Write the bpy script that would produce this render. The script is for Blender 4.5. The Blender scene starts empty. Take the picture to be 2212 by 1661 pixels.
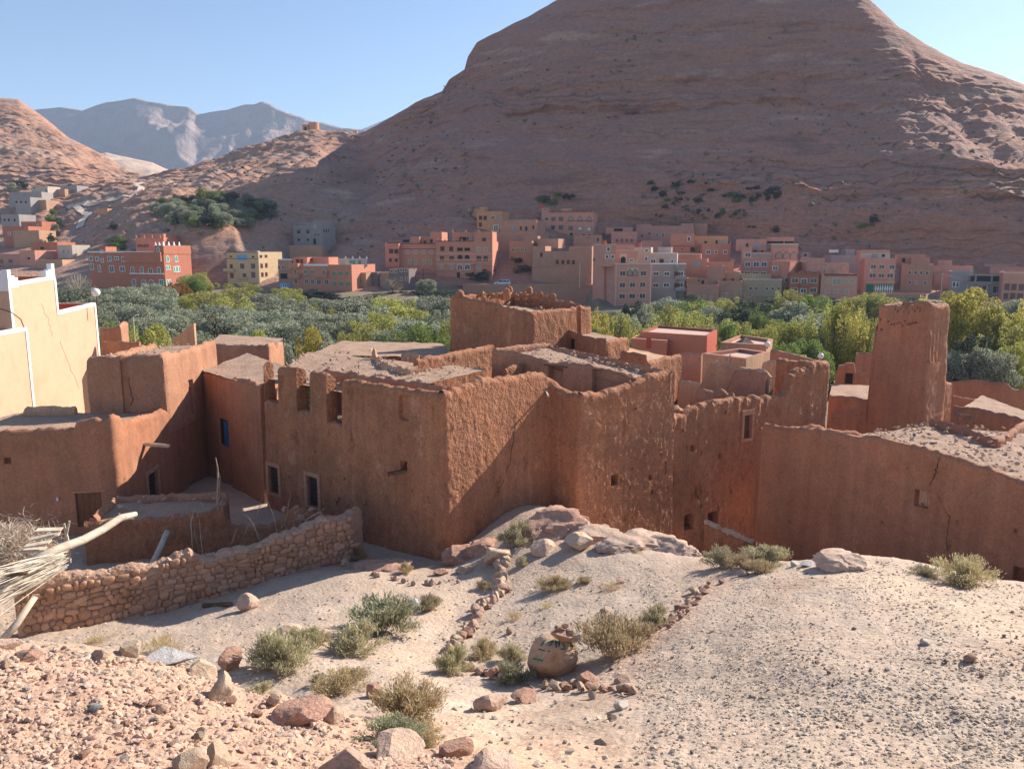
import bpy, math, random
import numpy as np
from mathutils import Vector
SC = bpy.context.scene
R = math.radians
# ---------------------------------------------------------------- camera, sky, sun, exposure
cam_d = bpy.data.cameras.new('camera'); cam = bpy.data.objects.new('camera', cam_d)
SC.collection.objects.link(cam); SC.camera = cam
PITCH = 9.5
cam_d.sensor_width = 36; cam_d.lens = 36 * 1703 / 2212
cam_d.clip_start = .1; cam_d.clip_end = 20000
cam.location = (0, 0, 0); cam.rotation_euler = (R(90 - PITCH), 0, 0)
SUN_AZ, SUN_EL = 53.5, 31.0          # azimuth: degrees right of straight ahead
S = Vector((math.sin(R(SUN_AZ)) * math.cos(R(SUN_EL)), math.cos(R(SUN_AZ)) * math.cos(R(SUN_EL)), math.sin(R(SUN_EL))))
w_ = bpy.data.worlds.new('World'); SC.world = w_; w_.use_nodes = True
nt = w_.node_tree; bg = nt.nodes['Background']
sky = nt.nodes.new('ShaderNodeTexSky'); sky.sky_type = 'NISHITA'; sky.sun_disc = False
sky.sun_elevation = R(SUN_EL); sky.sun_rotation = R(SUN_AZ); sky.altitude = 1400
sky.air_density = 1.0; sky.dust_density = .7; sky.ozone_density = 2.0
nt.links.new(sky.outputs[0], bg.inputs[0]); bg.inputs[1].default_value = .095
sl = bpy.data.lights.new('sun', 'SUN'); sl.energy = 4.9; sl.angle = R(.5); sl.color = (1, .92, .80)
so = bpy.data.objects.new('sun', sl); SC.collection.objects.link(so)
so.rotation_euler = S.to_track_quat('Z', 'Y').to_euler()
so.location = (60, 60, 120)
SC.view_settings.view_transform = 'Standard'; SC.view_settings.look = 'None'
SC.view_settings.exposure = 0.93; SC.view_settings.gamma = 1
SC.cycles.max_bounces = 6; SC.cycles.diffuse_bounces = 4; SC.cycles.volume_bounces = 0
# ---------------------------------------------------------------- pixel <-> world (photograph seen 2212 px wide)
FP, CX, CY = 1703.0, 1106.0, 830.5
CP, SP = math.cos(R(PITCH)), math.sin(R(PITCH))
def ray(px, py):                      # direction with y = 1
    u = (px - CX) / FP; v = (CY - py) / FP
    d = (u, CP + v * SP, -SP + v * CP)
    return d[0] / d[1], d[2] / d[1]
def atY(px, py, Y):
    a, b = ray(px, py); return (a * Y, Y, b * Y)
def atz(px, py, z):
    a, b = ray(px, py); Y = z / b; return (a * Y, Y, z)
def onwall(px, py, p0, p1):           # hit the vertical plane through plan points p0, p1
    a, b = ray(px, py)
    dx, dy = p1[0] - p0[0], p1[1] - p0[1]; L = math.hypot(dx, dy)
    # a*Y = x0 + s*dx/L ; Y = y0 + s*dy/L
    s = (a * p0[1] - p0[0]) / ((dx - a * dy) / L)
    Y = p0[1] + s * dy / L
    return s, b * Y
def cv(k, o, s=.0): return o + k * s
ZS = {'A': (0, 380.2, .2734), 'B': (466.6, 414.7, .1953), 'C': (812.2, 414.7, .2344), 'D': (1244.2, 414.7, .2188),
      'E': (1641.7, 432, .2578), 'F': (1347.8, 673.9, .21875), '1': (0, 553, .4161), '2': (691.2, 553, .4161),
      '3': (1434.2, 553, .4161), 'N': (0, 0, 1)}
def zp(Z, x, y): o = ZS[Z]; return o[0] + x * o[2], o[1] + y * o[2]
# ---------------------------------------------------------------- numpy noise
def _h(i, j, k, seed):
    n = (i * 374761393 + j * 668265263 + k * 2147483647 + seed * 974634777) & 0xffffffff
    n = ((n ^ (n >> 13)) * 1274126177) & 0xffffffff
    n = ((n ^ (n >> 16)) * 2246822519) & 0xffffffff
    return ((n ^ (n >> 15)) & 0xffff) / 65535.0
def vn(p, seed=0):                    # value noise in [-1, 1], p (n,3)
    p = np.asarray(p, float); f = np.floor(p); t = p - f; t = t * t * (3 - 2 * t)
    i, j, k = (f[:, c].astype(np.int64) for c in range(3))
    r = 0
    for a in (0, 1):
        wa = t[:, 0] if a else 1 - t[:, 0]
        for b in (0, 1):
            wb = t[:, 1] if b else 1 - t[:, 1]
            for c in (0, 1):
                wc = t[:, 2] if c else 1 - t[:, 2]
                r = r + wa * wb * wc * _h(i + a, j + b, k + c, seed)
    return r * 2 - 1
def fbm(p, oct=4, seed=0, gain=.5):
    p = np.asarray(p, float); r = 0; amp = 1; tot = 0
    for o in range(oct):
        r = r + amp * vn(p * (2 ** o) + 17.3 * o, seed + o); tot += amp; amp *= gain
    return r / tot
# ---------------------------------------------------------------- objects
def tag(o, label=None, cat=None, group=None, kind=None):
    if label: o['label'] = label
    if cat: o['category'] = cat
    if group: o['group'] = group
    if kind: o['kind'] = kind
    return o
LOC = {}
def thing(name, loc, label, cat, group=None):
    o = bpy.data.objects.new(name, None); SC.collection.objects.link(o)
    o.location = loc; o.empty_display_size = .3; LOC[o] = np.array(loc, float)
    return tag(o, label, cat, group)
def link(name, me, parent=None, loc=None):
    o = bpy.data.objects.new(name, me); SC.collection.objects.link(o)
    if loc is not None: o.location = loc
    if parent is not None: o.parent = parent
    return o
def mesh_np(name, V, F, mats, midx=None, smooth=False, sharp=None):
    """F: list of arrays (n,k) or one array; verts world minus nothing"""
    me = bpy.data.meshes.new(name)
    if isinstance(F, np.ndarray): F = [F]
    F = [np.asarray(f, np.int32) for f in F if len(f)]
    V = np.asarray(V, np.float32)
    nl = sum(f.size for f in F); nf = sum(len(f) for f in F)
    me.vertices.add(len(V)); me.vertices.foreach_set('co', V.ravel())
    me.loops.add(nl); me.loops.foreach_set('vertex_index', np.concatenate([f.ravel() for f in F]))
    tot = np.concatenate([np.full(len(f), f.shape[1], np.int32) for f in F])
    st = np.concatenate([[0], np.cumsum(tot)[:-1]]).astype(np.int32)
    me.polygons.add(nf); me.polygons.foreach_set('loop_start', st); me.polygons.foreach_set('loop_total', tot)
    if midx is not None: me.polygons.foreach_set('material_index', np.asarray(midx, np.int32))
    me.polygons.foreach_set('use_smooth', np.full(nf, smooth))
    for m in (mats if isinstance(mats, (list, tuple)) else [mats]): me.materials.append(m)
    me.update(calc_edges=True); me.validate()
    if sharp: me.set_sharp_from_angle(angle=R(sharp))
    return me
def obj_np(name, V, F, mats, parent=None, **k):
    V = np.asarray(V, float)
    if parent is not None:
        base = LOC[parent]; o = link(name, mesh_np(name, V - base, F, mats, **k), parent)
        LOC[o] = base; return o
    base = V.mean(0); base[2] = V[:, 2].min()
    o = link(name, mesh_np(name, V - base, F, mats, **k), None, base); LOC[o] = base
    return o
class MB:
    """collects boxes, tubes and sheets into ONE mesh (world coordinates)"""
    def __init__(s): s.v = []; s.f = []; s.m = []
    def add(s, V, F, m=0):
        o = len(s.v); s.v += [tuple(q) for q in V]
        for f in F: s.f.append([i + o for i in f]); s.m.append(m)
        return s
    def box(s, p, u, v, w, m=0):      # corner p, three edge vectors
        p, u, v, w = (np.array(q, float) for q in (p, u, v, w))
        V = [p, p + u, p + u + v, p + v, p + w, p + u + w, p + u + v + w, p + v + w]
        F = [(3, 2, 1, 0), (4, 5, 6, 7), (0, 1, 5, 4), (1, 2, 6, 5), (2, 3, 7, 6), (3, 0, 4, 7)]
        if np.dot(np.cross(u, v), w) < 0: F = [f[::-1] for f in F]
        return s.add(V, F, m)
    def prism(s, poly, z0, z1, m=0, mtop=None):   # plan polygon (ccw)
        n = len(poly); V = [(x, y, z0) for x, y in poly] + [(x, y, z1) for x, y in poly]
        s.add(V, [(i, (i + 1) % n, n + (i + 1) % n, n + i) for i in range(n)], m)
        return s.add([(x, y, z1) for x, y in poly], [tuple(range(n))], m if mtop is None else mtop)
    def tube(s, pts, rad, n=6, m=0, cap=True):
        pts = [np.array(p, float) for p in pts]
        if not hasattr(rad, '__len__'): rad = [rad] * len(pts)
        V = []; F = []
        for i, p in enumerate(pts):
            d = pts[min(i + 1, len(pts) - 1)] - pts[max(i - 1, 0)]; d /= max(np.linalg.norm(d), 1e-9)
            a = np.array((0, 0, 1.)) if abs(d[2]) < .9 else np.array((1., 0, 0))
            e = np.cross(d, a); e /= np.linalg.norm(e); g = np.cross(d, e)
            V += [p + rad[i] * (math.cos(6.2832 * k / n) * e + math.sin(6.2832 * k / n) * g) for k in range(n)]
        for i in range(len(pts) - 1):
            F += [(i * n + k, i * n + (k + 1) % n, (i + 1) * n + (k + 1) % n, (i + 1) * n + k) for k in range(n)]
        if cap: F += [tuple(range(n))[::-1], tuple((len(pts) - 1) * n + k for k in range(n))]
        return s.add(V, F, m)
    def build(s, name, mats, parent=None, smooth=False, sharp=None):
        V = np.array(s.v, float)
        if parent is not None: base = LOC[parent]
        else:
            base = (V.min(0) + V.max(0)) / 2; base[2] = V[:, 2].min()
        me = bpy.data.meshes.new(name); me.from_pydata([tuple(q) for q in V - base], [], s.f)
        for m in (mats if isinstance(mats, (list, tuple)) else [mats]): me.materials.append(m)
        me.polygons.foreach_set('material_index', s.m)
        me.polygons.foreach_set('use_smooth', [smooth] * len(s.f)); me.update()
        if sharp: me.set_sharp_from_angle(angle=R(sharp))
        o = link(name, me, parent, None if parent is not None else base); LOC[o] = base
        return o
def copy_tree(o, parent=None):
    c = o.copy(); SC.collection.objects.link(c)
    if parent is not None: c.parent = parent
    for ch in list(o.children): copy_tree(ch, c)
    return c
# ---------------------------------------------------------------- materials
def lin(c):
    if isinstance(c, str): c = tuple(int(c[i:i + 2], 16) / 255 for i in (0, 2, 4)); return tuple(((x + .055) / 1.055) ** 2.4 if x > .04045 else x / 12.92 for x in c) + (1,)
    return tuple(c) + (1,)
def mat(name, cols, scale=1.0, bumps=(), rough=.9, coord='world', fine=(6, .25), rnd=0, isl=0, trans=0, vs=(1, 1, 1), metal=0, spec=.2, hue=0, wear=0):
    """cols: 2-4 albedo colours blended by noise; fine: (scale, amount) of value speckle; bumps: (kind, scale, strength, distance, stretch)"""
    m = bpy.data.materials.new(name); m.use_nodes = True; t = m.node_tree; N = t.nodes; L = t.links
    b = N['Principled BSDF']; b.inputs['Roughness'].default_value = rough; b.inputs['Specular IOR Level'].default_value = spec
    b.inputs['Metallic'].default_value = metal
    if coord == 'world': src = N.new('ShaderNodeNewGeometry').outputs['Position']
    else: src = N.new('ShaderNodeTexCoord').outputs['Object']
    def mapped(st):
        if st == (1, 1, 1): return src
        mp = N.new('ShaderNodeMapping'); mp.inputs['Scale'].default_value = st; L.new(src, mp.inputs[0]); return mp.outputs[0]
    if len(cols) > 1:
        nz = N.new('ShaderNodeTexNoise'); nz.inputs['Scale'].default_value = scale; nz.inputs['Detail'].default_value = 5; nz.inputs['Roughness'].default_value = .62
        L.new(mapped(vs), nz.inputs['Vector'])
        cr = N.new('ShaderNodeValToRGB'); e = cr.color_ramp.elements
        while len(e) < len(cols): e.new(.5)
        for i, c in enumerate(cols):
            e[i].position = .32 + .36 * i / (len(cols) - 1); e[i].color = lin(c)
        L.new(nz.outputs['Fac'], cr.inputs[0]); col = cr.outputs[0]
    else:
        rg = N.new('ShaderNodeRGB'); rg.outputs[0].default_value = lin(cols[0]); col = rg.outputs[0]
    def mul(col, fac_out, lo, hi):
        mr = N.new('ShaderNodeMapRange'); mr.inputs[3].default_value = lo; mr.inputs[4].default_value = hi; L.new(fac_out, mr.inputs[0])
        mx = N.new('ShaderNodeVectorMath'); mx.operation = 'SCALE'; L.new(col, mx.inputs[0]); L.new(mr.outputs[0], mx.inputs['Scale']); return mx.outputs[0]
    if fine and fine[1]:
        n2 = N.new('ShaderNodeTexNoise'); n2.inputs['Scale'].default_value = fine[0]; n2.inputs['Detail'].default_value = 4; n2.inputs['Roughness'].default_value = .7
        L.new(src, n2.inputs['Vector']); col = mul(col, n2.outputs['Fac'], 1 - fine[1] * 2, 1 + fine[1] * 2)
    if wear:                          # broad stains and rain streaks down a wall
        n3 = N.new('ShaderNodeTexNoise'); n3.inputs['Scale'].default_value = .33; n3.inputs['Detail'].default_value = 6; n3.inputs['Roughness'].default_value = .65; L.new(src, n3.inputs['Vector']); col = mul(col, n3.outputs['Fac'], 1 - wear * 1.6, 1 + wear * 1.6)
        n4 = N.new('ShaderNodeTexNoise'); n4.inputs['Scale'].default_value = 1.0; n4.inputs['Detail'].default_value = 4; L.new(mapped((2.6, 2.6, .16)), n4.inputs['Vector']); col = mul(col, n4.outputs['Fac'], 1 - wear, 1 + wear)
    if rnd: oi = N.new('ShaderNodeObjectInfo'); col = mul(col, oi.outputs['Random'], 1 - rnd, 1 + rnd)
    if isl: ge = N.new('ShaderNodeNewGeometry'); col = mul(col, ge.outputs['Random Per Island'], 1 - isl, 1 + isl)
    if hue:
        hs = N.new('ShaderNodeHueSaturation'); oi = N.new('ShaderNodeObjectInfo')
        mr = N.new('ShaderNodeMapRange'); mr.inputs[3].default_value = .5 - hue; mr.inputs[4].default_value = .5 + hue; L.new(oi.outputs['Random'], mr.inputs[0])
        L.new(mr.outputs[0], hs.inputs['Hue']); L.new(col, hs.inputs['Color']); col = hs.outputs[0]
    L.new(col, b.inputs['Base Color'])
    prev = None
    for kind, sc, strg, dist, *st in bumps:
        vec = mapped(tuple(st[0])) if st else src
        if kind == 'n':
            x = N.new('ShaderNodeTexNoise'); x.inputs['Detail'].default_value = 6; x.inputs['Roughness'].default_value = .6; out = x.outputs['Fac']
        else:
            x = N.new('ShaderNodeTexVoronoi'); x.feature = 'SMOOTH_F1' if kind == 'v' else 'F1'; out = x.outputs['Distance']
        x.inputs['Scale'].default_value = sc; L.new(vec, x.inputs['Vector'])
        bp = N.new('ShaderNodeBump'); bp.inputs['Strength'].default_value = strg; bp.inputs['Distance'].default_value = dist
        if kind != 'n': bp.invert = True
        L.new(out, bp.inputs['Height'])
        if prev: L.new(prev, bp.inputs['Normal'])
        prev = bp.outputs[0]
    if prev: L.new(prev, b.inputs['Normal'])
    if trans:
        tr = N.new('ShaderNodeBsdfTranslucent'); L.new(col, tr.inputs[0]); mx = N.new('ShaderNodeMixShader'); mx.inputs[0].default_value = trans
        L.new(b.outputs[0], mx.inputs[1]); L.new(tr.outputs[0], mx.inputs[2]); L.new(mx.outputs[0], N['Material Output'].inputs[0])
    return m
# ---------------------------------------------------------------- near ground (thin-plate fit through points of the slope)
GP = [(0,1661,7.8),(400,1661,8.0),(800,1661,8.6),(1106,1661,8.8),(1300,1661,9),(1660,1661,8.6),(2212,1661,8.6),
 (2212,1450,12.5),(1700,1450,13.5),(1820,1200,24),(1950,1209,23),(2100,1254,21),(2212,1277,19.5),(2350,1290,19),(1720,1217,24.5),(1600,1217,26),(1480,1205,28),(1400,1182,30),(1290,1158,32),(1200,1108,35.8),(1150,1125,35),(1090,1165,33),
 (1200,1462,18.3),(1300,1350,21.2),(1450,1300,22.6),(1250,1270,26),(1100,1250,29),(1000,1250,30),(1015,1350,24.5),(950,1430,20.5),(1120,1480,17.8),(850,1400,22),(700,1300,27),(650,1252,31),(800,1236,31),(900,1242,31),
 (960,1500,16.5),(1000,1580,12.8),(1300,1560,12.5),(1500,1500,13.8),(880,1530,14.5),(740,1480,17),(600,1430,20),(500,1440,18.8),
 (0,1394,13),(150,1397,13),(250,1405,12.8),(390,1430,12.5),(460,1480,12),(520,1500,11.5),(600,1495,11.8),(700,1540,11.5),(760,1580,10.8),(900,1610,10.2),(200,1520,9.8),(500,1590,9.3),
 (100,1385,25.5),(330,1385,24.5),(20,1400,25),(530,1325,27),(21,1374,27),(390,1306,30.2),(741,1214,34),(1185,1092,37),(1600,1330,18.5),(1900,1330,17)]
GX = [(-11,17,-10.7),(-8.5,17,-10.9),(-5.8,16,-10.3),(-2.9,14.3,-9.1),(-15,35,-14.2),(-9,40,-14.3),(-25,42,-14.2),(-35,45,-14),(-20,30,-14.1),(-8,36.4,-14.3),(-5,34.3,-14.0),(-3,33.2,-13.7),
 (5,37.3,-14.6),(10,40,-17.6),(15,40,-18.2),(20,34,-16.5),(14,37,-17.9),(18,37,-18),(25,30,-14.5),(30,25,-13.2),(9.5,35,-15.6),(13,33,-15.4),(17,29.5,-13.8),(0,0,-1.6),(0,4,-3.6),(-10,6,-5),(10,6,-5),(-16,16,-10),(0,60,-16),(-40,60,-15),(40,60,-16),(40,40,-15.5),(-30,20,-12.5),(35,10,-9),(45,25,-13)]
_P = np.array([atY(*g) for g in GP] + GX); _n = len(_P)
def _U(d2): return .5 * d2 * np.log(d2 + 1e-9)
_D = ((_P[:, None, :2] - _P[None, :, :2]) ** 2).sum(-1)
_K = _U(_D) + np.eye(_n) * .6
_Q = np.c_[np.ones(_n), _P[:, :2]]
_W = np.linalg.solve(np.block([[_K, _Q], [_Q.T, np.zeros((3, 3))]]), np.r_[_P[:, 2], 0, 0, 0])
def gz(xy, rough=True):
    xy = np.atleast_2d(np.asarray(xy, float)); z = np.zeros(len(xy))
    for k in range(0, len(xy), 20000):
        c = xy[k:k + 20000]; d = ((c[:, None, :] - _P[None, :, :2]) ** 2).sum(-1)
        z[k:k + 20000] = _U(d) @ _W[:_n] + _W[_n] + c @ _W[_n + 1:]
    z = np.clip(z, -19, -1.3)
    if rough:
        p = np.c_[xy, np.zeros(len(xy))]
        z = z + .10 * fbm(p * .7, 3, 3) + .05 * fbm(p * 2.4, 3, 7) + .018 * vn(p * 9, 11)
        m = np.exp(-((xy[:, 0] + 4.5) / 4.2) ** 2 - ((xy[:, 1] - 10) / 3) ** 2)      # rubbly red mound at the lower left
        z = z + m * (.10 * fbm(p * 2.2, 3, 21) + .05 * np.abs(vn(p * 6, 23)))
    return z
def gz1(x, y): return float(gz([(x, y)])[0])
def gpix(px, py):                     # where the pixel's ray meets the near ground
    a, b = ray(px, py); Y = np.concatenate([np.geomspace(3, 60, 900)])
    z = gz(np.c_[a * Y, Y]); k = np.argmax(z >= b * Y)
    return (a * Y[k], Y[k], z[k])
def grid_faces(nr, nc):
    i = np.arange(nr - 1)[:, None] * nc + np.arange(nc - 1)[None, :]
    return np.stack([i, i + 1, i + 1 + nc, i + nc], -1).reshape(-1, 4)
M_ground = mat('dry_stony_soil', [(.41, .29, .215), (.50, .375, .285), (.45, .345, .27), (.55, .425, .335)], .32, [('n', 2.2, .5, .12), ('v', 9, .55, .05), ('n', 26, .7, .03)], fine=(14, .26))
aa = np.linspace(-1.05, 1.15, 420); yy = np.geomspace(1.2, 66, 330)
A2, Y2 = np.meshgrid(aa, yy); xy = np.c_[(A2 * Y2).ravel(), Y2.ravel()]
# soil colour: redder on the rubble mound, paler along the trodden path and on the chalky mound
SOIL = np.c_[xy, gz(xy, False)]
def pdist(P, path):
    d = np.full(len(P), 1e9)
    for (ax, ay), (bx, by) in zip(path[:-1], path[1:]):
        t = np.clip(((P[:, 0] - ax) * (bx - ax) + (P[:, 1] - ay) * (by - ay)) / ((bx - ax) ** 2 + (by - ay) ** 2), 0, 1); d = np.minimum(d, np.hypot(P[:, 0] - ax - t * (bx - ax), P[:, 1] - ay - t * (by - ay)))
    return d
pth = [gpix(*p)[:2] for p in ((1150, 1655), (1060, 1580), (930, 1470), (880, 1420), (930, 1360), (985, 1300), (1020, 1255))]
pth2 = [gpix(*p)[:2] for p in ((1800, 1215), (1950, 1270), (2080, 1330), (2212, 1380))]
mound = np.clip(1.25 - np.hypot((xy[:, 0] + 4.6) / 5.6, (xy[:, 1] - 9.6) / 4.2) + .25 * fbm(np.c_[xy * .9, 0 * xy[:, 0]], 3, 91), 0, 1)
strip = np.clip(1 - pdist(xy, [gpix(*p)[:2] for p in ((1545, 1262), (1480, 1310), (1420, 1370), (1330, 1480))]) / 1.3 + .5 * fbm(np.c_[xy * 1.2, 0 * xy[:, 0]], 3, 95), 0, 1) * .6
red_ = np.clip(np.maximum(np.clip(mound * 2, 0, 1), strip), 0, 1)
pale = np.clip(1.1 - pdist(xy, pth) / 1.1 + .5 * fbm(np.c_[xy * 1.1, 0 * xy[:, 0]], 3, 92), 0, 1) * .8
pale = np.maximum(pale, np.clip(1.1 - pdist(xy, pth2) / 2.2 + .8 * fbm(np.c_[xy * .8, 0 * xy[:, 0]], 3, 93), 0, 1))
ground = obj_np('ground', np.c_[xy, gz(xy)], grid_faces(330, 420), M_ground, smooth=True)
for nm, val in (('red_soil', red_), ('pale_soil_and_sun', pale)):
    at = ground.data.attributes.new(nm, 'FLOAT', 'POINT'); at.data.foreach_set('value', val.astype(np.float32))
t = M_ground.node_tree; bs_ = t.nodes['Principled BSDF']; src = bs_.inputs['Base Color'].links[0].from_socket
for nm, c in (('red_soil', (1.10, .93, .85)), ('pale_soil_and_sun', (1.28, 1.25, 1.18))):
    an = t.nodes.new('ShaderNodeAttribute'); an.attribute_name = nm; tint = t.nodes.new('ShaderNodeVectorMath'); tint.operation = 'MULTIPLY'; tint.inputs[1].default_value = c; t.links.new(src, tint.inputs[0])
    mx = t.nodes.new('ShaderNodeMix'); mx.data_type = 'RGBA'; t.links.new(an.outputs['Fac'], mx.inputs[0]); t.links.new(src, mx.inputs[6]); t.links.new(tint.outputs[0], mx.inputs[7]); src = mx.outputs[2]
t.links.new(src, bs_.inputs['Base Color'])
tag(ground, kind='structure')
# ---------------------------------------------------------------- far terrain: valley floor, far bank, mountain (lofted rows)
ROW = [  # each row: (px, py, Y) knots, near to far
 [(-900,790,62),(3000,790,62)],
 [(-900,700,150),(3000,700,150)],
 [(-900,660,195),(0,655,195),(500,640,195),(900,640,190),(985,660,205),(1010,667,209.5),(1270,668,209),(1290,668,186),(1700,662,180),(2212,680,172),(3000,690,170)],
 [(-900,660,230),(-300,640,215),(0,600,232),(100,600,232),(190,612,218),(390,610,221),(500,608,221),(620,628,205),(800,628,200),(850,620,210),(1010,617,214),(1280,617,214),(1400,650,204),(1480,645,206),(1640,650,202),(1850,650,200),(2000,640,203),(2212,655,192),(2600,680,180),(3000,700,170)],
 [(-900,560,300),(-300,520,290),(0,525,300),(150,515,290),(300,560,242),(345,552,241),(400,500,237),(510,494,240),(560,530,248),(600,540,252),(640,548,262),(710,548,262),(780,545,250),(840,548,238),(1000,505,247),(1180,505,252),(1300,525,250),(1400,526,262),(1510,522,262),(1640,545,246),(1830,562,242),(2000,576,238),(2212,590,228),(2600,610,210),(3000,640,190)],
 [(-900,430,350),(-300,430,340),(0,450,350),(150,430,350),(300,425,320),(450,435,292),(600,430,292),(700,440,295),(780,450,290),(850,420,280),(1000,395,268),(1200,410,268),(1300,415,268),(1500,395,266),(1700,420,254),(1900,450,245),(2212,490,235),(2600,530,220),(3000,560,210)],
 [(-900,330,400),(-300,320,420),(0,350,410),(150,385,390),(300,395,400),(400,388,370),(500,370,360),(600,345,362),(680,335,365),(740,375,370),(790,380,365),(850,340,335),(1000,300,305),(1200,310,296),(1500,300,288),(1700,320,276),(1900,350,268),(2050,370,262),(2212,400,256),(2600,450,250),(3000,500,240)],
 [(-900,250,470),(-300,250,480),(0,280,460),(150,345,430),(300,388,430),(400,379,410),(500,348,410),(600,315,415),(680,300,415),(740,315,415),(790,320,405),(850,295,375),(930,245,378),(985,196,371),(1040,170,364),(1100,180,345),(1200,195,324),(1500,190,312),(1700,200,302),(1900,240,292),(2000,270,286),(2212,300,280),(2600,380,280),(3000,460,270)],
 [(-900,150,560),(-300,180,560),(-100,200,550),(0,212,535),(40,215,530),(90,250,515),(150,300,490),(210,330,480),(260,362,470),(320,382,460),(400,374,450),(470,350,450),(560,321,455),(640,298,458),(675,287,460),(720,287,458),(775,293,440),(830,262,420),(900,222,402),(955,201,388),(970,176,385),(1003,154,380),(1010,125,378),(1030,92,376),(1090,62,372),(1140,38,368),(1200,3,364),(1260,-25,360),(1400,-70,352),(1600,-80,342),(1750,-55,334),(1850,-18,328),(1890,10,326),(1942,58,324),(2000,95,324),(2080,138,324),(2140,155,324),(2212,181,324),(2400,260,324),(2700,380,315),(3000,450,310)],
]
NSUB = [8, 14, 10, 20, 50, 80, 80, 84]
px_l = np.linspace(-700, 2850, 900)
rowY = []; rowZ = []; aK = np.array([ray(p, 450)[0] for p in px_l])
for k, r in enumerate(ROW):
    kn = np.array([(ray(p, q)[0], Y, atY(p, q, Y)[2]) for p, q, Y in r])
    y_ = np.interp(aK, kn[:, 0], kn[:, 1]); z_ = np.interp(aK, kn[:, 0], kn[:, 2])
    if k == 0: z_[:] = -16.6
    if k == 1: z_[:] = -17.2
    wdt = 1 if k == len(ROW) - 1 else 7
    ker = np.hanning(wdt + 2)[1:-1]; ker /= ker.sum()
    y_ = np.convolve(np.pad(y_, wdt // 2, 'edge'), ker, 'valid'); z_ = np.convolve(np.pad(z_, wdt // 2, 'edge'), ker, 'valid')
    rowY.append(y_); rowZ.append(z_)
rowY.append(rowY[-1] + 60); rowZ.append(rowZ[-1] - 45)
rowY = np.array(rowY); rowZ = np.array(rowZ)
tt = np.concatenate([np.arange(n) / n + i for i, n in enumerate(NSUB)] + [8 + np.arange(8) / 7])
def rowlerp(Rw):
    i = np.minimum(tt.astype(int), len(Rw) - 2); f = (tt - i)[:, None]
    # Catmull-Rom between rows keeps the slopes soft
    g = lambda j: Rw[np.clip(j, 0, len(Rw) - 1)]
    p0, p1, p2, p3 = g(i - 1), g(i), g(i + 1), g(i + 2)
    cr = .5 * (2 * p1 + (p2 - p0) * f + (2 * p0 - 5 * p1 + 4 * p2 - p3) * f ** 2 + (3 * p1 - p0 - 3 * p2 + p3) * f ** 3)
    return .45 * cr + .55 * (p1 * (1 - f) + p2 * f)
TY = rowlerp(rowY); TZ = rowlerp(rowZ); TT = np.repeat(tt[:, None], len(px_l), 1)
TX = aK[None, :] * TY
P_ = np.c_[TX.ravel(), TY.ravel(), TZ.ravel()]; t_ = TT.ravel(); a_ = (TX / TY).ravel()
hill = np.clip((t_ - 3.3) / 1.2, 0, 1)
fade = np.where(t_ > 7.4, np.clip((8.0 - t_) / .6, 0.12, 1), 1) * np.where(t_ > 8, .3, 1)
rid = 1 - np.abs(vn(P_ * (.035, .02, .02), 5)) ; gul = 1 - np.abs(vn(P_ * (.09, .03, .03), 9))
big = fbm(P_ * .02, 3, 31); med = fbm(P_ * .075, 4, 41); sml = fbm(P_ * .26, 3, 51); rdg = (1 - np.abs(vn(P_ * (.2, .2, .3), 53))) ** 2 - .4; rdg2 = (1 - np.abs(vn(P_ * (.55, .55, .8), 54))) ** 2 - .4; chm = vn(P_ * (.22, .22, .025), 57) + .6 * vn(P_ * (.6, .6, .06), 58)
mtn = np.clip((a_ + .12) / .1, 0, 1)                # 1 on the big mountain
dz = hill * fade * (3.0 * big + 2.6 * med + 1.0 * sml + .9 * rdg + .3 * rdg2 - 2.4 * (gul - .7) - 3.5 * (rid - .7) * mtn)
# strata: hard bands step out of the slope
st = (P_[:, 2] + 6 * big + 1.5 * med + .045 * P_[:, 0]) / 11.0
saw = st - np.floor(st); band = np.where(saw < .22, saw / .22, 1 - (saw - .22) / .78)
hard = np.clip(vn(np.c_[np.floor(st) * 3.7, P_[:, 0] * .004, np.zeros(len(P_))], 77) * .8 + .55, .1, 1)
dy = -hill * fade * (2.0 + 2.2 * mtn) * (band - .4) * hard * (.6 + .6 * np.abs(med) * 2) * (1 + .75 * chm)
st2 = (P_[:, 2] + 3 * med) / 2.6; saw2 = st2 - np.floor(st2)
dy += -hill * fade * 1.1 * (saw2 < .35) * hard
# rib on the right flank that turns towards the sun
rib = np.exp(-((a_ - .56) / .09) ** 2) * np.clip(1 - np.abs(t_ - 6.2) / 1.1, 0, 1)
dy += -rib * 16
sh = np.clip((t_ - 2.9) / .8, 0, 1); gen = (1 - sh) * .25 * med
P_[:, 2] += dz + gen; P_[:, 1] += dy; P_[:, 0] += dy * a_ * .6
G3 = P_.reshape(len(tt), len(px_l), 3)
M_valley = mat('valley_soil', [(.20, .15, .10), (.30, .22, .15)], .05, [('n', .8, .6, .3)])
M_mtn = mat('red_brown_rock', [(.28, .135, .105), (.45, .21, .14), (.36, .19, .15), (.52, .29, .205)], .06,
            [('n', .35, .7, 1.8, (.5, .5, 2.6)), ('n', 1.5, .8, .7, (.55, .55, 2.2)), ('n', 2.2, .5, .3)], fine=(.8, .24), vs=(.45, .45, 3.0))
k0 = int(np.argmax(tt >= 3))
def sheet(name, rows, m):
    g = G3[rows]; o = obj_np(name, g.reshape(-1, 3), grid_faces(g.shape[0], g.shape[1]), m, smooth=True)
    return tag(o, kind='structure')
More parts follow.
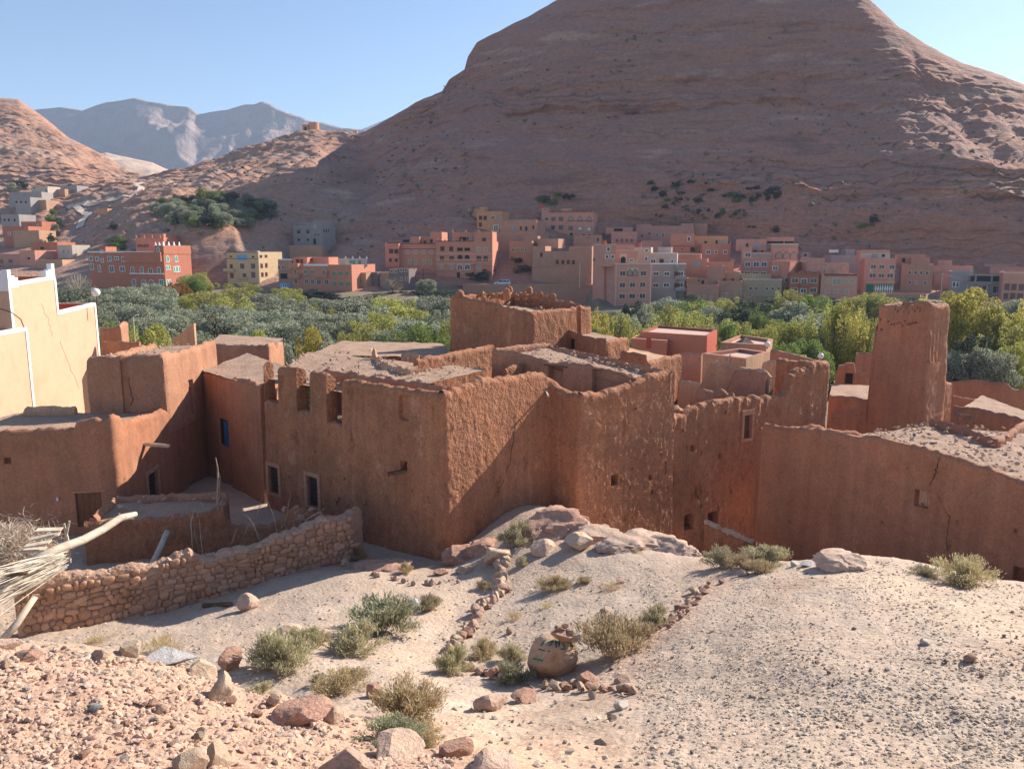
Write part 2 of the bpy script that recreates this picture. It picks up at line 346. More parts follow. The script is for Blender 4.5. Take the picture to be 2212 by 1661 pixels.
def sheet2(o, rows):
    at = o.data.attributes.new('pale_soil_and_sun', 'FLOAT', 'POINT'); at.data.foreach_set('value', np.clip((-.13 - a_) / .1 + .6 * med, 0, 1).reshape(TT.shape)[rows].ravel().astype(np.float32))  # left hill and spur lightened and tanned: sunlight put into the rock colour
t = M_mtn.node_tree; b_ = t.nodes['Principled BSDF']; c_s = b_.inputs['Base Color'].links[0].from_socket; an = t.nodes.new('ShaderNodeAttribute'); an.attribute_name = 'pale_soil_and_sun'
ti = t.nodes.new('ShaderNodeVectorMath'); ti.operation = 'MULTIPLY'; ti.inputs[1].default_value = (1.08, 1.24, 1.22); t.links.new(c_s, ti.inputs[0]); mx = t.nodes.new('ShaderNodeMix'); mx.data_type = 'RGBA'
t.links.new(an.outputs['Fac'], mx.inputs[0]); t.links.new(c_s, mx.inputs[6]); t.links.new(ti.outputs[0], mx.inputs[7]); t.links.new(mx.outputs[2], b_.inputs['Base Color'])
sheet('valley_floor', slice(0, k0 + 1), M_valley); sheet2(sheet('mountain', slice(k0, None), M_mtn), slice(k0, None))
def fz(x, y):                         # height of the far terrain
    a = x / y; f = np.interp(a, aK, np.arange(len(aK))); i = int(min(f, len(aK) - 2)); f -= i
    col = G3[:, i] * (1 - f) + G3[:, i + 1] * f
    n = k0 + sum(NSUB[3:])
    return float(np.interp(y, np.maximum.accumulate(col[:n, 1]), col[:n, 2]))
def fpix(px, py, ymin=170, ymax=480): # pixel -> far terrain
    a, b = ray(px, py)
    for Y in np.arange(ymin, ymax, 1.0):
        if fz(a * Y, Y) >= b * Y: return (a * Y, Y, b * Y)
    return (a * ymax, ymax, b * ymax)
# distant range, blue with air
def ridge(name, pts, Y, drop, depth, m, amp, seed, ncol=260, nrow=70, pw=1.0):
    pxs = np.linspace(pts[0][0], pts[-1][0], ncol); q = np.interp(pxs, [p[0] for p in pts], [p[1] for p in pts])
    top = np.array([atY(p, y, Y) for p, y in zip(pxs, q)])
    v = np.linspace(0, 1, nrow)[:, None]
    X = top[None, :, 0] * (1 - v * depth / Y); Yv = Y - v * depth + 0 * X; Zv = top[None, :, 2] * (1 - v ** pw) + v ** pw * drop
    V = np.stack([X, Yv, Zv], -1).reshape(-1, 3); f = np.clip(v * 6, .06, 1) * np.ones((1, ncol)); f = f.ravel()
    s = depth / 900
    r1 = 1 - np.abs(vn(V * (.006 / s, .0016 / s, .001 / s), seed)); r2 = 1 - np.abs(vn(V * (.016 / s, .005 / s, .004 / s), seed + 2))
    V[:, 2] += amp * f * (.9 * fbm(V * .004 / s, 4, seed) + 1.1 * (r1 - .6) + .55 * (r2 - .6)); V[:, 1] -= amp * f * 2.0 * (r1 - .5)
    B = np.stack([top[:, 0] * 1.1, top[:, 1] + depth * .3, top[:, 2] - 200], -1)
    V = np.concatenate([B, V]); o = obj_np(name, V, grid_faces(nrow + 1, ncol), m, smooth=True)
    return tag(o, kind='structure')
M_far = mat('distant_rock', [(.25, .18, .16), (.33, .24, .20), (.29, .22, .19)], .004, [('n', .01, .8, 30.0), ('n', .05, .6, 8)], fine=(.02, .2))
ridge('distant_mountains', [(-500,215),(0,250),(90,237),(130,232),(180,240),(230,222),(262,218),(290,213),(330,222),(370,228),(410,233),(428,248),(455,243),(490,238),(530,226),(550,226),(565,219),(585,225),(600,236),(650,253),(668,263),(700,265),(740,278),(790,282),(900,300),(1100,330)], 2600, -40, 520, M_far, 42, 61, 340, 110, .85)
ridge('far_slope', [(600,330),(760,288),(800,272),(835,258),(870,240),(1000,210),(1200,190)], 3400, 0, 900, M_far, 30, 71, 60, 30)
ridge('low_hills', [(150,352),(230,330),(262,338),(300,346),(330,352),(360,366),(400,372),(440,382),(520,390)], 1150, -10, 450, mat('pale_hill_rock', [(.42,.30,.23),(.50,.37,.29)], .01, [('n', .03, .8, 6.0)]), 16, 81, 120, 50)
# ---------------------------------------------------------------- rammed-earth buildings of the near village
def mud(name, c, bump=1.0, stony=0.0, sc=.5):
    b = [('n', 1.3, .45 * bump, .12), ('n', 7, .5 * bump, .04), ('n', 30, .5 * bump, .012)]
    if stony: b += [('v', 5.5, .6 * stony, .05, (1, 1, .75)), ('v', 13, .5 * stony, .025)]
    return mat(name, c, sc, b, fine=(9, .28), vs=(1, 1, .8), wear=.25)
M_mud = mud('ochre_mud', [(.33, .155, .092), (.41, .20, .12), (.37, .185, .115), (.44, .23, .145)], .9)
M_stony = mat('stony_rammed_earth', [(.25, .105, .056), (.38, .165, .088), (.31, .138, .076), (.43, .205, .12)], .9, [('n', 2.2, .5, .10), ('v', 6.5, .6, .06, (1, 1, .8)), ('v', 15, .8, .035), ('n', 34, .6, .012)], fine=(11, .42), vs=(1, 1, .7), wear=.28)
M_pink = mud('pinkish_mud', [(.42, .21, .135), (.48, .25, .16), (.44, .235, .16)], .8)
M_plaster = mud('smooth_mud_plaster', [(.33, .135, .074), (.41, .178, .10), (.36, .162, .095), (.43, .205, .12)], .45, 0, .35)
M_tan = mud('tan_plaster', [(.46, .265, .155), (.53, .32, .195), (.48, .29, .18)], .7)
M_roof = mat('roof_earth', [(.33, .205, .14), (.41, .27, .19), (.36, .24, .175)], .6, [('n', 2, .5, .08), ('v', 8, .6, .05), ('n', 25, .6, .02)], fine=(10, .25))
M_wood = mat('old_wood', [(.13, .075, .045), (.20, .12, .075)], 3, [('n', 8, .5, .02, (6, 6, 1))], coord='object')
M_pale = mat('weathered_pale_wood', [(.50, .40, .30), (.60, .50, .39), (.42, .33, .25)], 3, [('n', 9, .5, .02)], rough=.8, rnd=.1)
M_crack = mat('crack_soil', [(.10, .05, .03)], fine=None)
M_dark = mat('dark_interior', [(.03, .022, .018)], fine=None)
M_iron = mat('dark_iron', [(.10, .075, .06)], fine=None, rough=.6)
M_blue = mat('blue_shutter', [(.03, .10, .24), (.04, .13, .30)], 4)
M_rim = mat('pale_mud_surround', [(.42, .21, .13), (.48, .26, .165)], 2, [('n', 9, .4, .02)])
M_rock_p = mat('pale_pink_rock', [(.46, .29, .21), (.56, .39, .29), (.50, .36, .28), (.40, .25, .18)], 1.6, [('n', 3, .7, .10), ('n', 14, .7, .03), ('v', 7, .3, .03)], coord='object', rnd=.14, fine=(8, .2))

def mudwall(name, plan, tops, zb, m, parent, thick=.5, res=.14, rough=.05, batter=.02, openings=(), seed=1, closed=False, edge=.07, stones=0.0, corner=.28, inner=True, streak=0.0):
    """eroded earth wall along a plan line (outer side on the right of travel). tops: (segment, px, py) image points or (s, z)."""
    pl = [np.array(p, float) for p in plan]
    if closed: pl = pl + [pl[0]]
    seg = [np.linalg.norm(pl[i + 1] - pl[i]) for i in range(len(pl) - 1)]; cum = np.concatenate([[0], np.cumsum(seg)]); Ltot = cum[-1]
    T = []; slots = [t for t in tops if t[0] == 'slot']
    for t in tops:
        if t[0] == 'slot': continue
        if len(t) == 3: s, z = onwall(t[1], t[2], pl[t[0]], pl[t[0] + 1]); T.append((cum[t[0]] + s, z))
        else: T.append(t)
    T = np.array(T); T = T[np.argsort(T[:, 0], kind='stable')]
    if closed: T = np.vstack([T, [Ltot, T[0, 1]]]); T = np.vstack([[0, T[-1, 1]], T]) if T[0, 0] > 0 else T
    for _, g, xa, xb, yr, yb_ in slots:   # vertical slots cut down from the top line
        sa = cum[g] + onwall(xa, yr, pl[g], pl[g + 1])[0]; sb = cum[g] + onwall(xb, yr, pl[g], pl[g + 1])[0]; zs = onwall((xa + xb) / 2, yb_, pl[g], pl[g + 1])[1]
        za, zb2 = np.interp([sa, sb], T[:, 0], T[:, 1]); T = np.vstack([T[T[:, 0] < sa], [[sa, za], [sa + .025, zs], [sb - .025, zs], [sb, zb2]], T[T[:, 0] > sb]])
    ops = []
    for o in openings:                # (segment, px centre, py centre, width m, height m, depth m)
        s, z = onwall(o[1], o[2], pl[o[0]], pl[o[0] + 1]); s += cum[o[0]]
        ops.append((s - o[3] / 2, s + o[3] / 2, z - o[4] / 2, z + o[4] / 2, o[5]))
    ss = list(np.arange(0, Ltot, res)) + [Ltot]
    for a, b, *_ in ops: ss = [s for s in ss if abs(s - a) > .05 and abs(s - b) > .05] + [a - .02, a + .02, b - .02, b + .02]
    for i in range(len(T) - 1):       # sharp steps in the top line get their own columns
        if abs(T[i + 1, 1] - T[i, 1]) > .35 and T[i + 1, 0] - T[i, 0] < .15: ss += [T[i, 0], T[i + 1, 0]]
    ss = np.array(sorted(s for s in set(np.round(ss, 4)) if 0 <= s <= Ltot)); n = len(ss)
    seg_i = np.clip(np.searchsorted(cum, ss, 'right') - 1, 0, len(seg) - 1)
    def pos(s):
        s = np.clip(s, 0, Ltot) if not closed else np.mod(s, Ltot)
        i = np.clip(np.searchsorted(cum, s, 'right') - 1, 0, len(seg) - 1); A = np.array(pl)
        f = ((s - cum[i]) / np.array(seg)[i])[:, None]; return A[i] * (1 - f) + A[i + 1] * f
    P = (pos(ss - corner) + pos(ss + corner) + 2 * pos(ss)) / 4 if corner else pos(ss)
    if not closed: P[0] = pl[0]; P[-1] = pl[-1]
    d = pos(ss + max(corner, .05)) - pos(ss - max(corner, .05)); d /= np.linalg.norm(d, axis=1)[:, None] + 1e-9
    Nn = np.c_[d[:, 1], -d[:, 0]]
    zt = np.interp(ss, T[:, 0], T[:, 1]) + edge * fbm(np.c_[P * 1.3, np.zeros(n)], 3, seed) * 1.6 + edge * .6 * vn(np.c_[P * 4.5, np.zeros(n)], seed + 3)
    zc = zt.min() - .1
    for i in range(len(seg)): BAT.setdefault((tuple(np.round(pl[i], 3)), tuple(np.round(pl[i + 1], 3))), (batter, zt.max()))
    zl = list(np.arange(zb, zc, res))
    for *_, a, b, _d in [(0, 0, o[2], o[3], o[4]) for o in ops]:
        if b < zc: zl = [z for z in zl if abs(z - a) > .05 and abs(z - b) > .05] + [a - .02, a + .02, b - .02, b + .02]
    zl = np.array(sorted(zl)); nup = max(2, int((np.percentile(zt, 90) - zc) / res))
    up = np.linspace(0, 1, nup + 1)
    Z = np.concatenate([np.repeat(zl[:, None], n, 1), zc + (zt - zc)[None, :] * up[:, None]])
    nr = len(Z)
    def side(off, sgn, dispf):
        Q = np.zeros((nr, n, 3)); bat = batter * (zt.max() - Z)
        base = np.stack([np.repeat(P[None, :, 0], nr, 0), np.repeat(P[None, :, 1], nr, 0), Z], -1)
        pp = base.reshape(-1, 3) + (0 if sgn > 0 else 50)
        dd = rough * (1.3 * fbm(pp * .8, 3, seed + 9) + .7 * fbm(pp * 3.2, 2, seed + 12))
        if stones: dd = dd + stones * .6 * np.maximum(0, vn(pp * (7.5, 7.5, 4.0), seed + 20) - .1) + stones * .5 * np.maximum(0, vn(pp * (11, 11, 8), seed + 22) - .1)
        if streak: dd = dd + streak * fbm(pp * (2.6, 2.6, .45), 3, seed + 25)
        dd = dd.reshape(nr, n)
        if sgn > 0:
            S_ = np.repeat(ss[None], nr, 0)
            for a, b, za, zb_, dep in ops: dd = np.where((S_ > a) & (S_ < b) & (Z > za) & (Z < zb_), -dep, dd)
        o = off + sgn * (bat + dd)
        # rounded shoulder at the top
        o = o - sgn * .10 * np.clip(1 - (zt[None] - Z) / .18, 0, 1) ** 2
        Q[..., 0] = P[None, :, 0] + Nn[None, :, 0] * o; Q[..., 1] = P[None, :, 1] + Nn[None, :, 1] * o; Q[..., 2] = Z
        return Q
    A_ = side(0, 1, None); V = [A_.reshape(-1, 3)]; F = [grid_faces(nr, n)]
    B_ = side(-thick, -1, None); off = nr * n
    V.append(B_.reshape(-1, 3)); F.append(grid_faces(nr, n)[:, ::-1] + off)
    top = (A_[-1] + B_[-1]) / 2; top[:, 2] += .06 + .05 * vn(np.c_[P * 5, np.ones(n)], seed + 40); V.append(top); o2 = off + nr * n
    k = np.arange(n - 1); la = (nr - 1) * n
    F.append(np.stack([la + k, la + k + 1, o2 + k + 1, o2 + k], -1)); F.append(np.stack([o2 + k, o2 + k + 1, off + la + k + 1, off + la + k], -1))
    if not closed:
        r = np.arange(nr - 1) * n
        F.append(np.stack([r, r + n, off + r + n, off + r], -1)); e = r + n - 1
        F.append(np.stack([e, off + e, off + e + n, e + n], -1))
    return obj_np(name, np.concatenate(V), F, m, parent, smooth=True, sharp=38)

BAT = {}
def wallpt(px, py, p0, p1, out=0.0):  # point on a wall plane and its frame (u along, n out)
    s, z = onwall(px, py, p0, p1)
    k = (tuple(np.round(p0, 3)), tuple(np.round(p1, 3)))
    if k in BAT: out = out + BAT[k][0] * max(0, BAT[k][1] - z)
    d = np.array(p1, float) - np.array(p0, float); d /= np.linalg.norm(d)
    nn = np.array((d[1], -d[0])); q = np.array(p0) + d * s + nn * out
    return np.array((q[0], q[1], z)), np.array((d[0], d[1], 0)), np.array((nn[0], nn[1], 0))
def roof(name, corners, parent, m=None, res=.35, amp=.06, seed=3, rubble=0):
    c = np.array(corners, float); nu = int(max(np.linalg.norm(c[1] - c[0]), np.linalg.norm(c[2] - c[3])) / res) + 2; nv = int(max(np.linalg.norm(c[3] - c[0]), np.linalg.norm(c[2] - c[1])) / res) + 2
    u, v = np.meshgrid(np.linspace(0, 1, nu), np.linspace(0, 1, nv)); u = u.ravel()[:, None]; v = v.ravel()[:, None]
    V = c[0] * (1 - u) * (1 - v) + c[1] * u * (1 - v) + c[2] * u * v + c[3] * (1 - u) * v
    V[:, 2] += -.22 + amp * fbm(V * (1.1, 1.1, 0), 3, seed) * 1.5 + amp * .4 * vn(V * (5, 5, 0), seed + 4)
    o = obj_np(name, V, grid_faces(nv, nu), m or M_roof, parent, smooth=True)
    if rubble:
        rs = np.random.RandomState(seed); mb = MB(); st = []
        for _ in range(rubble):
            a, b = rs.rand(2); p = c[0] * (1 - a) * (1 - b) + c[1] * a * (1 - b) + c[2] * a * b + c[3] * (1 - a) * b
            st.append((p + (0, 0, .03), .04 + .10 * rs.rand() ** 2.5))
        lumps('rubble', st, M_rock_p, parent, seed)['kind'] = 'stuff'
    return o
_ICO = None
def ico(sub):
    import bmesh
    bm = bmesh.new(); bmesh.ops.create_icosphere(bm, subdivisions=sub, radius=1)
    V = np.array([v.co[:] for v in bm.verts]); F = np.array([[v.index for v in f.verts] for f in bm.faces]); bm.free(); return V, F
ICO = {k: ico(k) for k in (1, 2, 3, 4)}
def lumps(name, lst, m, parent=None, seed=0, sub=1, flat=.75, smooth=False):
    """many small stones in one mesh: list of (position, radius)"""
    rs = np.random.RandomState(seed); V0, F0 = ICO[sub]; n = len(lst)
    pos = np.array([p for p, r in lst]); rad = np.array([r for p, r in lst])
    th = rs.rand(n) * 6.28; sc = np.c_[.7 + .6 * rs.rand(n), .7 + .6 * rs.rand(n), flat * (.6 + .6 * rs.rand(n))] * rad[:, None]
    V = V0[None] * (1 + .22 * rs.randn(n, len(V0), 1).clip(-1.5, 1.5)); V = V * sc[:, None, :]
    c, s = np.cos(th)[:, None], np.sin(th)[:, None]
    tl = rs.randn(n, 1) * .3; X = V[..., 0] * c - V[..., 1] * s; Yv = V[..., 0] * s + V[..., 1] * c; Zv = V[..., 2] + X * tl
    V = np.stack([X, Yv, Zv], -1) + pos[:, None, :]
    F = (F0[None] + (np.arange(n) * len(V0))[:, None, None]).reshape(-1, 3)
    return obj_np(name, V.reshape(-1, 3), F, m, parent, smooth=smooth)
# local frame of the big kasbah: origin at its near corner
U_ = np.array((.655, .755)); W_ = np.array((-.755, .655)); A0 = np.array((-3.0, 34.0))
def FL(lx, ly): q = A0 + lx * W_ + ly * U_; return (float(q[0]), float(q[1]))
D0 = FL(14.3, 0); B0 = FL(0, 7.5); C0 = (3.4, 38.4); F0_ = (8.85, 42.5)
def pits(seg, x0, x1, y0, y1, n, seed, big=.22):
    rs = np.random.RandomState(seed); return [(seg, rs.uniform(x0, x1), rs.uniform(y0, y1), rs.uniform(.08, big), rs.uniform(.08, big * 1.2), rs.uniform(.04, .12)) for _ in range(n)]
K1 = thing('kasbah', (-3, 34, -14.3), 'large ruined earthen kasbah with eroded crenel slots, centre of the near village', 'kasbah')
W1t = [('slot', 0, 572, 602, 825, 868), ('slot', 0, 642, 671, 845, 889), ('slot', 0, 706, 740, 865, 914), (0, 530, 787), (0, 560, 784), (0, 590, 792), (0, 620, 797), (0, 650, 800), (0, 690, 811), (0, 720, 816), (0, 740, 823), (0, 800, 830), (0, 857, 843), (0, 920, 847), (0, 953, 853),
  (1, 960, 850), (1, 1024, 832), (1, 1045, 820), (1, 1107, 815), (1, 1150, 808), (1, 1180, 805), (2, 1196, 834), (2, 1228, 850), (2, 1248, 853), (3, 1262, 851), (3, 1298, 848), (3, 1353, 836), (3, 1373, 823), (3, 1410, 811), (3, 1452, 800)]
mudwall('wall', [D0, FL(0, 0), B0, C0, F0_], W1t, -19, M_stony, K1, .55, .08, .022, .025,
  [(0, 598, 1036, 1.0, 1.6, .28), (0, 682, 1061, 1.0, 1.7, .28), (0, 873, 881, .62, 1.1, .18), (0, 876, 1006, .45, .5, .5), (3, 1323, 1036, .5, .55, .7), (0, 545, 1030, .14, 1.2, .2),
   (3, 1433, 1010, .12, .7, .2), (3, 1451, 1020, .13, 1.5, .22), (3, 1400, 1030, .2, .25, .3), (3, 1404, 1060, .2, .2, .3)] + pits(0, 620, 940, 930, 1150, 16, 3, .3) + pits(3, 1270, 1440, 880, 1130, 14, 4), 5, stones=.06, corner=.15, streak=.008)
def grille(px, py, p0, p1, w, h, parent, rim=True, back=.2):
    c, u, n = wallpt(px, py, p0, p1); z = np.array((0, 0, 1.)); mb = MB(); mb.box(c - u * w / 2 - z * h / 2 - n * (back + .04), u * w, n * .04, z * h, 0)
    o = mb.build('window', [M_dark], parent)
    g = MB()
    for k in range(6): g.box(c + u * (-w / 2 + w * (k + .5) / 6 - .014) - z * h / 2 - n * (back - .03), u * .028, n * .028, z * h)
    for k in range(7): g.box(c - u * w / 2 + z * (-h / 2 + h * (k + .3) / 7) - n * (back - .025), u * w, n * .02, z * .03)
    for k in range(5): g.tube([c + u * (w * .09 * math.cos(t) + (-w / 2 + w * (k + .5) / 5)) + z * (h * .28 + .09 * h * math.sin(t)) - n * (back - .06) for t in np.linspace(0, 6.3, 9)], .012, 4)
    g.build('grille', M_iron, o)
    if rim:
        r = MB(); t = .24
        for a, b in ((-w / 2 - t, -w / 2 - .01), (w / 2 + .01, w / 2 + t)): r.box(c + u * a - z * (h / 2 + .1) - n * .12, u * (b - a), n * .20, z * (h + .34))
        r.box(c - u * w / 2 + z * (h / 2 + .01) - n * .12, u * w, n * .19, z * .22); r.box(c - u * w / 2 - z * (h / 2 + .1) - n * .12, u * w, n * .19, z * .09)
        ro = r.build('window_surround', M_rim, o)
        bv = ro.modifiers.new('b', 'BEVEL'); bv.width = .03; bv.segments = 2
    return o
grille(598, 1036, D0, FL(0, 0), .95, 1.55, K1); grille(682, 1061, D0, FL(0, 0), .95, 1.65, K1)
def spout(px, py, p0, p1, l, parent, ang=0, drop=.15, name='water_spout', m=None, w=.22):
    c, u, n = wallpt(px, py, p0, p1); d = n * math.cos(ang) + u * math.sin(ang) - np.array((0, 0, drop)); e = np.cross(d, (0, 0, 1)); e /= np.linalg.norm(e); k = np.cross(e, d)
    k = k if k[2] > 0 else -k; mb = MB(); b = c - d * .3
    mb.box(b - e * w / 2, e * w, d * (l + .3), k * .035); mb.box(b - e * w / 2 + k * .037, e * .03, d * (l + .29), k * .11); mb.box(b + e * (w / 2 - .03) + k * .037, e * .03, d * (l + .29), k * .11)
    return mb.build(name, m or M_wood, parent)
spout(876, 1020, D0, FL(0, 0), .75, K1, -.5, .1)
c_, u_, n_ = wallpt(1186, 843, FL(0, 0), B0); MB().tube([c_ - u_ * .1 - n_ * .2, c_ + n_ * .55 - u_ * .8 + np.array((0, 0, -.12))], .06, 6).build('roof_beam', M_pale, K1)
def crack(parent, pts, p0, p1, w=.035, out=.015, seed=0):
    rs = np.random.RandomState(seed); V = []; F = []
    q = []
    for (ax, ay), (bx, by) in zip(pts[:-1], pts[1:]):
        for t in np.linspace(0, 1, 7)[:-1]: q.append((ax + (bx - ax) * t + rs.randn() * 1.2, ay + (by - ay) * t))
    for i, (x, y) in enumerate(q):
        c, u, n = wallpt(x, y, p0, p1, out); k = w * (.35 + rs.rand()) * (1 if 0 < i < len(q) - 1 else .1); V += [c - u * k / 2, c + u * k / 2, c - n * (.05 + out)]
    for i in range(len(q) - 1): a = 3 * i; F += [(a, a + 2, a + 5, a + 3), (a + 2, a + 1, a + 4, a + 5)]
    mb = MB().add(V, F); return mb.build('crack', M_crack, parent)
# interior walls, roofs and the roof room
roof('roof', [(*FL(5.5, .3), -6.75), (*FL(14.4, .3), -6.75), (*FL(21, 7.5), -6.5), (*FL(6.2, 9.5), -6.45)], K1, rubble=240)
roof('walkway_floor', [(*FL(.5, .3), -8.6), (*FL(11, .3), -8.6), (*FL(11, 1.4), -8.6), (*FL(.5, 1.4), -8.6)], K1)
mudwall('inner_wall', [FL(11, 1.5), FL(.5, 1.5)], [(0, 640, 799), (0, 703, 801), (0, 760, 808), (0, 850, 823), (0, 950, 839)], -8.5, M_mud, K1, .4, .16, .04, 0, seed=31, stones=.05)
rl = [atY(803, 757, 50), atY(822, 777, 46.5), atY(874, 798, 43.8), atY(905, 793, 44.3)]
mudwall('inner_wall', [q[:2] for q in rl], [(0, 803, 752), (0, 806, 770), (1, 840, 790), (1, 870, 799), (2, 885, 798), (2, 904, 791)], -9, M_tan, K1, .3, .16, .03, 0, seed=33)
mudwall('inner_wall', [FL(8.6, 6.4), FL(9.5, 13.8)], [(0, 909, 776), (0, 960, 768), (0, 1010, 757), (0, 1054, 749)], -9.2, M_stony, K1, .4, .13, .06, 0, seed=35, stones=.09)
RFR, RFL, RBL = (6.3, 40.55), (-1.3, 46.4), (2.2, 49.1)
mudwall('room_wall', [RBL, RFL, RFR], [(0, 1170, 742), (0, 1075, 751), (1, 1066, 756), (1, 1130, 769), (1, 1180, 781), (1, 1260, 789), (1, 1330, 808), (1, 1372, 823)], -10, M_mud, K1, .4, .13, .05, .01,
        [(1, 1201, 822, .95, 1.6, .8), (1, 1325, 834, 2.6, 1.5, .35)], 37, stones=.02, streak=.03)
c_, u_, n_ = wallpt(1201, 822, RFL, RFR); MB().box(c_ - u_ * .44 - n_ * .78 - np.array((0, 0, .8)), u_ * .88, n_ * .04, np.array((0, 0, 1.6))).build('door', M_dark, K1)
MB().tube([c_ - u_ * .75 + np.array((0, 0, .86)) + n_ * .03, c_ + u_ * .75 + np.array((0, 0, .84)) + n_ * .03], .07, 6).build('lintel', M_wood, K1)
roof('roof', [(*FL(0, 0), 0)] if False else [(RFL[0] + .2, RFL[1] + .2, -5.75), (RFR[0], RFR[1] + .3, -6.72), (F0_[0] - .2, F0_[1], -6.5), (RBL[0], RBL[1], -5.6)], K1, rubble=150, seed=8)
mudwall('room_wall', [F0_, RBL], [(0.01, -6.45), (8, -5.75)], -10, M_mud, K1, .35, .2, .05, 0, seed=38)
q0, q1 = atY(1095, 795, 43.5)[:2], atY(1150, 786, 45.2)[:2]
mudwall('inner_wall', [q0, q1], [(0, 1097, 799), (0, 1110, 791), (0, 1150, 785)], -9.5, M_stony, K1, .35, .13, .05, 0, seed=39, stones=.08)
roof('courtyard_floor', [(*FL(.8, 1.8), -8.9), (*FL(8.4, 1.6), -8.9), (*FL(8.4, 7.2), -8.9), (*FL(.8, 7.2), -8.9)], K1)
crack(K1, [(1112, 905), (1100, 990), (1082, 1040), (1040, 1110), (1037, 1130)], FL(0, 0), B0, .013, .02, 4)
# wing with the blue window
E0 = (-20.2, 50.8); DW = (-14.25, 43.95)
wing = thing('kasbah_wing', (-17, 47.3, -14.3), 'narrow earthen house front with one blue-shuttered window beside the kasbah', 'house')
mudwall('wall', [E0, DW], [(0, 440, 806), (0, 470, 812), (0, 500, 819), (0, 526, 823)], -16.5, M_plaster, wing, .5, .15, .04, .015, [(0, 485, 935, 1.45, 1.75, .13), (0, 502, 1053, .7, 1.0, .5)], 41)
c_, u_, n_ = wallpt(485, 935, E0, DW); zz = np.array((0, 0, 1.))
MB().box(c_ - u_ * .68 - n_ * .125 - zz * .83, u_ * 1.36, n_ * .04, zz * 1.66).build('window', M_dark, wing)
MB().box(c_ - u_ * .02 - n_ * .08 - zz * .8, u_ * .66, n_ * .04, zz * 1.6).build('shutter', M_blue, wing)
roof('roof', [(*E0, -7.35), (*DW, -7.35), (*FL(16, 4), -7.1), (E0[0] + 1, E0[1] + 6, -7.0)], wing, seed=12)
# tall house L (left) and low house L2
Lq, Ll, Lb = (-20.15, 45.2), (-24.4, 44.6), (-20.25, 53.6)
HL = thing('mud_house', (-22, 48, -14.3), 'tall plain mud house with a gutter groove down its front, left of the kasbah', 'house')
mudwall('wall', [(-24.6, 53.2), Ll, Lq, Lb], [(0, 197, 776), (1, 192, 775), (1, 210, 773), (1, 262, 771), (1, 270, 773), (1, 285, 771), (1, 356, 769), (2, 362, 767), (2, 420, 750), (2, 466, 737)], -10.5, M_mud, HL, .5, .15, .045, .02,
        [(1, 271, 840, .34, 3.3, .16), (2, 413, 858, .7, 2.2, .22)], 43)
roof('roof', [(Ll[0] + .1, Ll[1] + .2, -6.05), (Lq[0] - .1, Lq[1] + .2, -6.0), (Lb[0], Lb[1], -5.9), (-24.5, 53.2, -6.2)], HL, seed=14, rubble=60)
crack(HL, [(278, 815), (283, 840), (287, 862), (284, 880)], Ll, Lq, .05, .04, 3)
Q0 = (-20.15, 38.9); QL = (-29, 37.3); QB = (-20.2, 50.7)
H2 = thing('courtyard_house', (-24, 42, -14.3), 'low mud courtyard house with a plank door and wooden spout, left of the kasbah', 'house')
mudwall('wall', [QL, Q0, QB], [(0, -120, 935), (0, 0, 932), (0, 80, 930), (0, 158, 928), (0, 163, 914), (0, 217, 911), (1, 225, 908), (1, 250, 896), (1, 262, 898), (1, 268, 915), (1, 300, 905), (1, 340, 893), (1, 362, 886), (1, 380, 900), (1, 436, 895)], -16.5, M_plaster, H2, .45, .14, .04, .015,
        [(0, 194, 1100, 1.2, 1.75, .25), (0, 17, 995, .3, .3, .3), (1, 328, 1052, 1.2, 1.7, .3), (1, 416, 1060, .9, 1.3, .6)], 45, streak=.015)
def lean(name, px, py, p0, p1, w, h, m, parent, back):
    c, u, n = wallpt(px, py, p0, p1); mb = MB()
    for k in range(4): mb.box(c - u * (w / 2 - k * w / 4) - zz * h / 2 - n * (back + .004 * (k % 2)), u * (w / 4 - .012), n * .05, zz * h)
    return mb.build(name, m, parent)
M_door = mat('reddish_planks', [(.20, .085, .045), (.26, .115, .06)], 2, [('n', 5, .5, .02, (1, 1, .2))])
lean('door', 194, 1100, QL, Q0, 1.16, 1.7, M_door, H2, .18)
c_, u_, n_ = wallpt(194, 1061, QL, Q0); MB().tube([c_ - u_ * .8 + n_ * .02, c_ + u_ * .8 + n_ * .02], .06, 6).build('lintel', M_rim, H2)
grille(328, 1052, Q0, QB, 1.15, 1.65, H2)
spout(311, 962, Q0, QB, 1.35, H2, .0, .08, m=M_pale, w=.26)
L2b = [(-29, 44.2), (-24.6, 44.4)]
roof('roof', [(QL[0], QL[1] + .3, -9.0), (Q0[0] - .3, Q0[1] + .3, -9.0), (-20.6, 45, -9.0), (-29, 45, -9.0)], H2, seed=16)
mudwall('parapet', L2b, [(0, 0, 905), (0, 45, 900), (0, 52, 881), (0, 118, 880), (0, 122, 884), (0, 160, 882), (0, 163, 905), (0, 190, 904)], -10, M_tan, H2, .35, .15, .03, 0, seed=47)
MB().tube([wallpt(126, 1072, QL, Q0, .05)[0], wallpt(127, 1075, QL, Q0, .12)[0] - zz * .1], [.03, .07], 8).build('bulb_lamp', mat('milky_glass', [(.75, .73, .7)], fine=None), H2)
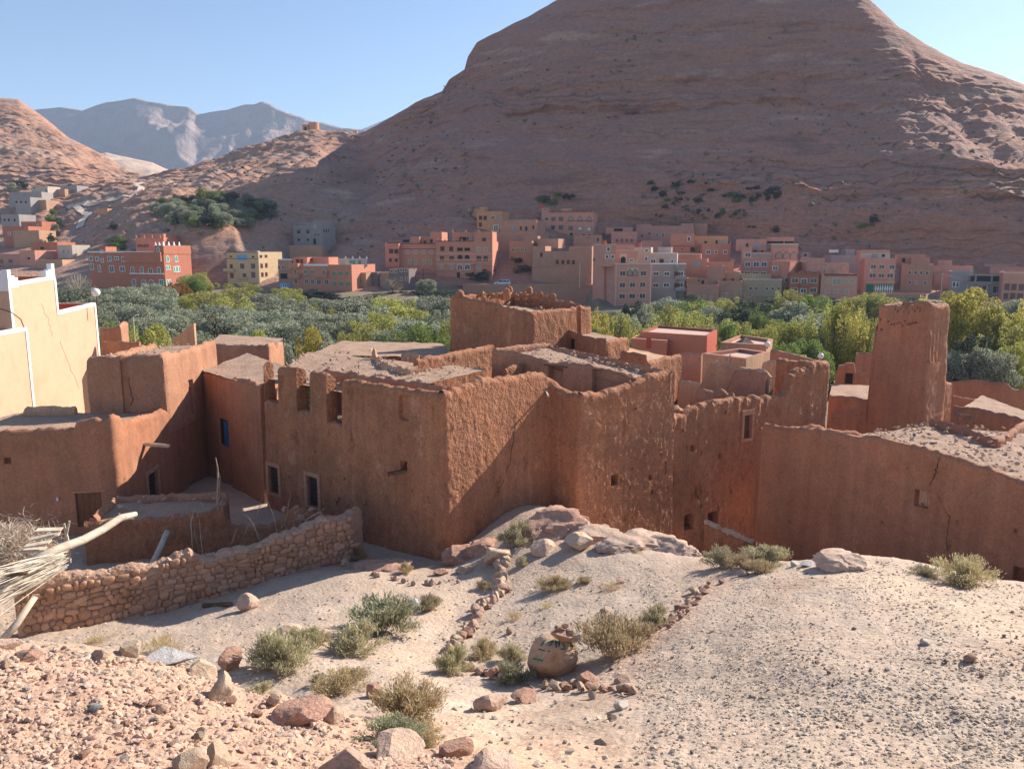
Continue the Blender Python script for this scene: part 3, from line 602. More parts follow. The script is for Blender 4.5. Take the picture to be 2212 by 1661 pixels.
# back roofs behind L
H3 = thing('mud_house', (-17, 62, -14), 'flat mud house with one long bare wall, behind the tall house with the groove', 'house')
h3a, h3b, h3c = atY(440, 745, 60)[:2], atY(583, 747, 60)[:2], atY(612, 738, 66)[:2]
mudwall('wall', [h3a, h3b, h3c], [(0, 450, 745), (0, 520, 746), (0, 582, 747), (1, 589, 741), (1, 596, 741), (1, 597, 752), (1, 601, 752), (1, 602, 740), (1, 611, 738)], -12, M_mud, H3, .4, .2, .03, 0, seed=49)
roof('roof', [(*h3a, -6.95), (*h3b, -6.95), (*h3c, -6.9), (h3a[0] - 2, h3a[1] + 9, -6.85)], H3, seed=17)
H4 = thing('ruined_house', (-33, 72, -15), 'small roofless mud ruin with a broken gable beside the cream house', 'ruin')
h4a, h4b, h4c = atY(215, 710, 72)[:2], atY(262, 710, 72)[:2], atY(276, 697, 76)[:2]
mudwall('wall', [h4a, h4b, h4c], [(0, 220, 710), (0, 240, 708), (0, 259, 708), (1, 264, 702), (1, 269, 697), (1, 275, 696)], -17, M_mud, H4, .4, .25, .04, 0, seed=51)
mudwall('wall', [atY(222, 741, 66)[:2], atY(300, 741, 66)[:2]], [(0, 222, 739), (0, 298, 739)], -13, M_mud, H4, .4, .3, .03, 0, seed=52)
gw = [atY(372, 735, 72), atY(421, 735, 72)]
fw = MB(); g0, g1 = np.array(gw[0]), np.array(gw[1]); dd_ = np.array((0, .35, 0))
zt1 = atY(421, 699, 72)[2]; zt0 = atY(378, 733, 72)[2]
fw.add([(g0[0], 72, -15), (g1[0], 72, -15), (g1[0], 72, zt1), (g0[0], 72, zt0), (g0[0], 72.4, -15), (g1[0], 72.4, -15), (g1[0], 72.4, zt1), (g0[0], 72.4, zt0)], [(0, 1, 2, 3), (5, 4, 7, 6), (1, 5, 6, 2), (3, 2, 6, 7), (4, 0, 3, 7)])
M_cream = mat('peach_render', [(.61, .38, .25), (.65, .415, .275), (.59, .37, .24)], .5, [('n', 3, .2, .02)], fine=(4, .06), wear=.05)
tag(fw.build('stair_wall', M_tan), 'small pale wall with a slanting top among bushes behind the mud houses', 'wall')
# back house K6 and upper tower K2
K6 = thing('mud_house', (-6, 62, -14), 'low mud house with shallow parapets left of the square tower house', 'house')
k6 = [atY(757, 757, 58)[:2], atY(924, 747, 66)[:2], atY(960, 760, 60)[:2]]
k6 = [atY(752, 757, 60)[:2], atY(803, 757, 58)[:2], atY(924, 748, 66)[:2], atY(958, 756, 61)[:2]]
mudwall('wall', [k6[1], k6[2], k6[3]], [(0, 805, 757), (0, 860, 753), (0, 922, 747), (1, 930, 748), (1, 957, 757)], -11, M_tan, K6, .35, .2, .03, 0, seed=53)
roof('roof', [(*atY(660, 764, 54)[:2], -6.8), (*atY(985, 772, 54)[:2], -6.9), (*atY(955, 752, 64)[:2], -7.1), (*atY(740, 752, 66)[:2], -7.1)], K6, seed=18)
q0, q1 = atY(866, 768, 52.5)[:2], atY(905, 768, 52.5)[:2]
mudwall('parapet', [q0, q1], [(0, 867, 769), (0, 880, 764), (0, 904, 767)], -8.5, M_tan, K6, .3, .2, .02, 0, seed=54)
KN, KL, KR = (1.25, 55.0), (-4.75, 60.2), (6.1, 60.3)
K2 = thing('tower_house', (1.2, 58, -14), 'square mud tower house with small pinnacles on its roof, behind the kasbah', 'house')
kb_ = (KL[0] + KR[0] - KN[0], KL[1] + KR[1] - KN[1])
mudwall('wall', [KL, KN, KR, kb_], [(0, 979, 641), (0, 1003, 643), (0, 1040, 650), (0, 1060, 655), (0, 1090, 665), (0, 1142, 674), (1, 1150, 674), (1, 1200, 670), (1, 1248, 667), (1, 1256, 661), (1, 1266, 665), (2, 1262, 662), (2, 1235, 652), (2, 1195, 646), (2, 1170, 636), (2, 1110, 632)], -13, M_stony, K2, .45, .13, .05, .022, [(1, 1249, 705, .5, 4.5, .15)], 55, closed=True, stones=.055, streak=.05)
kc = lambda f, g: (KN[0] + (KL[0] - KN[0]) * f + (KR[0] - KN[0]) * g, KN[1] + (KL[1] - KN[1]) * f + (KR[1] - KN[1]) * g)
roof('roof', [(*kc(.02, .02), -4.25), (*kc(.02, .98), -4.4), (*kc(.98, .98), -4.0), (*kc(.98, .02), -3.75)], K2, seed=19, rubble=60)
for px, yb, yt, w in ((988, 644, 628, .42), (1045, 648, 640, .3), (1103, 643, 620, .42), (1022, 646, 638, .26)):
    pass
def pinnacle(px, py, h, w, p0, p1, parent, seed, off=-.25):
    c, u, n = wallpt(px, py, p0, p1, off); V0, F0 = ICO[3]; V = V0.copy(); V[:, 2] = np.sign(V[:, 2]) * np.abs(V[:, 2]) ** .6
    V *= (w, w, h / 2 + .1); V *= 1 + .22 * fbm(V0 * 2.4 + seed, 3, seed)[:, None]
    return obj_np('pinnacle', V + c + (0, 0, h / 2 - .08), F0, M_stony, parent, smooth=True)
pinnacle(989, 643, .55, .3, KL, KN, K2, 1); pinnacle(1040, 650, .36, .2, KL, KN, K2, 2); pinnacle(1071, 646, .7, .27, KL, KN, K2, 5, -1.2)
pinnacle(1147, 637, .65, .3, KR, kb_, K2, 3); pinnacle(1104, 634, .6, .3, KR, kb_, K2, 7); pinnacle(1199, 645, .4, .22, KR, kb_, K2, 4)
lumps('rubble', [(np.array((*kc(.9 - .02 * i, .30 + .018 * i), -3.4 + .1 * (i % 3))), .16 + .05 * (i % 4)) for i in range(26)], M_stony, K2, 5, 2)
AN, AL, AR = atY(1309, 734, 54)[:2], atY(1222, 714, 58.2)[:2], atY(1359, 732, 56.6)[:2]
K3 = thing('mud_room', (AN[0], AN[1] + 2, -10), 'small mud room with a dark window, built against the square tower house', 'house')
mudwall('wall', [AL, AN, AR], [(0, 1222, 712), (0, 1228, 714), (0, 1236, 722), (0, 1270, 729), (0, 1306, 735), (1, 1312, 735), (1, 1357, 732)], -12, M_stony, K3, .35, .13, .05, .01, [(0, 1233, 743, .9, .75, .4)], 57, stones=.06)
c_, u_, n_ = wallpt(1233, 743, AL, AN); MB().box(c_ - u_ * .42 - n_ * .39 - zz * .35, u_ * .84, n_ * .04, zz * .7).build('window', M_dark, K3)
roof('roof', [(*AL, -5.95), (*AN, -6.0), (*AR, -5.95), (AL[0] + AR[0] - AN[0], AL[1] + AR[1] - AN[1], -5.85)], K3, seed=20)
# K5 between the roof room and the terraces
K5 = thing('mud_house', (9, 53, -14), 'mud house with a pale sandy roof and streaked rough side, behind the roof room', 'house')
k5a, k5b, k5c, k5d = atY(1340, 768, 50.5)[:2], atY(1401, 781, 49.5)[:2], atY(1472, 768, 53.2)[:2], atY(1360, 745, 58)[:2]
mudwall('wall', [k5a, k5b, k5c], [(0, 1345, 763), (0, 1364, 764), (0, 1399, 773), (0, 1401, 781), (1, 1405, 781), (1, 1440, 774), (1, 1470, 767)], -13, M_stony, K5, .35, .13, .04, .01, seed=59, stones=.05, streak=.05)
roof('roof', [(*k5a, -6.85), (*k5b, -6.95), (*k5c, -6.95), (*k5d, -6.75)], K5, M_tan, seed=21)
# rough-walled house K4 to the right of the kasbah
K4a, K4b = (8.75, 42.85), (21.2, 51.9)
K4 = thing('rough_house', (15, 48, -15.5), 'rough crumbling earthen house with two arched holes at its foot, right of the kasbah', 'house')
mudwall('wall', [K4a, K4b, (19, 55)], [(0, 1455, 901), (0, 1479, 899), (0, 1501, 884), (0, 1523, 870), (0, 1558, 867), (0, 1595, 862), (0, 1621, 859), (0, 1643, 857), (0, 1652, 862), (0, 1663, 854), (0, 1697, 854), (0, 1705, 835), (0, 1711, 810), (0, 1724, 803), (0, 1752, 796), (0, 1753, 806), (0, 1757, 783), (0, 1770, 780), (0, 1793, 780), (1, 1795, 788)], -20.5, M_stony, K4, .6, .13, .07, .015,
        [(0, 1611, 921, .75, 1.5, .25), (0, 1484, 1126, .65, .9, .7), (0, 1535, 1121, .9, 1.0, .8), (0, 1451, 1030, .12, 1.4, .2), (0, 1493, 968, .25, .3, .4), (0, 1500, 1064, .14, .6, .2), (0, 1555, 985, .2, .3, .3)] + pits(0, 1465, 1640, 890, 1100, 16, 5), 61, stones=.10, streak=.10, edge=.13)
lean('window', 1611, 921, K4a, K4b, .72, 1.46, M_wood, K4, .2)
c_, u_, n_ = wallpt(1611, 921, K4a, K4b); rr = MB()
for a, b in ((-.54, -.38), (.38, .54)): rr.box(c_ + u_ * a - zz * .9 - n_ * .1, u_ * (b - a), n_ * .24, zz * 1.95)
rr.box(c_ - u_ * .377 + zz * .74 - n_ * .1, u_ * .754, n_ * .23, zz * .3); rr.box(c_ - u_ * .377 - zz * .9 - n_ * .1, u_ * .754, n_ * .26, zz * .16); rr.build('window_surround', M_rim, K4)
q0, q1, q2 = atY(1448, 882, 45)[:2], atY(1518, 878, 46.5)[:2], atY(1530, 878, 50)[:2]
mudwall('inner_wall', [q0, q1], [(0, 1452, 885), (0, 1470, 881), (0, 1480, 888), (0, 1492, 880), (0, 1500, 883), (0, 1512, 874), (0, 1517, 880)], -13, M_tan, K4, .3, .12, .05, 0, seed=63, edge=.12)
q0, q1 = atY(1497, 860, 50)[:2], atY(1600, 865, 50.5)[:2]
mudwall('inner_wall', [q0, q1], [(0, 1499, 868), (0, 1512, 850), (0, 1523, 843), (0, 1545, 844), (0, 1562, 845), (0, 1575, 858), (0, 1584, 848), (0, 1598, 868)], -13, M_mud, K4, .35, .12, .06, 0, seed=65, edge=.15)
roof('floor', [(*K4a, -10.6), (*K4b, -10.6), (18, 57, -10.4), (8, 54, -10.4)], K4, seed=22)
P0_, P1_, P2_ = atY(1513, 830, 55.5)[:2], atY(1590, 830, 53.5)[:2], atY(1662, 830, 51.5)[:2]
K7 = thing('ruined_wall', (17, 53, -13), 'standing ruined wall with two-tone tan plaster above the rough house', 'wall')
mudwall('wall', [P0_, P2_], [(0, 1514, 830), (0, 1519, 814), (0, 1529, 788), (0, 1545, 784), (0, 1572, 786), (0, 1590, 796), (0, 1593, 796), (0, 1612, 795), (0, 1630, 797), (0, 1645, 800), (0, 1658, 807), (0, 1661, 815)], -13, M_tan, K7, .45, .15, .04, .01, seed=67, edge=.08)
mudwall('plaster_patch', [(P1_[0] - .6, P1_[1] + .02), (P2_[0] - .3, P2_[1] - .12)], [(0, 1567, 852), (0, 1588, 800), (0, 1625, 801), (0, 1652, 808)], -13, M_rim, K7, .1, .15, .012, .01, seed=68, edge=.02)
crack(K7, [(1585, 822), (1584, 848), (1583, 860)], P1_, P2_, .04, .05, 5)
# terraces with a light roof
def boxhouse(name, label, fl, fr, br, bl, zt, zb, m, mr, rim=.35, mrim=None, par=.4, cat='house', parts=True):
    o = thing(name, ((fl[0] + br[0]) / 2, (fl[1] + br[1]) / 2, zb), label, cat); P = [fl, fr, br, bl]; c = np.mean(P, 0)
    mb = MB(); n = 4; inn = [tuple(np.array(p) + (c - p) / np.linalg.norm(c - np.array(p)) * rim * 1.3) for p in P]
    V = [(x, y, zb) for x, y in P] + [(x, y, zt) for x, y in P] + [(x, y, zt) for x, y in inn] + [(x, y, zt - par) for x, y in inn]
    mb.add(V[:8], [(i, (i + 1) % 4, 4 + (i + 1) % 4, 4 + i) for i in range(4)], 0)
    mb.build('wall', m, o)
    r = MB(); r.add(V[4:], [(i, (i + 1) % 4, 4 + (i + 1) % 4, 4 + i) for i in range(4)] + [(4 + i, 4 + (i + 1) % 4, 8 + (i + 1) % 4, 8 + i) for i in range(4)], 0); r.build('parapet', mrim or m, o)
    MB().add([(x, y, zt - par + .004) for x, y in inn], [(0, 1, 2, 3)]).build('roof', mr, o)
    return o
M_redrim = mat('dark_red_trim', [(.30, .085, .06), (.34, .10, .07)], 2)
M_pinkroof = mat('pale_pink_screed', [(.52, .35, .275), (.58, .40, .32)], 1, fine=(5, .1))
M_salmon = mat('salmon_render', [(.58, .225, .13), (.61, .245, .145), (.56, .215, .125)], .3, [('n', 4, .2, .02)], fine=(3, .05))
M_redside = mat('brick_red_render', [(.50, .11, .07)], fine=(3, .05))
t1 = [atY(1516, 763.6, 65.4)[:2], atY(1612, 775.6, 62)[:2], atY(1663, 761, 66.3)[:2], atY(1599, 752.6, 69)[:2]]
T1 = boxhouse('flat_roof_house', 'tan house with a pale flat roof edged in dull red, behind the plastered ruin', *t1, -8.3, -14, M_tan, M_pinkroof, .5, mat('dull_red_edge', [(.36, .17, .13)]), .3)
c_, u_, n_ = wallpt(1578, 785, t1[0], t1[1], .08); MB().tube([c_ + zz * .75, c_ - zz * .9 - u_ * .3], .06, 6).build('drain_pipe', mat('grey_plastic', [(.45, .42, .40)], fine=None), T1)
t2 = [atY(1556, 757, 73)[:2], atY(1655, 762, 71)[:2], atY(1668, 755, 76)[:2], atY(1598, 742, 80)[:2]]
T2 = boxhouse('flat_roof_house', 'low terrace roof carrying a dark pyramid tent among the flat roofs', *t2, -8.25, -13, M_pink, M_pinkroof, .4, M_mud, .3)
tq = [atY(x, y, 74) for x, y in ((1590, 754), (1632, 754))]; tc = (np.array(tq[0]) + tq[1]) / 2
ten = MB(); hw = (tq[1][0] - tq[0][0]) / 2; V = [tc + np.array(d) for d in ((-hw, -1.2, .25), (hw, -1.2, .25), (hw, 1.6, .25), (-hw, 1.6, .25), (0, .2, 1.15))]
ten.add(V, [(0, 1, 4), (1, 2, 4), (2, 3, 4), (3, 0, 4)]); V2 = [tc + np.array(d) for d in ((-hw, -1.2, -.25), (hw, -1.2, -.25), (hw, 1.6, -.25), (-hw, 1.6, -.25))]; ten.add(V[:4] + V2, [(4, 5, 1, 0), (5, 6, 2, 1), (6, 7, 3, 2), (7, 4, 0, 3)])
tag(ten.build('tent', mat('dark_woven_cloth', [(.16, .13, .10), (.22, .18, .14)], 3)), 'dark pyramid-shaped woven tent on the terrace roof', 'tent')
w0, w1 = atY(1664, 756, 70), atY(1770, 781, 64)
lw = thing('terrace_wall', (w0[0], w0[1], -13), 'long low brown wall descending past two globe lamps', 'wall')
mudwall('wall', [w0[:2], w1[:2]], [(0, 1665, 755), (0, 1768, 781)], -13, M_mud, lw, .5, .4, .01, 0, seed=71, edge=.01)
def globe(px, py, Y, r, zfoot, label):
    c = np.array(atY(px, py, Y)); o = thing('globe_lamp', (c[0], c[1], zfoot), label, 'lamp', 'globe lamps on the rooftops')
    MB().tube([(c[0], c[1], zfoot), (c[0], c[1], c[2] - r * .8)], .05, 6).build('pole', M_iron, o)
    V0, F0 = ICO[3]; obj_np('globe', V0 * r + c, F0, mat('white_globe', [(.8, .78, .76)], fine=None, rough=.4) if 'white_globe' not in bpy.data.materials else bpy.data.materials['white_globe'], o, smooth=True)
globe(1658, 744, 71, .26, -8.6, 'white globe lamp on the terrace roof behind the dark tent'); globe(1773, 769, 64.4, .24, -9, 'white globe lamp at the lower end of the long brown wall')
K8 = thing('mud_house', (21, 58, -13), 'brown walls of an open yard just left of the high corner of the rough house', 'house')
q = [atY(1645, 800, 58)[:2], atY(1692, 800, 56.5)[:2], atY(1707, 820, 54)[:2]]
mudwall('wall', q, [(0, 1647, 784), (0, 1660, 780), (0, 1690, 779), (1, 1693, 803), (1, 1700, 806), (1, 1706, 812)], -13, M_tan, K8, .3, .18, .03, 0, seed=73)
q = [atY(1693, 800, 62)[:2], atY(1755, 800, 60)[:2]]; mudwall('wall', q, [(0, 1694, 790), (0, 1722, 787), (0, 1752, 777)], -13, M_salmon, K8, .3, .25, .01, 0, seed=74)
roof('yard_floor', [(*atY(1655, 845, 52)[:2], -10.4), (*atY(1712, 845, 54)[:2], -10.4), (*atY(1712, 840, 59)[:2], -10.4), (*atY(1650, 840, 59)[:2], -10.4)], K8, seed=25)
K9 = thing('mud_house', (17, 58, -13), 'low reddish walled yard between the rough sandy house and the tan flat roof', 'house')
q = [atY(1469, 770, 60)[:2], atY(1515, 770, 59)[:2]]; mudwall('wall', q, [(0, 1471, 764), (0, 1479, 761), (0, 1514, 765)], -13, M_pink, K9, .3, .25, .02, 0, seed=75)
q = [atY(1471, 810, 56)[:2], atY(1514, 800, 56)[:2]]; mudwall('wall', q, [(0, 1472, 795), (0, 1495, 787), (0, 1513, 783)], -13, M_salmon, K9, .3, .25, .02, 0, seed=76)
q = [atY(1466, 840, 52)[:2], atY(1512, 840, 52)[:2]]; mudwall('wall', q, [(0, 1468, 822), (0, 1488, 823), (0, 1511, 828)], -13, M_tan, K9, .3, .25, .02, 0, seed=77)
roof('roof', [(*atY(1466, 826, 52.2)[:2], -9.6), (*atY(1514, 828, 52.2)[:2], -9.75), (*atY(1514, 815, 56)[:2], -9.5), (*atY(1466, 808, 56)[:2], -9.4)], K9, seed=27)
# modern salmon house
s0, s1, s2, s3 = atY(1383, 702, 80)[:2], atY(1527, 728, 76)[:2], atY(1549, 713, 82)[:2], atY(1420, 696, 87)[:2]
SH = boxhouse('salmon_house', 'plain modern salmon house with a brick-red end wall above the tree line', s0, s1, s2, s3, atY(1500, 723, 77)[2], -14, M_salmon, M_pinkroof, .25, M_redrim, .25)
e0, e1 = np.array(s1), np.array(s2); dn = (e1 - e0) / np.linalg.norm(e1 - e0); nn_ = np.array((dn[1], -dn[0])) * .02
ztS = atY(1500, 723, 77)[2]; MB().box((*(e0 + nn_ * .2), -14), (*(e1 - e0), 0), (*nn_, 0), (0, 0, ztS + 14 - .01)).build('end_wall', M_redside, SH)
f0 = atY(1364, 727, 79)[:2]; f1 = atY(1438, 741, 77.5)[:2]
bb = MB(); zl_ = atY(1400, 733, 78)[2]; bb.prism([f0, (f1[0], f1[1] - .6), (f1[0] + 1, f1[1] + 3), (f0[0] + 1, f0[1] + 3)], -14, zl_); bb.build('terrace_wall', M_salmon, SH)
c_, u_, n_ = wallpt(1401, 742, f0, (f1[0], f1[1] - .6), .03); MB().box(c_ - u_ * .22 - zz * .5, u_ * .5, n_ * .03, zz * 1.1).build('window', M_redside, SH)
# ruined tower
TN, TL_, TR = (29.6, 56.0), (27.35, 59.0), (32.2, 57.95)
TB = (TL_[0] + TR[0] - TN[0], TL_[1] + TR[1] - TN[1])
TW = thing('ruined_tower', (30, 58, -14.5), 'tall square ruined mud watchtower with rows of small holes below its top', 'tower')
mudwall('wall', [TL_, TN, TR, TB], [(0, 1894, 662), (0, 1897, 660), (0, 1935, 662), (0, 1960, 663), (0, 1972, 662), (0, 1974, 654), (0, 1990, 655), (1, 1998, 660), (1, 2038, 658), (2, 2040, 658), (2, 2010, 655)], -16, M_plaster, TW, .45, .13, .07, .028,
   [(0, 1920 + 6.0 * i, 694 + (4 if i % 2 else 0) + 3 * (i % 3), .12, .12, .12) for i in range(11)] + [(0, 1934 + 6 * i, 667 + (i % 2) * 5, .10, .12, .12) for i in range(10)] + [(0, 1900, 690, .2, .2, .25), (0, 1905, 712, .15, .15, .2)] + [(1, 2005 + 7.5 * i, 734, .26, 3.2, .05) for i in range(4)], 81, closed=True, streak=.02, edge=.14)
mudwall('side_wall', [(TL_[0] - 1.9, TL_[1] + 2.4), (TL_[0] + .2, TL_[1] - .3)], [(0, 1857, 925), (0, 1860, 905), (0, 1868, 885), (0, 1874, 870), (0, 1882, 868), (0, 1884, 850), (0, 1878, 830), (0, 1881, 800), (0, 1886, 742), (0, 1892, 725), (0, 1893, 700)], -16, M_plaster, TW, .5, .12, .06, .01, seed=83, edge=.2)
mudwall('side_wall', [(TR[0] - .1, TR[1] - .05), (TR[0] + 1.2, TR[1] + 1.0)], [(0, 2038, 812), (0, 2044, 812), (0, 2047, 826), (0, 2059, 828)], -16, M_plaster, TW, .5, .13, .05, .01, seed=85)
roof('roof', [(*TL_, -4.3), (*TN, -4.3), (*TR, -4.3), (*TB, -4.3)], TW, seed=28)
lumps('rubble', [(np.array((TN[0] + .25 * i + .1, TN[1] + .22 * i + .3, -3.72)), .2) for i in range(9)], M_rock_p, TW, 9, 1, .3)
# big smooth house R
R0, R1, R2 = (13.65, 42.0), (21.9, 33.2), (26.6, 28.2)
HR = thing('walled_house', (22, 37, -15), 'broad smooth-plastered mud house with one small window and a gravel roof, at the right', 'house')
mudwall('wall', [R0, R2], [(0, 1652, 919), (0, 1700, 925), (0, 1760, 929), (0, 1800, 936), (0, 1850, 945), (0, 1900, 949), (0, 1950, 958), (0, 2000, 970), (0, 2050, 985), (0, 2130, 1012), (0, 2212, 1043), (0, 2300, 1078), (0, 2420, 1130)], -20.5, M_plaster, HR, .5, .14, .05, .02,
        [(0, 1992, 1077, .62, .8, .3), (0, 2212, 1255, .8, 1.2, .6)] + pits(0, 1680, 2200, 990, 1180, 9, 6, .16), 87, edge=.05)
lean('window', 1995, 1078, R0, R2, .5, .74, M_tan, HR, .27)
crack(HR, [(2030, 988), (2022, 1020), (2012, 1043), (2008, 1050)], R0, R2, .022, .03, 1); crack(HR, [(2026, 1063), (2040, 1095), (2053, 1118), (2046, 1160), (2050, 1195)], R0, R2, .022, .03, 2)
mudwall('wall', [(13.75, 42.2), (24.6, 45.5)], [(0, 1665, 926), (0, 1733, 927), (0, 1752, 922), (0, 1775, 921), (0, 1786, 929), (0, 1830, 934), (0, 1900, 944), (0, 1958, 947), (0, 1966, 939), (0, 1985, 929), (0, 2010, 921), (0, 2032, 914)], -16, M_plaster, HR, .45, .16, .05, 0, seed=89)
mudwall('parapet', [(24.6, 45.5), atY(2158, 952, 40.5)[:2], atY(2240, 905, 46)[:2]], [(0, 2036, 914), (0, 2060, 920), (0, 2100, 934), (0, 2150, 951), (1, 2165, 950), (1, 2200, 927), (1, 2238, 905)], -11, M_plaster, HR, .4, .16, .04, 0, seed=90)
roof('roof', [(R0[0] + 1.2, R0[1] - .8, -10.05), (R2[0] + .3, R2[1] + .3, -10.2), (42, 38, -9.9), (24.4, 45.4, -9.85)], HR, seed=29, rubble=900, amp=.12)
MB().box(atY(2090, 985, 39.5), (1.1, .5, .02), (-.15, .3, 0), (0, 0, .06)).build('loose_plank', M_wood, HR)
# courtyard wall below the rough house
cw = thing('low_wall', (13, 36, -15), 'low broken wall topped with pale stones below the rough house', 'wall')
cw0, cw1 = atY(1522, 1135, 38.5), atY(1626, 1178, 37.5)
mudwall('wall', [cw0[:2], cw1[:2]], [(0, 1523, 1132), (0, 1545, 1144), (0, 1570, 1152), (0, 1600, 1165), (0, 1625, 1176)], -20, M_stony, cw, .4, .12, .05, 0, seed=91)
rs = np.random.RandomState(4)
lumps('coping_stones', [(np.array(wallpt(x, y, cw0[:2], cw1[:2], -.2)[0]) + (0, 0, .06), .12 + .08 * rs.rand()) for x, y in [(1525 + 5 * i, 1133 + 2.15 * i) for i in range(20)]], M_rock_p, cw, 3, 2)
# right background yard houses
def simple(name, label, segs, roofq=None, m=M_plaster, zb=-15, seed=1, cat='house'):
    p = segs[0][0]; o = thing(name, (p[0], p[1], zb), label, cat)
    for i, (a, b, t) in enumerate(segs): mudwall('wall', [a[:2], b[:2]], [(0,) + q for q in t], zb, m, o, .4, .2, .04, .01, seed=seed + i)
    if roofq: roof('roof', roofq, o, seed=seed)
    return o
simple('mud_house', 'mud house with a sandy roof between the rough house and the watchtower', [(atY(1790, 860, 61), atY(1882, 865, 59), [(1796, 855), (1833, 859), (1850, 862), (1878, 864)]), (atY(1796, 900, 56), atY(1850, 905, 55.5), [(1797, 893), (1820, 893), (1848, 887)])],
       [(*atY(1790, 857, 61.3)[:2], -11.2), (*atY(1885, 866, 59.3)[:2], -11.2), (*atY(1890, 826, 67)[:2], -11.1), (*atY(1798, 825, 68)[:2], -11.1)], seed=101)
G2 = simple('ruined_house', 'crumbling roofless mud ruin with a tiny window hole left of the watchtower', [(atY(1804, 820, 69), atY(1868, 825, 68), [(1806, 801), (1810, 790), (1824, 789), (1826, 784), (1846, 787), (1848, 805), (1868, 807)]), (atY(1846, 800, 73), atY(1890, 800, 72), [(1849, 764), (1870, 763), (1888, 762)])], None, M_mud, seed=103)
c_, u_, n_ = wallpt(1834, 817, atY(1804, 820, 69)[:2], atY(1868, 825, 68)[:2], .06); MB().box(c_ - u_ * .3 - zz * .45, u_ * .6, n_ * .03, zz * .9).build('window', M_dark, G2)
simple('yard_wall', 'long reddish yard wall with a stepped top at the right edge, behind the flat roofs', [(atY(2052, 830, 67), atY(2250, 830, 64), [(2058, 826), (2075, 824), (2104, 821), (2150, 826), (2178, 830), (2190, 843), (2240, 845)]), (atY(2060, 866, 62), atY(2132, 868, 62), [(2062, 855), (2090, 862), (2130, 866)])], None, M_plaster, seed=105, cat='wall')
simple('mud_house', 'flat-roofed mud house with a pale roof at the right edge, behind the gravel roof', [(atY(2058, 880, 55), atY(2225, 910, 50), [(2059, 876), (2100, 882), (2150, 893), (2212, 908)])], [(*atY(2059, 878, 55.3)[:2], -11.3), (*atY(2225, 911, 50.2)[:2], -11.3), (*atY(2240, 880, 55)[:2], -11.2), (*atY(2120, 861, 63)[:2], -11.2)], M_plaster, seed=107)
simple('low_wall', 'short lumpy mud wall right beside the foot of the watchtower', [(atY(2056, 905, 49.5), atY(2106, 908, 49), [(2058, 896), (2070, 892), (2085, 900), (2104, 901)])], None, M_stony, seed=109, cat='wall')
# ---------------------------------------------------------------- cream house with white trim
M_white = mat('white_paint', [(.80, .78, .76)], fine=(3, .04))
CH = thing('cream_house', (-38, 58, -14), 'cream house with white edges and stepped roof terraces at the left edge', 'house')
def slab(name, xy0, xy1, z0, z1, t, m):  # vertical slab between two plan points, thickness to the left
    a, b = np.array(xy0, float), np.array(xy1, float); d = (b - a) / np.linalg.norm(b - a); n = np.array((-d[1], d[0])) * t
    return MB().box((*a, z0), (*(b - a), 0), (*n, 0), (0, 0, z1 - z0)), name, m
yA, yB, yC = 55.4, 60.9, 66.4; XF = -35.0
zA = atY(35, 613, 55.4)[2]; zA2 = atY(137, 597, 60.9)[2]; zC1 = atY(141, 674, 60.9)[2]; zC2 = atY(214, 655, 66.4)[2]
mb = MB(); V = [(XF, yA, -15), (XF, yC, -15), (XF, yC, zC2), (XF, yB, zC1), (XF, yB, zA2), (XF, yA, zA)]
V2 = [(x - .3, y, z) for x, y, z in V]; mb.add(V + V2, [(0, 1, 2, 3), (0, 3, 4, 5), (7, 6, 9, 8), (6, 11, 10, 9), (1, 7, 8, 2), (2, 8, 9, 3), (3, 9, 10, 4), (4, 10, 11, 5), (5, 11, 6, 0)])
mb.add([(XF - .001, yA - .3, -15), (-48, yA - .3, -15), (-48, yA - .3, zA - .35), (XF - .001, yA - .3, zA - .35), (XF - .001, yA, -15), (-48, yA, -15), (-48, yA, zA - .35), (XF - .001, yA, zA - .35)], [(1, 0, 3, 2), (4, 5, 6, 7), (3, 7, 6, 2)])
mb.box((-48, yC - .3, -15), (12.7, 0, 0), (0, .3, 0), (0, 0, zC2 + 15)); mb.box((-48, yB - .3, zC1 - .5), (12.7, 0, 0), (0, .3, 0), (0, 0, zA2 - zC1 + .5))
mb.build('wall', M_cream, CH)
tr = MB()
def strip(p, q, w=.22, out=.03):      # white trim along the top edge (p->q), in plane x = XF
    p, q = np.array(p, float), np.array(q, float); tr.add([p + (out, 0, .05), q + (out, 0, .05), q + (out, 0, -w), p + (out, 0, -w), p + (-.34, 0, .05), q + (-.34, 0, .05)], [(0, 3, 2, 1), (0, 1, 5, 4)])
strip((XF, yA, zA), (XF, yB, zA2)); strip((XF, yB, zC1), (XF, yC, zC2))
tr.box((XF + .004, yA - .31, -15), (.04, 0, 0), (0, .26, 0), (0, 0, zA + 15)); tr.box((XF + .002, yC - .2, -15), (.045, 0, 0), (0, .25, 0), (0, 0, zC2 + 14.9)); tr.box((XF + .003, yB - .2, zC1 - .2), (.04, 0, 0), (0, .25, 0), (0, 0, zA2 - zC1))
for y0, z0, s in ((yA - .3, zA, 1), (yB - .05, zA2, -1)):
    for k in range(3): tr.box((XF - .32 - .002 * k, min(y0, y0 + s * (1.15 - .38 * k)), z0 - .3 + .42 * k), (.36 + .004 * k, 0, 0), (0, 1.15 - .38 * k, 0), (0, 0, .42 + (.3 if k == 0 else 0)))
    if s == 1: tr.box((XF - 2.2, y0 - .02, z0 - .5), (2.2, 0, 0), (0, .3, 0), (0, 0, 1.3))
tr.build('white_trim', M_white, CH)
MB().box((-48, yB, zC1 - 1.0), (12.6, 0, 0), (0, yC - yB - .3, 0), (0, 0, .1)).build('roof', M_redside, CH)
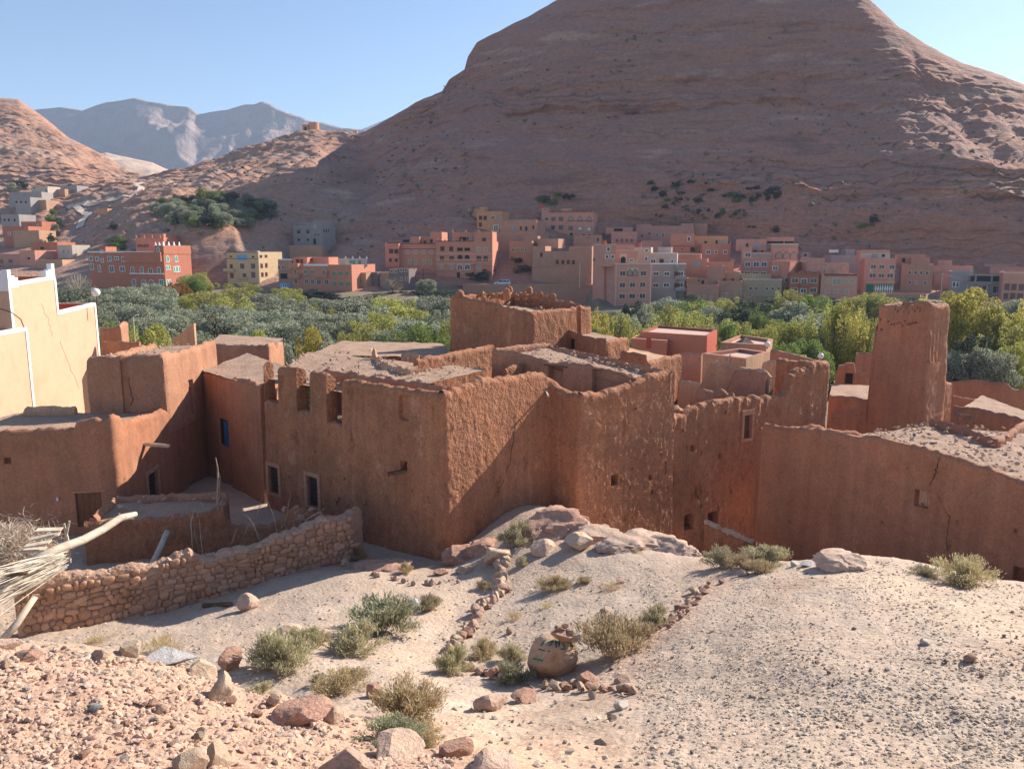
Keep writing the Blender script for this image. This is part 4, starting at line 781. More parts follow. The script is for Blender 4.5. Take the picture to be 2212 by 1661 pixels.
MB().box((-48, yA, zA - .55), (12.6, 0, 0), (0, yB - yA - .3, 0), (0, 0, .1)).build('roof', M_redside, CH)
rb = MB(); rb.box((-47.9, yC - .34, zC2 - .95), (12.55, 0, 0), (0, .03, 0), (0, 0, .9)); rb.box((-47.9, yB - .34, zA2 - .45), (12.55, 0, 0), (0, .03, 0), (0, 0, .42)); rb.build('parapet_lining', M_redside, CH)
globe(207, 632, 65.5, .34, zC2 - .9, 'large white globe lamp at the corner of the cream house roof')
crack(CH, [(88, 655), (104, 690), (112, 735)], (XF, yA), (XF, yC), .012, .012, 6); crack(CH, [(128, 735), (150, 790), (176, 850)], (XF, yA), (XF, yC), .012, .012, 7)
LX = -34.0; y0, y1 = 46, 55.1; z0_, z1_ = atY(-40, 735, 50)[2], atY(69, 708, 55.1)[2]
lb = MB(); V = [(LX, y0, -15), (LX, y1, -15), (LX, y1, z1_), (LX, y0, z1_ - .1)]; V2 = [(x - .3, y, z) for x, y, z in V]
lb.add(V + V2, [(0, 1, 2, 3), (5, 4, 7, 6), (1, 5, 6, 2), (2, 6, 7, 3), (4, 0, 3, 7)]); lb.box((-48, y1 - .3, -15), (13.7, 0, 0), (0, .3, 0), (0, 0, z1_ + 15 - .004)); lb.build('lower_wall', M_cream, CH)
tr = MB(); strip((LX, y0, z1_ - .1), (LX, y1, z1_)); tr.box((LX + .002, y1 - .2, -15), (.045, 0, 0), (0, .24, 0), (0, 0, z1_ + 14.9)); tr.build('white_trim', M_white, CH)
MB().box((-48, y0, z1_ - 1.1), (13.6, 0, 0), (0, y1 - y0 - .3, 0), (0, 0, .1)).build('roof', M_redside, CH)
rb = MB(); rb.box((-47.9, y1 - .34, z1_ - 1.0), (13.5, 0, 0), (0, .03, 0), (0, 0, .95)); rb.build('parapet_lining', M_redside, CH)
pc = [np.array(atY(x, y, 54.6)) for x, y in ((-20, 668), (5, 668), (25, 675), (45, 690), (52, 708))]
MB().tube(pc, .035, 5).build('loose_cable', M_iron, CH)
# ---------------------------------------------------------------- the village on the far bank
def render_mat(name, c, v=.03): return mat(name, [tuple(x * (1 - v) for x in c), tuple(min(1, x * (1 + v)) for x in c)], .25, [('n', 1.5, .25, .05)], fine=(1.2, .09), wear=.09)
CM = {'salmon': render_mat('salmon_wall', (.56, .235, .155)), 'pink': render_mat('pink_wall', (.57, .275, .205)), 'rose': render_mat('rose_wall', (.50, .245, .19)),
      'orange': render_mat('orange_ochre_wall', (.56, .28, .15)), 'brown': render_mat('brown_mud_wall', (.44, .235, .16)), 'tan': render_mat('tan_wall', (.47, .28, .18)),
      'olive': render_mat('olive_tan_wall', (.40, .30, .19)), 'grey': render_mat('bare_block_wall', (.34, .30, .28)), 'darkred': render_mat('dark_red_brown_wall', (.38, .135, .085)),
      'red': render_mat('brick_red_wall', (.47, .175, .11)), 'cream': render_mat('cream_wall', (.58, .43, .26)), 'pale': render_mat('pale_stone_wall', (.52, .43, .36)), 'darkgrey': render_mat('dark_brick_wall', (.20, .15, .14))}
M_pane = mat('window_glass', [(.05, .05, .055)], fine=None, rough=.25, spec=.5)
M_brownwin = mat('brown_shutter', [(.12, .05, .035)], fine=None); M_greenwin = mat('green_shutter', [(.06, .30, .20)], fine=None); M_green = mat('green_metal', [(.015, .17, .09), (.02, .20, .11)], 2)
M_tint = mat('pale_shutter', [(.36, .30, .24)], fine=None); M_lightblue = mat('light_blue_panel', [(.16, .38, .62)], fine=None)
M_band = {'w': M_white, 'd': mat('dark_band', [(.22, .075, .06)], fine=None), 'c': mat('cream_trim', [(.62, .50, .38)], fine=None)}
# window styles: (frame material, pane material, arch)
WS = {'w': (M_white, M_pane, 0), 'a': (M_white, M_pane, 1), 'b': (M_brownwin, M_brownwin, 0), 'd': (None, M_dark, 0), 'c': (M_band['c'], M_pane, 0), 'r': (M_band['d'], M_pane, 0),
      'p': (M_band['c'], M_tint, 0), 'g': (None, M_greenwin, 0), 'G': (M_white, M_greenwin, 0), 'u': (None, M_lightblue, 0), 'D': (None, M_dark, 1), 'q': (M_band['d'], M_white, 0), 'P': (M_band['d'], M_tint, 2), 'A': (M_white, M_greenwin, 1), 't': (None, M_tint, 0)}
class House:
    """box house on the far bank: front from (x0, y0) to (x1, y1) (image, zoom frame Z) at distances Ya, Yb; extra volumes and windows by image point"""
    def __init__(h, label, Z, x0, y0, x1, y1, yb, Ya, Yb, dep, col, par=.5, name='house', cat='house', rim=None, below=5):
        h.Z = Z; a = zp(Z, x0, y0); b = zp(Z, x1, y1); pa = atY(*a, Ya); pb = atY(*b, Yb); h.col = col
        h.f0, h.f1 = np.array(pa[:2]), np.array(pb[:2]); d = h.f1 - h.f0; h.L = np.linalg.norm(d); h.u = d / h.L; h.n = np.array((h.u[1], -h.u[0])); h.dep = dep
        h.zt = pb[2] if abs(y1 - y0) < 1 or True else pa[2]; zb = min(atY(*zp(Z, x0, yb), Ya)[2], atY(*zp(Z, x1, yb), Yb)[2])
        h.zb = zb - below; c = (h.f0 + h.f1) / 2
        h.o = thing(name, (c[0], c[1], zb), label, cat, None); h.wall = MB(); h.roofs = MB()
        h._vol(h.f0, h.u, h.n, h.L, dep, h.zb, h.zt, par); h.par = par
    def _vol(h, p, u, n, L, dep, z0, z1, par):
        t = .3; P = [p, p + u * L, p + u * L - n * dep, p - n * dep]; c = sum(P) / 4
        q = [p + u * t - n * t, p + u * (L - t) - n * t, p + u * (L - t) - n * (dep - t), p + u * t - n * (dep - t)]
        V = [(*x, z0) for x in P] + [(*x, z1) for x in P] + [(*x, z1) for x in q] + [(*x, z1 - par) for x in q]; r = range(4)
        h.wall.add(V, [(i, (i + 1) % 4, 4 + (i + 1) % 4, 4 + i) for i in r] + [(4 + i, 4 + (i + 1) % 4, 8 + (i + 1) % 4, 8 + i) for i in r] + [(8 + i, 8 + (i + 1) % 4, 12 + (i + 1) % 4, 12 + i) for i in r])
        h.roofs.add(V[12:], [(0, 1, 2, 3)])
    def pt(h, x, y, back=0.0, face='F'):
        p = h.f0 - h.n * back; q = h.f1 - h.n * back
        if face == 'R': p, q = h.f1, h.f1 - h.n * h.dep
        if face == 'L': p, q = h.f0 - h.n * h.dep, h.f0
        return wallpt(*zp(h.Z, x, y), p, q)
    def vol(h, x0, x1, yt, yb, back, dep, par=.3):   # another volume set back from the front
        a, u, n = h.pt(x0, yt, back); b, _, _ = h.pt(x1, yt, back); c, _, _ = h.pt(x0, yb, back)
        h._vol(a[:2], h.u, h.n, np.linalg.norm(b[:2] - a[:2]), dep, c[2] - .6, a[2], par); return h
    def win(h, style, items, w=26, hh=26, back=0.0, face='F', name='window'):
        fm, pm, arch = WS[style]
        for it in items:
            x, y = it[:2]; ww, hi = (it[2], it[3]) if len(it) > 3 else (w, hh)
            c, u, n = h.pt(x, y, back, face); k = ZS[h.Z][2] * c[1] / FP
            W = ww * k / (max(abs(u[0]), .35) if face == 'F' else .8); H = hi * k; mb = MB(); mats = [pm]
            prof = [(-W / 2, -H / 2), (W / 2, -H / 2)]
            if arch == 1: prof += [(W / 2 * math.cos(t), H / 2 - W / 2 + W / 2 * math.sin(t)) for t in np.linspace(0, math.pi, 9)]
            elif arch == 2: prof += [(W / 2, H * .05), (0, H / 2), (-W / 2, H * .05)]
            else: prof += [(W / 2, H / 2), (-W / 2, H / 2)]
            f3 = lambda q, o: c + u * q[0] + zz * q[1] + n * o
            m = len(prof); mb.add([f3(q, .03) for q in prof] + [f3(q, -.1) for q in prof], [tuple(range(m))] + [(m + i, m + (i + 1) % m, (i + 1) % m, i) for i in range(m)], 0)
            if fm is not None:
                mats.append(fm); e = max(.13, .09 * W); sx, sy = (W + 2 * e) / W, (H + 2 * e) / H; big = [(q[0] * sx, q[1] * sy) for q in prof]
                mb.add([f3(q, .10) for q in prof] + [f3(q, .10) for q in big] + [f3(q, .02) for q in prof] + [f3(q, -.02) for q in big],
                       [(i, m + i, m + (i + 1) % m, (i + 1) % m)[::-1] for i in range(m)] + [(i, (i + 1) % m, 2 * m + (i + 1) % m, 2 * m + i) for i in range(m)] + [(m + i, 3 * m + i, 3 * m + (i + 1) % m, m + (i + 1) % m)[::-1] for i in range(m)], 1)
                if W > .7 and arch != 2: mb.box(c - u * .035 - zz * H / 2 + n * .03, u * .07, n * .03, zz * H * (.72 if arch else 1), 1)
            mb.build(name, mats, h.o)
        return h
    def band(h, key, y, x0=None, x1=None, t=.18, back=0.0, out=.08, name='cornice', face='F', yy2=None):
        if face == 'F':
            a, u, n = h.pt(x0, y, back); b, _, _ = h.pt(x1, y if yy2 is None else y, back)
        else: a, u, n = h.pt(x0, y, 0, face); b, _, _ = h.pt(x1, y, 0, face); b[2] = a[2]
        b[2] = a[2]; m = CM.get(key) or M_band.get(key) or key
        MB().box(a - n * .05 - zz * t / 2, b - a, n * (out + .05), zz * t).build(name, m, h.o); return h
    def box(h, m, x0, x1, y0, y1, out, back=0.0, name='balcony', deep=.1):
        a, u, n = h.pt(x0, y1, back); b, _, _ = h.pt(x1, y1, back); t, _, _ = h.pt(x0, y0, back); b[2] = a[2]
        mm = CM.get(m) if isinstance(m, str) else m
        MB().box(a - n * deep, b - a, n * (out + deep), zz * (t[2] - a[2])).build(name, mm, h.o); return h
    def spikes(h, key, x0, x1, y, k, hgt=.7, w=.5, back=0.15, name='crenel', face='F'):
        mm = CM.get(key) or M_band[key]
        for i in range(k):
            c, u, n = h.pt(x0 + (x1 - x0) * i / max(1, k - 1), y, back, face); mb = MB(); w2 = w / 2; c = c - n * (.15 if face != 'F' else 0)
            c[2] = max(c[2], h.zt) if face != 'F' else c[2]
            V = [c - u * w2 - n * w2 * .6, c + u * w2 - n * w2 * .6, c + u * w2 + n * w2 * .6, c - u * w2 + n * w2 * .6]; T = [c + (v - c) * .35 + zz * hgt for v in V]; V = [v - zz * .1 for v in V]
            mb.add(V + T, [(0, 3, 7, 4), (3, 2, 6, 7), (2, 1, 5, 6), (1, 0, 4, 5), (4, 7, 6, 5)]); mb.build(name, mm, h.o)
        return h
    def done(h, roofm=None):
        h.wall.build('wall', CM[h.col], h.o); h.roofs.build('roof', roofm or M_roof, h.o); return h
Hs = House
def absorb(dst, src):                 # the pieces of src become parts of dst
    off = np.array(src.o.location) - np.array(dst.o.location)
    for ch in list(src.o.children): ch.parent = dst.o; ch.location = tuple(np.array(ch.location) + off)
    bpy.data.objects.remove(src.o)
def gridw(xs, ys, w, h): return [(x, y, w, h) for y in ys for x in xs]
# ---- hotel and cream house, left
h = Hs('long brick-red hotel with white window frames and twin spiked corner towers', 'A', 692, 597, 1290, 600, 880, 213, 207, 11, 'red', .4, name='hotel', cat='hotel')
h.vol(780, 832, 560, 600, .2, 4); h.win('w', [(721, 654, 26, 32), (769, 655, 24, 30), (810, 668, 20, 26), (866, 655, 28, 34), (922, 651, 34, 20), (978, 657, 28, 34), (1035, 656, 18, 28), (1063, 657, 18, 28), (1108, 657, 22, 28), (1148, 658, 44, 30), (1193, 658, 22, 28), (1247, 658, 22, 28), (1274, 659, 18, 26), (805, 597, 20, 16), (727, 717, 26, 42), (787, 733, 20, 48), (884, 736, 38, 46), (968, 734, 42, 34)])
h.win('a', [(1048, 743, 26, 46), (1121, 743, 26, 46), (1191, 753, 36, 42), (1256, 746, 24, 44), (1060, 840, 30, 44), (1137, 842, 36, 36), (1196, 842, 36, 36)]); h.win('G', [(1276, 843, 34, 42)])
h.band('w', 601, 694, 1215, .35).band('c', 676, 1000, 1292, .16).band('w', 771, 1030, 1298, .25, out=.35).box('red', 1000, 1288, 602, 674, .9, name='upper_bay')
h.vol(1222, 1290, 549, 600, .02, 11).win('A', [(1250, 582, 18, 26)])
h.win('A', [(1323, 657, 22, 42), (1391, 656, 24, 42), (1316, 724, 13, 30), (1337, 724, 13, 30), (1322, 842, 18, 40), (1341, 838, 16, 36)], face='R').win('G', [(1375, 738, 11, 36), (1396, 738, 20, 40), (1414, 736, 11, 36)], face='R').win('D', [(1384, 576, 14, 20)], face='R')
h.spikes('w', 1228, 1288, 550, 3, .9, .6).spikes('w', 1296, 1420, 548, 4, .9, .6, face='R').done(M_pinkroof)
h = Hs('small salmon house with spiked parapet rising behind the long hotel', 'A', 1068, 492, 1292, 488, 600, 228, 227, 9, 'salmon', .3)
h.vol(1110, 1292, 459, 492, 1.5, 7).spikes('salmon', 1075, 1265, 490, 4, .8, .5).win('r', [(1108, 552, 34, 14), (1155, 552, 34, 14)]).done()
h = Hs('cream four-storey house with blue balcony panels and brown-framed windows', 'B', 112, 664, 466, 664, 1010, 219, 215, 10, 'cream', .35)
h.win('r', [(170, 826, 26, 42), (291, 822, 36, 44), (411, 822, 36, 44), (177, 926, 32, 44), (317, 925, 32, 34), (413, 918, 38, 50)]).win('c', [(167, 717, 34, 22)]).win('D', [(410, 718, 30, 20)])
h.win('u', [(288, 728, 126, 60)], name='balcony_panel').box('cream', 108, 218, 848, 880, 1.0).box('cream', 232, 358, 942, 956, .6, name='balcony_rail').band('d', 666, 112, 466, .25).band('d', 738, 112, 466, .12)
h.win('r', [(497, 713, 20, 18), (553, 711, 20, 18), (505, 818, 18, 38), (557, 812, 18, 38), (513, 915, 18, 36), (557, 912, 18, 36)], face='R').done()
MB().box(h.pt(285, 662, 2)[0], h.u.tolist() + [0] if False else (4.2, 0, 0), (0, 2.5, 0), (0, 0, .12)).build('canopy', M_white, h.o)
h = Hs('narrow dark brown house with a light blue ground floor', 'B', 684, 752, 838, 752, 1090, 209, 208, 9, 'brown', .3)
h.win('c', [(703, 836, 26, 32), (741, 836, 26, 32), (800, 836, 24, 32)]).win('d', [(755, 932, 92, 56)], name='open_terrace').win('u', [(762, 1032, 132, 58)], name='blue_front').win('w', [(728, 1035, 16, 22), (772, 1035, 16, 22)]).band('w', 748, 684, 838, .3).done()
h = Hs('salmon block with green shutters, lavender roof room and white balustrades', 'B', 838, 808, 1498, 806, 1110, 205, 200, 13, 'salmon', .5)
h.win('c', [(878, 880, 24, 38), (992, 886, 32, 40), (1068, 888, 34, 40), (1195, 889, 34, 40), (886, 990, 34, 50), (1002, 990, 34, 44), (1070, 994, 34, 44), (1140, 996, 44, 48), (1224, 998, 44, 48)], w=30).win('g', [(1305, 903, 36, 34), (1375, 904, 36, 34), (1445, 905, 36, 34), (1308, 1015, 36, 36), (1387, 1018, 44, 36), (1457, 1020, 44, 36)])
h.vol(850, 1005, 724, 812, 2.5, 6).vol(1005, 1245, 722, 812, 5, 5).box('salmon', 818, 930, 792, 842, 1.0).box('salmon', 815, 940, 900, 950, 1.0).box('salmon', 1100, 1240, 906, 948, .7).win('d', [(1240, 889, 8, 34)]).band('w', 808, 970, 1240, .5, name='balustrade').win('b', [(905, 765, 30, 30), (950, 768, 18, 30), (1058, 752, 26, 22)], back=2.5)
h.done(M_pinkroof); hS = h
hh_ = House('lavender and white roof terrace with small spikes on top of the salmon block', 'B', 1430, 742, 1672, 738, 806, 204, 207, 5, 'pale', .3, name='roof_room', cat='house', below=.5)
hh_.win('g', [(1490, 775, 24, 34), (1525, 780, 28, 40), (1588, 780, 28, 40)]).spikes('w', 1435, 1668, 740, 4, .7, .5).done(); absorb(hS, hh_)
h = Hs('bare grey block house with a lit white-grey side, alone on the slope', 'B', 852, 370, 1166, 370, 600, 263, 260, 9, 'grey', .3)
h.vol(1066, 1166, 330, 372, .05, 6).win('d', [(914, 445, 36, 26), (1016, 445, 36, 26), (917, 531, 26, 28), (1018, 531, 26, 24), (1091, 548, 30, 62), (1100, 476, 12, 22), (1134, 476, 12, 22)]).band('d', 420, 890, 945, .2).band('d', 420, 995, 1045, .2).band('grey', 490, 852, 1166, .15).win('w', [(1098, 385, 14, 22)])
h.win('d', [(1195, 432, 16, 34), (1222, 432, 16, 34), (1246, 428, 12, 30)], face='R').done()
h = Hs('low tan yard wall in front of the bare grey block house', 'B', 812, 590, 1168, 592, 640, 252, 250, 2, 'tan', .1, name='yard_wall', cat='wall'); h.done()
h = Hs('tan block with dark open window among the dark brick houses by the trees', 'B', 1550, 893, 1658, 893, 1110, 205, 204, 8, 'tan', .3); h.win('c', [(1598, 988, 30, 40)]).done()
h = Hs('windowless dark grey wall block between the salmon block and the arcaded salmon house', 'B', 1660, 893, 1788, 890, 1110, 207, 206, 7, 'darkgrey', .3); h.done()
h = Hs('plain tan low house beside the dark brick house', 'B', 1785, 892, 1915, 892, 1110, 207, 206, 7, 'tan', .3); h.done()
h = Hs('dark brick house with small windows below the salmon houses', 'B', 1915, 860, 2130, 850, 1110, 205, 204, 7, 'darkgrey', .3); h.win('c', [(1945, 880, 22, 30), (1990, 878, 22, 30), (2048, 868, 22, 30), (2100, 866, 22, 30), (2050, 965, 18, 30), (2105, 962, 18, 30)]).done()
# ---- centre
h = Hs('salmon house with a projecting left bay and pale shutters', 'C', 105, 470, 552, 478, 790, 223, 221, 10, 'salmon', .5)
h.box('salmon', 105, 228, 466, 690, 1.6, name='bay').win('b', [(140, 547, 28, 32), (188, 548, 28, 32)], back=-1.6).win('b', [(133, 628, 16, 22), (188, 630, 16, 22)], back=-1.6).win('p', gridw((295, 367, 437, 511), (553,), 28, 28) + gridw((310, 365, 445, 502), (645,), 18, 40)).band('d', 528, 232, 552, .2)
h.band('d', 470, 105, 228, .3, back=-1.6).band('d', 478, 228, 552, .25).vol(318, 400, 414, 478, 2, 6).vol(400, 500, 412, 478, 3.5, 5).vol(500, 606, 370, 478, 1.5, 7).win('d', [(275, 453, 60, 24)], back=2, name='open_terrace').win('d', [(405, 460, 16, 16), (450, 462, 20, 22)], back=3.4).win('d', [(511, 452, 20, 32)], back=1.4).done()
h = Hs('tall salmon house with four arched openings, pale bands and a green garage door', 'C', 552, 456, 1072, 456, 862, 219, 217, 11, 'salmon', .4)
h.vol(905, 1072, 368, 460, .03, 8).vol(700, 905, 374, 460, 3, 7).win('b', [(612, 524, 28, 30), (693, 526, 26, 32), (609, 612, 26, 30), (697, 612, 32, 28), (948, 614, 34, 34), (1010, 614, 28, 34), (996, 440, 24, 22)]).win('p', [(945, 532, 30, 34), (1010, 532, 30, 34)]).win('d', [(774, 530, 52, 30), (842, 530, 54, 28), (760, 775, 28, 66)])
h.win('D', [(775, 603, 46, 44), (840, 604, 46, 44)]).win('p', [(605, 692, 24, 34), (697, 692, 22, 34), (950, 695, 30, 38)]).win('a', [(773, 692, 46, 44), (842, 692, 46, 44)]).win('d', [(800, 433, 60, 32), (843, 430, 10, 20)], back=2.9).win('t', [(875, 428, 34, 48)], back=2.9)
M_gd = M_green; c, u, n = h.pt(971, 812); k_ = .2344 * 218 / FP; MB().box(c - u * 40 * k_ - zz * 44 * k_ - n * .05, u * 80 * k_, n * .12, zz * 88 * k_).build('garage_door', M_green, h.o)
h.band('c', 570, 552, 1072, .15).band('c', 623, 552, 1072, .2).band('c', 664, 552, 905, .12).band('d', 455, 552, 905, .25).spikes('salmon', 560, 790, 456, 4, .7, .5).spikes('orange', 705, 1065, 370, 4, .7, .5, back=.5).done()
h = Hs('big dark brown retaining base with a tan upper terrace house above the arcaded house', 'C', 1075, 364, 1480, 362, 610, 238, 234, 14, 'brown', .3)
h.vol(1100, 1480, 264, 366, 1.5, 10).win('w', [(1105, 335, 38, 50)], back=1.45, name='door').win('d', [(1135, 352, 10, 20), (1335, 335, 14, 30), (1385, 338, 18, 36), (1450, 326, 14, 34)], back=1.45).win('u', [(1260, 336, 14, 36)], back=1.45, name='blue_door').band('grey', 262, 1225, 1482, .2, back=1.5).done()
h = Hs('tan upper hillside house with two red-framed windows side by side', 'C', 930, 182, 1165, 180, 366, 250, 248, 9, 'orange', .3)
h.win('b', [(964, 240, 20, 28), (1006, 240, 20, 28), (962, 303, 16, 28)]).win('c', [(1078, 238, 30, 26)]).win('t', [(1125, 240, 22, 50)]).done()
h = Hs('plain tan block at the left end of the hillside group', 'C', 846, 158, 1000, 156, 300, 258, 256, 9, 'orange', .3); h.vol(960, 1006, 140, 160, 1, 5).win('t', [(915, 190, 12, 24)]).done()
h = Hs('brown ruined house with an open shed roof at the top of the hillside group', 'C', 1005, 142, 1232, 146, 235, 266, 265, 9, 'brown', .2); h.vol(1232, 1370, 168, 235, 0, 6).win('d', [(1265, 182, 16, 22), (1322, 182, 46, 18)]).done()
h = Hs('pink hillside house with a dark scalloped parapet and three tall arched windows', 'C', 1525, 182, 2005, 188, 390, 254, 250, 10, 'pink', .4)
h.vol(1525, 1590, 150, 184, 1, 4).vol(1708, 1790, 152, 184, 3, 4).win('r', [(1635, 250, 28, 28), (1706, 250, 30, 30), (1632, 328, 28, 28), (1706, 328, 30, 30), (1794, 334, 30, 28)]).win('q', [(1881, 338, 30, 28), (1964, 345, 28, 28)]).win('P', [(1796, 244, 34, 46), (1881, 246, 34, 46), (1964, 248, 34, 46)]).win('d', [(1572, 250, 20, 20), (1800, 391, 24, 24), (1558, 162, 10, 8)]).band('d', 268, 1760, 2006, .2)
h.band('d', 186, 1600, 2005, .3).spikes('darkred', 1610, 2000, 186, 8, .45, 1.2).done()
MB().tube([h.pt(1528, 150, 2)[0], h.pt(1528, 122, 2)[0]], .75, 10).build('water_tank', M_redside, h.o)
h = Hs('brown mud house with four small square windows beside a scrubby bank', 'C', 1228, 452, 1436, 452, 640, 228, 226, 12, 'brown', .3); h.win('c', [(x, 535, 13, 27) for x in (1262, 1301, 1342, 1382)]).vol(1360, 1490, 408, 460, 3, 6).vol(1490, 1680, 432, 500, 2, 8).done()
h = Hs('long low brown house with an eroded top and a row of small dark windows', 'C', 1440, 505, 1990, 545, 700, 217, 213, 10, 'brown', .3); h.win('b', [(1524, 580, 14, 28), (1671, 645, 16, 28), (1723, 647, 14, 28), (1772, 646, 14, 26), (1820, 648, 14, 28)]).win('t', [(1600, 637, 12, 28), (1912, 650, 16, 28)]).vol(1440, 1560, 500, 545, .02, 8).vol(1780, 1990, 502, 560, 3, 7).done()
h = Hs('low grey-brown shed house below the pink scalloped house', 'C', 1820, 402, 2085, 398, 500, 242, 241, 7, 'brown', .25); h.win('d', [(1915, 395, 18, 10), (1965, 395, 18, 10), (1950, 425, 14, 8), (2045, 440, 14, 30)]).done()
# ---- right of centre
h = Hs('tall pink corner building with cream window frames and a double pointed-arch window', 'D', 383, 712, 738, 708, 1170, 189, 190, 17, 'pink', .4, name='apartment_building', cat='apartment building', below=3)
h.win('c', [(460, 806, 52, 42), (665, 805, 54, 42), (457, 920, 54, 42), (557, 918, 50, 42), (658, 916, 52, 42), (455, 1030, 54, 40), (554, 1028, 54, 42), (655, 1027, 52, 42), (448, 1138, 52, 36)])
h.box(M_band['c'], 506, 612, 750, 826, .06, name='arch_panel').win('P', [(531, 792, 40, 62), (584, 792, 40, 62)], back=-.06)
h.win('c', [(238, 786, 26, 44), (288, 796, 36, 40), (340, 800, 26, 42), (237, 892, 26, 42), (280, 900, 30, 42), (337, 912, 28, 42), (234, 1000, 26, 42), (277, 1010, 28, 42), (332, 1022, 26, 42), (273, 1118, 24, 40), (328, 1132, 26, 42), (175, 775, 18, 42)], face='L')
h.vol(283, 395, 520, 712, -0.02 + .6, 9).vol(395, 612, 578, 712, 4.0, 7).win('w', [(320, 566, 26, 36), (306, 640, 24, 28), (361, 640, 26, 28)], back=.55).win('w', [(546, 677, 30, 28)], back=3.95).box(M_band['c'], 432, 500, 610, 700, .08, back=3.95, name='arch_portal').win('D', [(466, 672, 50, 64)], back=3.86)
h.band('c', 710, 383, 740, .3).box(M_band['c'], 724, 736, 720, 1168, .06, name='corner_trim').box(M_band['c'], 384, 390, 720, 1168, .05, name='corner_trim').band('c', 577, 397, 612, .2, back=4.0).band('c', 519, 283, 397, .2, back=.58).done()
hP = h; wt = h.pt(278, 520, 5)[0]; MB().tube([wt, wt + zz * .9], .55, 12).build('water_tank', M_redside, h.o)
h = Hs('pink stair tower at the left side of the tall pink corner building', 'D', 172, 520, 283, 522, 1150, 204, 197, 8, 'pink', .3, name='stair_tower', cat='tower'); h.win('c', [(175 + 8, 670, 18, 38), (238, 668, 20, 42)]).band('c', 520, 172, 283, .2).done(); absorb(hP, h)
h = Hs('grey unfinished apartment house with concrete balconies on its right corner', 'D', 742, 714, 1000, 712, 1050, 197, 196, 11, 'grey', .4, name='apartment_building', cat='apartment building', below=3)
h.win('w', [(790, 808, 50, 32), (897, 808, 46, 32), (788, 922, 50, 34), (892, 920, 48, 34)]).band('w', 709, 742, 1088, .3).vol(1000, 1078, 745, 1050, 1.2, 9).win('b', [(990, 820, 28, 50), (990, 930, 28, 50)]).win('w', [(1035, 812, 44, 44), (1030, 920, 48, 44)], back=1.15)
for yb_ in (758, 862, 976): h.box('grey', 975, 1085, yb_ - 34, yb_, .9)
h.done(); hG = h
h = Hs('pale upper storey with a red water tank on top of the grey apartment house', 'D', 574, 548, 742, 546, 712, 206, 205, 8, 'pale', .35, name='roof_storey', below=1); h.vol(742, 1000, 606, 712, .02, 7).vol(810, 945, 545, 610, 1.5, 5).win('w', [(697, 580, 24, 22), (693, 660, 20, 36), (762, 685, 40, 34), (950, 685, 20, 24)]).win('b', [(845, 686, 28, 38)], name='door').band('w', 604, 742, 1000, .2).done()
wt = h.pt(628, 548, 3)[0]; MB().tube([wt, wt + zz * 1.25], .5, 12).build('water_tank', M_redside, h.o); absorb(hG, h)
h = Hs('red-salmon house with a slanting stair parapet and a bare grey panel', 'D', 1000, 664, 1300, 660, 830, 210, 208, 9, 'salmon', .4); h.box('grey', 1140, 1232, 690, 742, .05, name='grey_panel').win('d', [(1158, 720, 26, 44)]).vol(1000, 1235, 612, 668, 2, 6).vol(1300, 1560, 690, 830, 1, 7).band('c', 612, 1000, 1235, .25, back=2).spikes('salmon', 1530, 1560, 690, 3, .8, .4, back=1.2).done()
h = Hs('two-level brown mud house with open yards, in front of the red-salmon house', 'D', 1095, 915, 1410, 918, 1120, 194, 192, 8, 'brown', 1.2, below=3); h.vol(1090, 1310, 850, 925, 5, 5).win('d', [(1212, 877, 12, 18), (1252, 890, 24, 34)], back=4.95).win('p', [(1215, 1040, 14, 24), (1272, 1040, 16, 24), (1332, 1045, 16, 30)]).done()
h = Hs('brown mud house with a swooping parapet left of the olive-tan house', 'D', 1400, 884, 1650, 882, 1120, 194, 193, 9, 'brown', .4, below=3); h.vol(1308, 1478, 734, 890, 3.5, 8).vol(1478, 1620, 790, 890, 4.5, 7).win('b', [(1465, 870, 18, 22), (1546, 870, 18, 20)], back=3).win('p', [(1440, 1018, 18, 30), (1490, 1010, 20, 28)]).done()
h = Hs('olive-tan house with five small windows in a row under a salmon roof room', 'D', 1652, 866, 2035, 862, 1070, 196, 195, 9, 'olive', .3, below=3); h.win('c', [(1723, 952, 24, 26), (1781, 952, 24, 26), (1885, 955, 22, 26), (1942, 955, 22, 26), (1999, 955, 22, 26)]).vol(1625, 1930, 812, 868, 2.5, 6).band('w', 862, 1652, 2036, .12).done()
h = Hs('pink house with white-framed windows and terrace railings, taller left wing', 'D', 1640, 548, 1926, 606, 830, 214, 212, 10, 'pink', .4, below=3)
h.win('w', [(1697, 622, 46, 40), (1695, 716, 46, 42), (1779, 716, 48, 42), (1857, 716, 46, 42), (1692, 798, 44, 20), (1775, 800, 46, 22), (1852, 803, 46, 20)]).win('t', [(1780, 627, 76, 32), (1875, 628, 84, 32)], name='railing').vol(1582, 1885, 468, 560, 4, 6).vol(1640, 1742, 545, 612, .04, 8).win('d', [(1690, 525, 20, 32), (1768, 585, 40, 14), (1838, 585, 24, 14)], back=3.95).win('u', [(1780, 527, 26, 34)], back=3.95, name='blue_door').win('t', [(1850, 528, 36, 28)], back=3.95).band('c', 606, 1742, 1926, .25).done()
h = Hs('pink house with three pointed-arch windows and a railed roof terrace', 'D', 1928, 518, 2196, 518, 700, 214, 212, 11, 'pink', .4, below=3); h.win('P', [(2005, 622, 54, 62), (2080, 622, 56, 62), (2150, 624, 56, 62)]).win('t', [(1955, 540, 26, 26), (2008, 540, 60, 26), (2085, 542, 54, 26), (2150, 542, 56, 26)], name='railing').band('c', 517, 1928, 2200, .25).band('c', 655, 1935, 2190, .15).vol(1885, 2155, 446, 520, 3, 6).win('d', [(1965, 498, 150, 20), (2105, 498, 80, 20)], back=2.95, name='open_terrace').done()
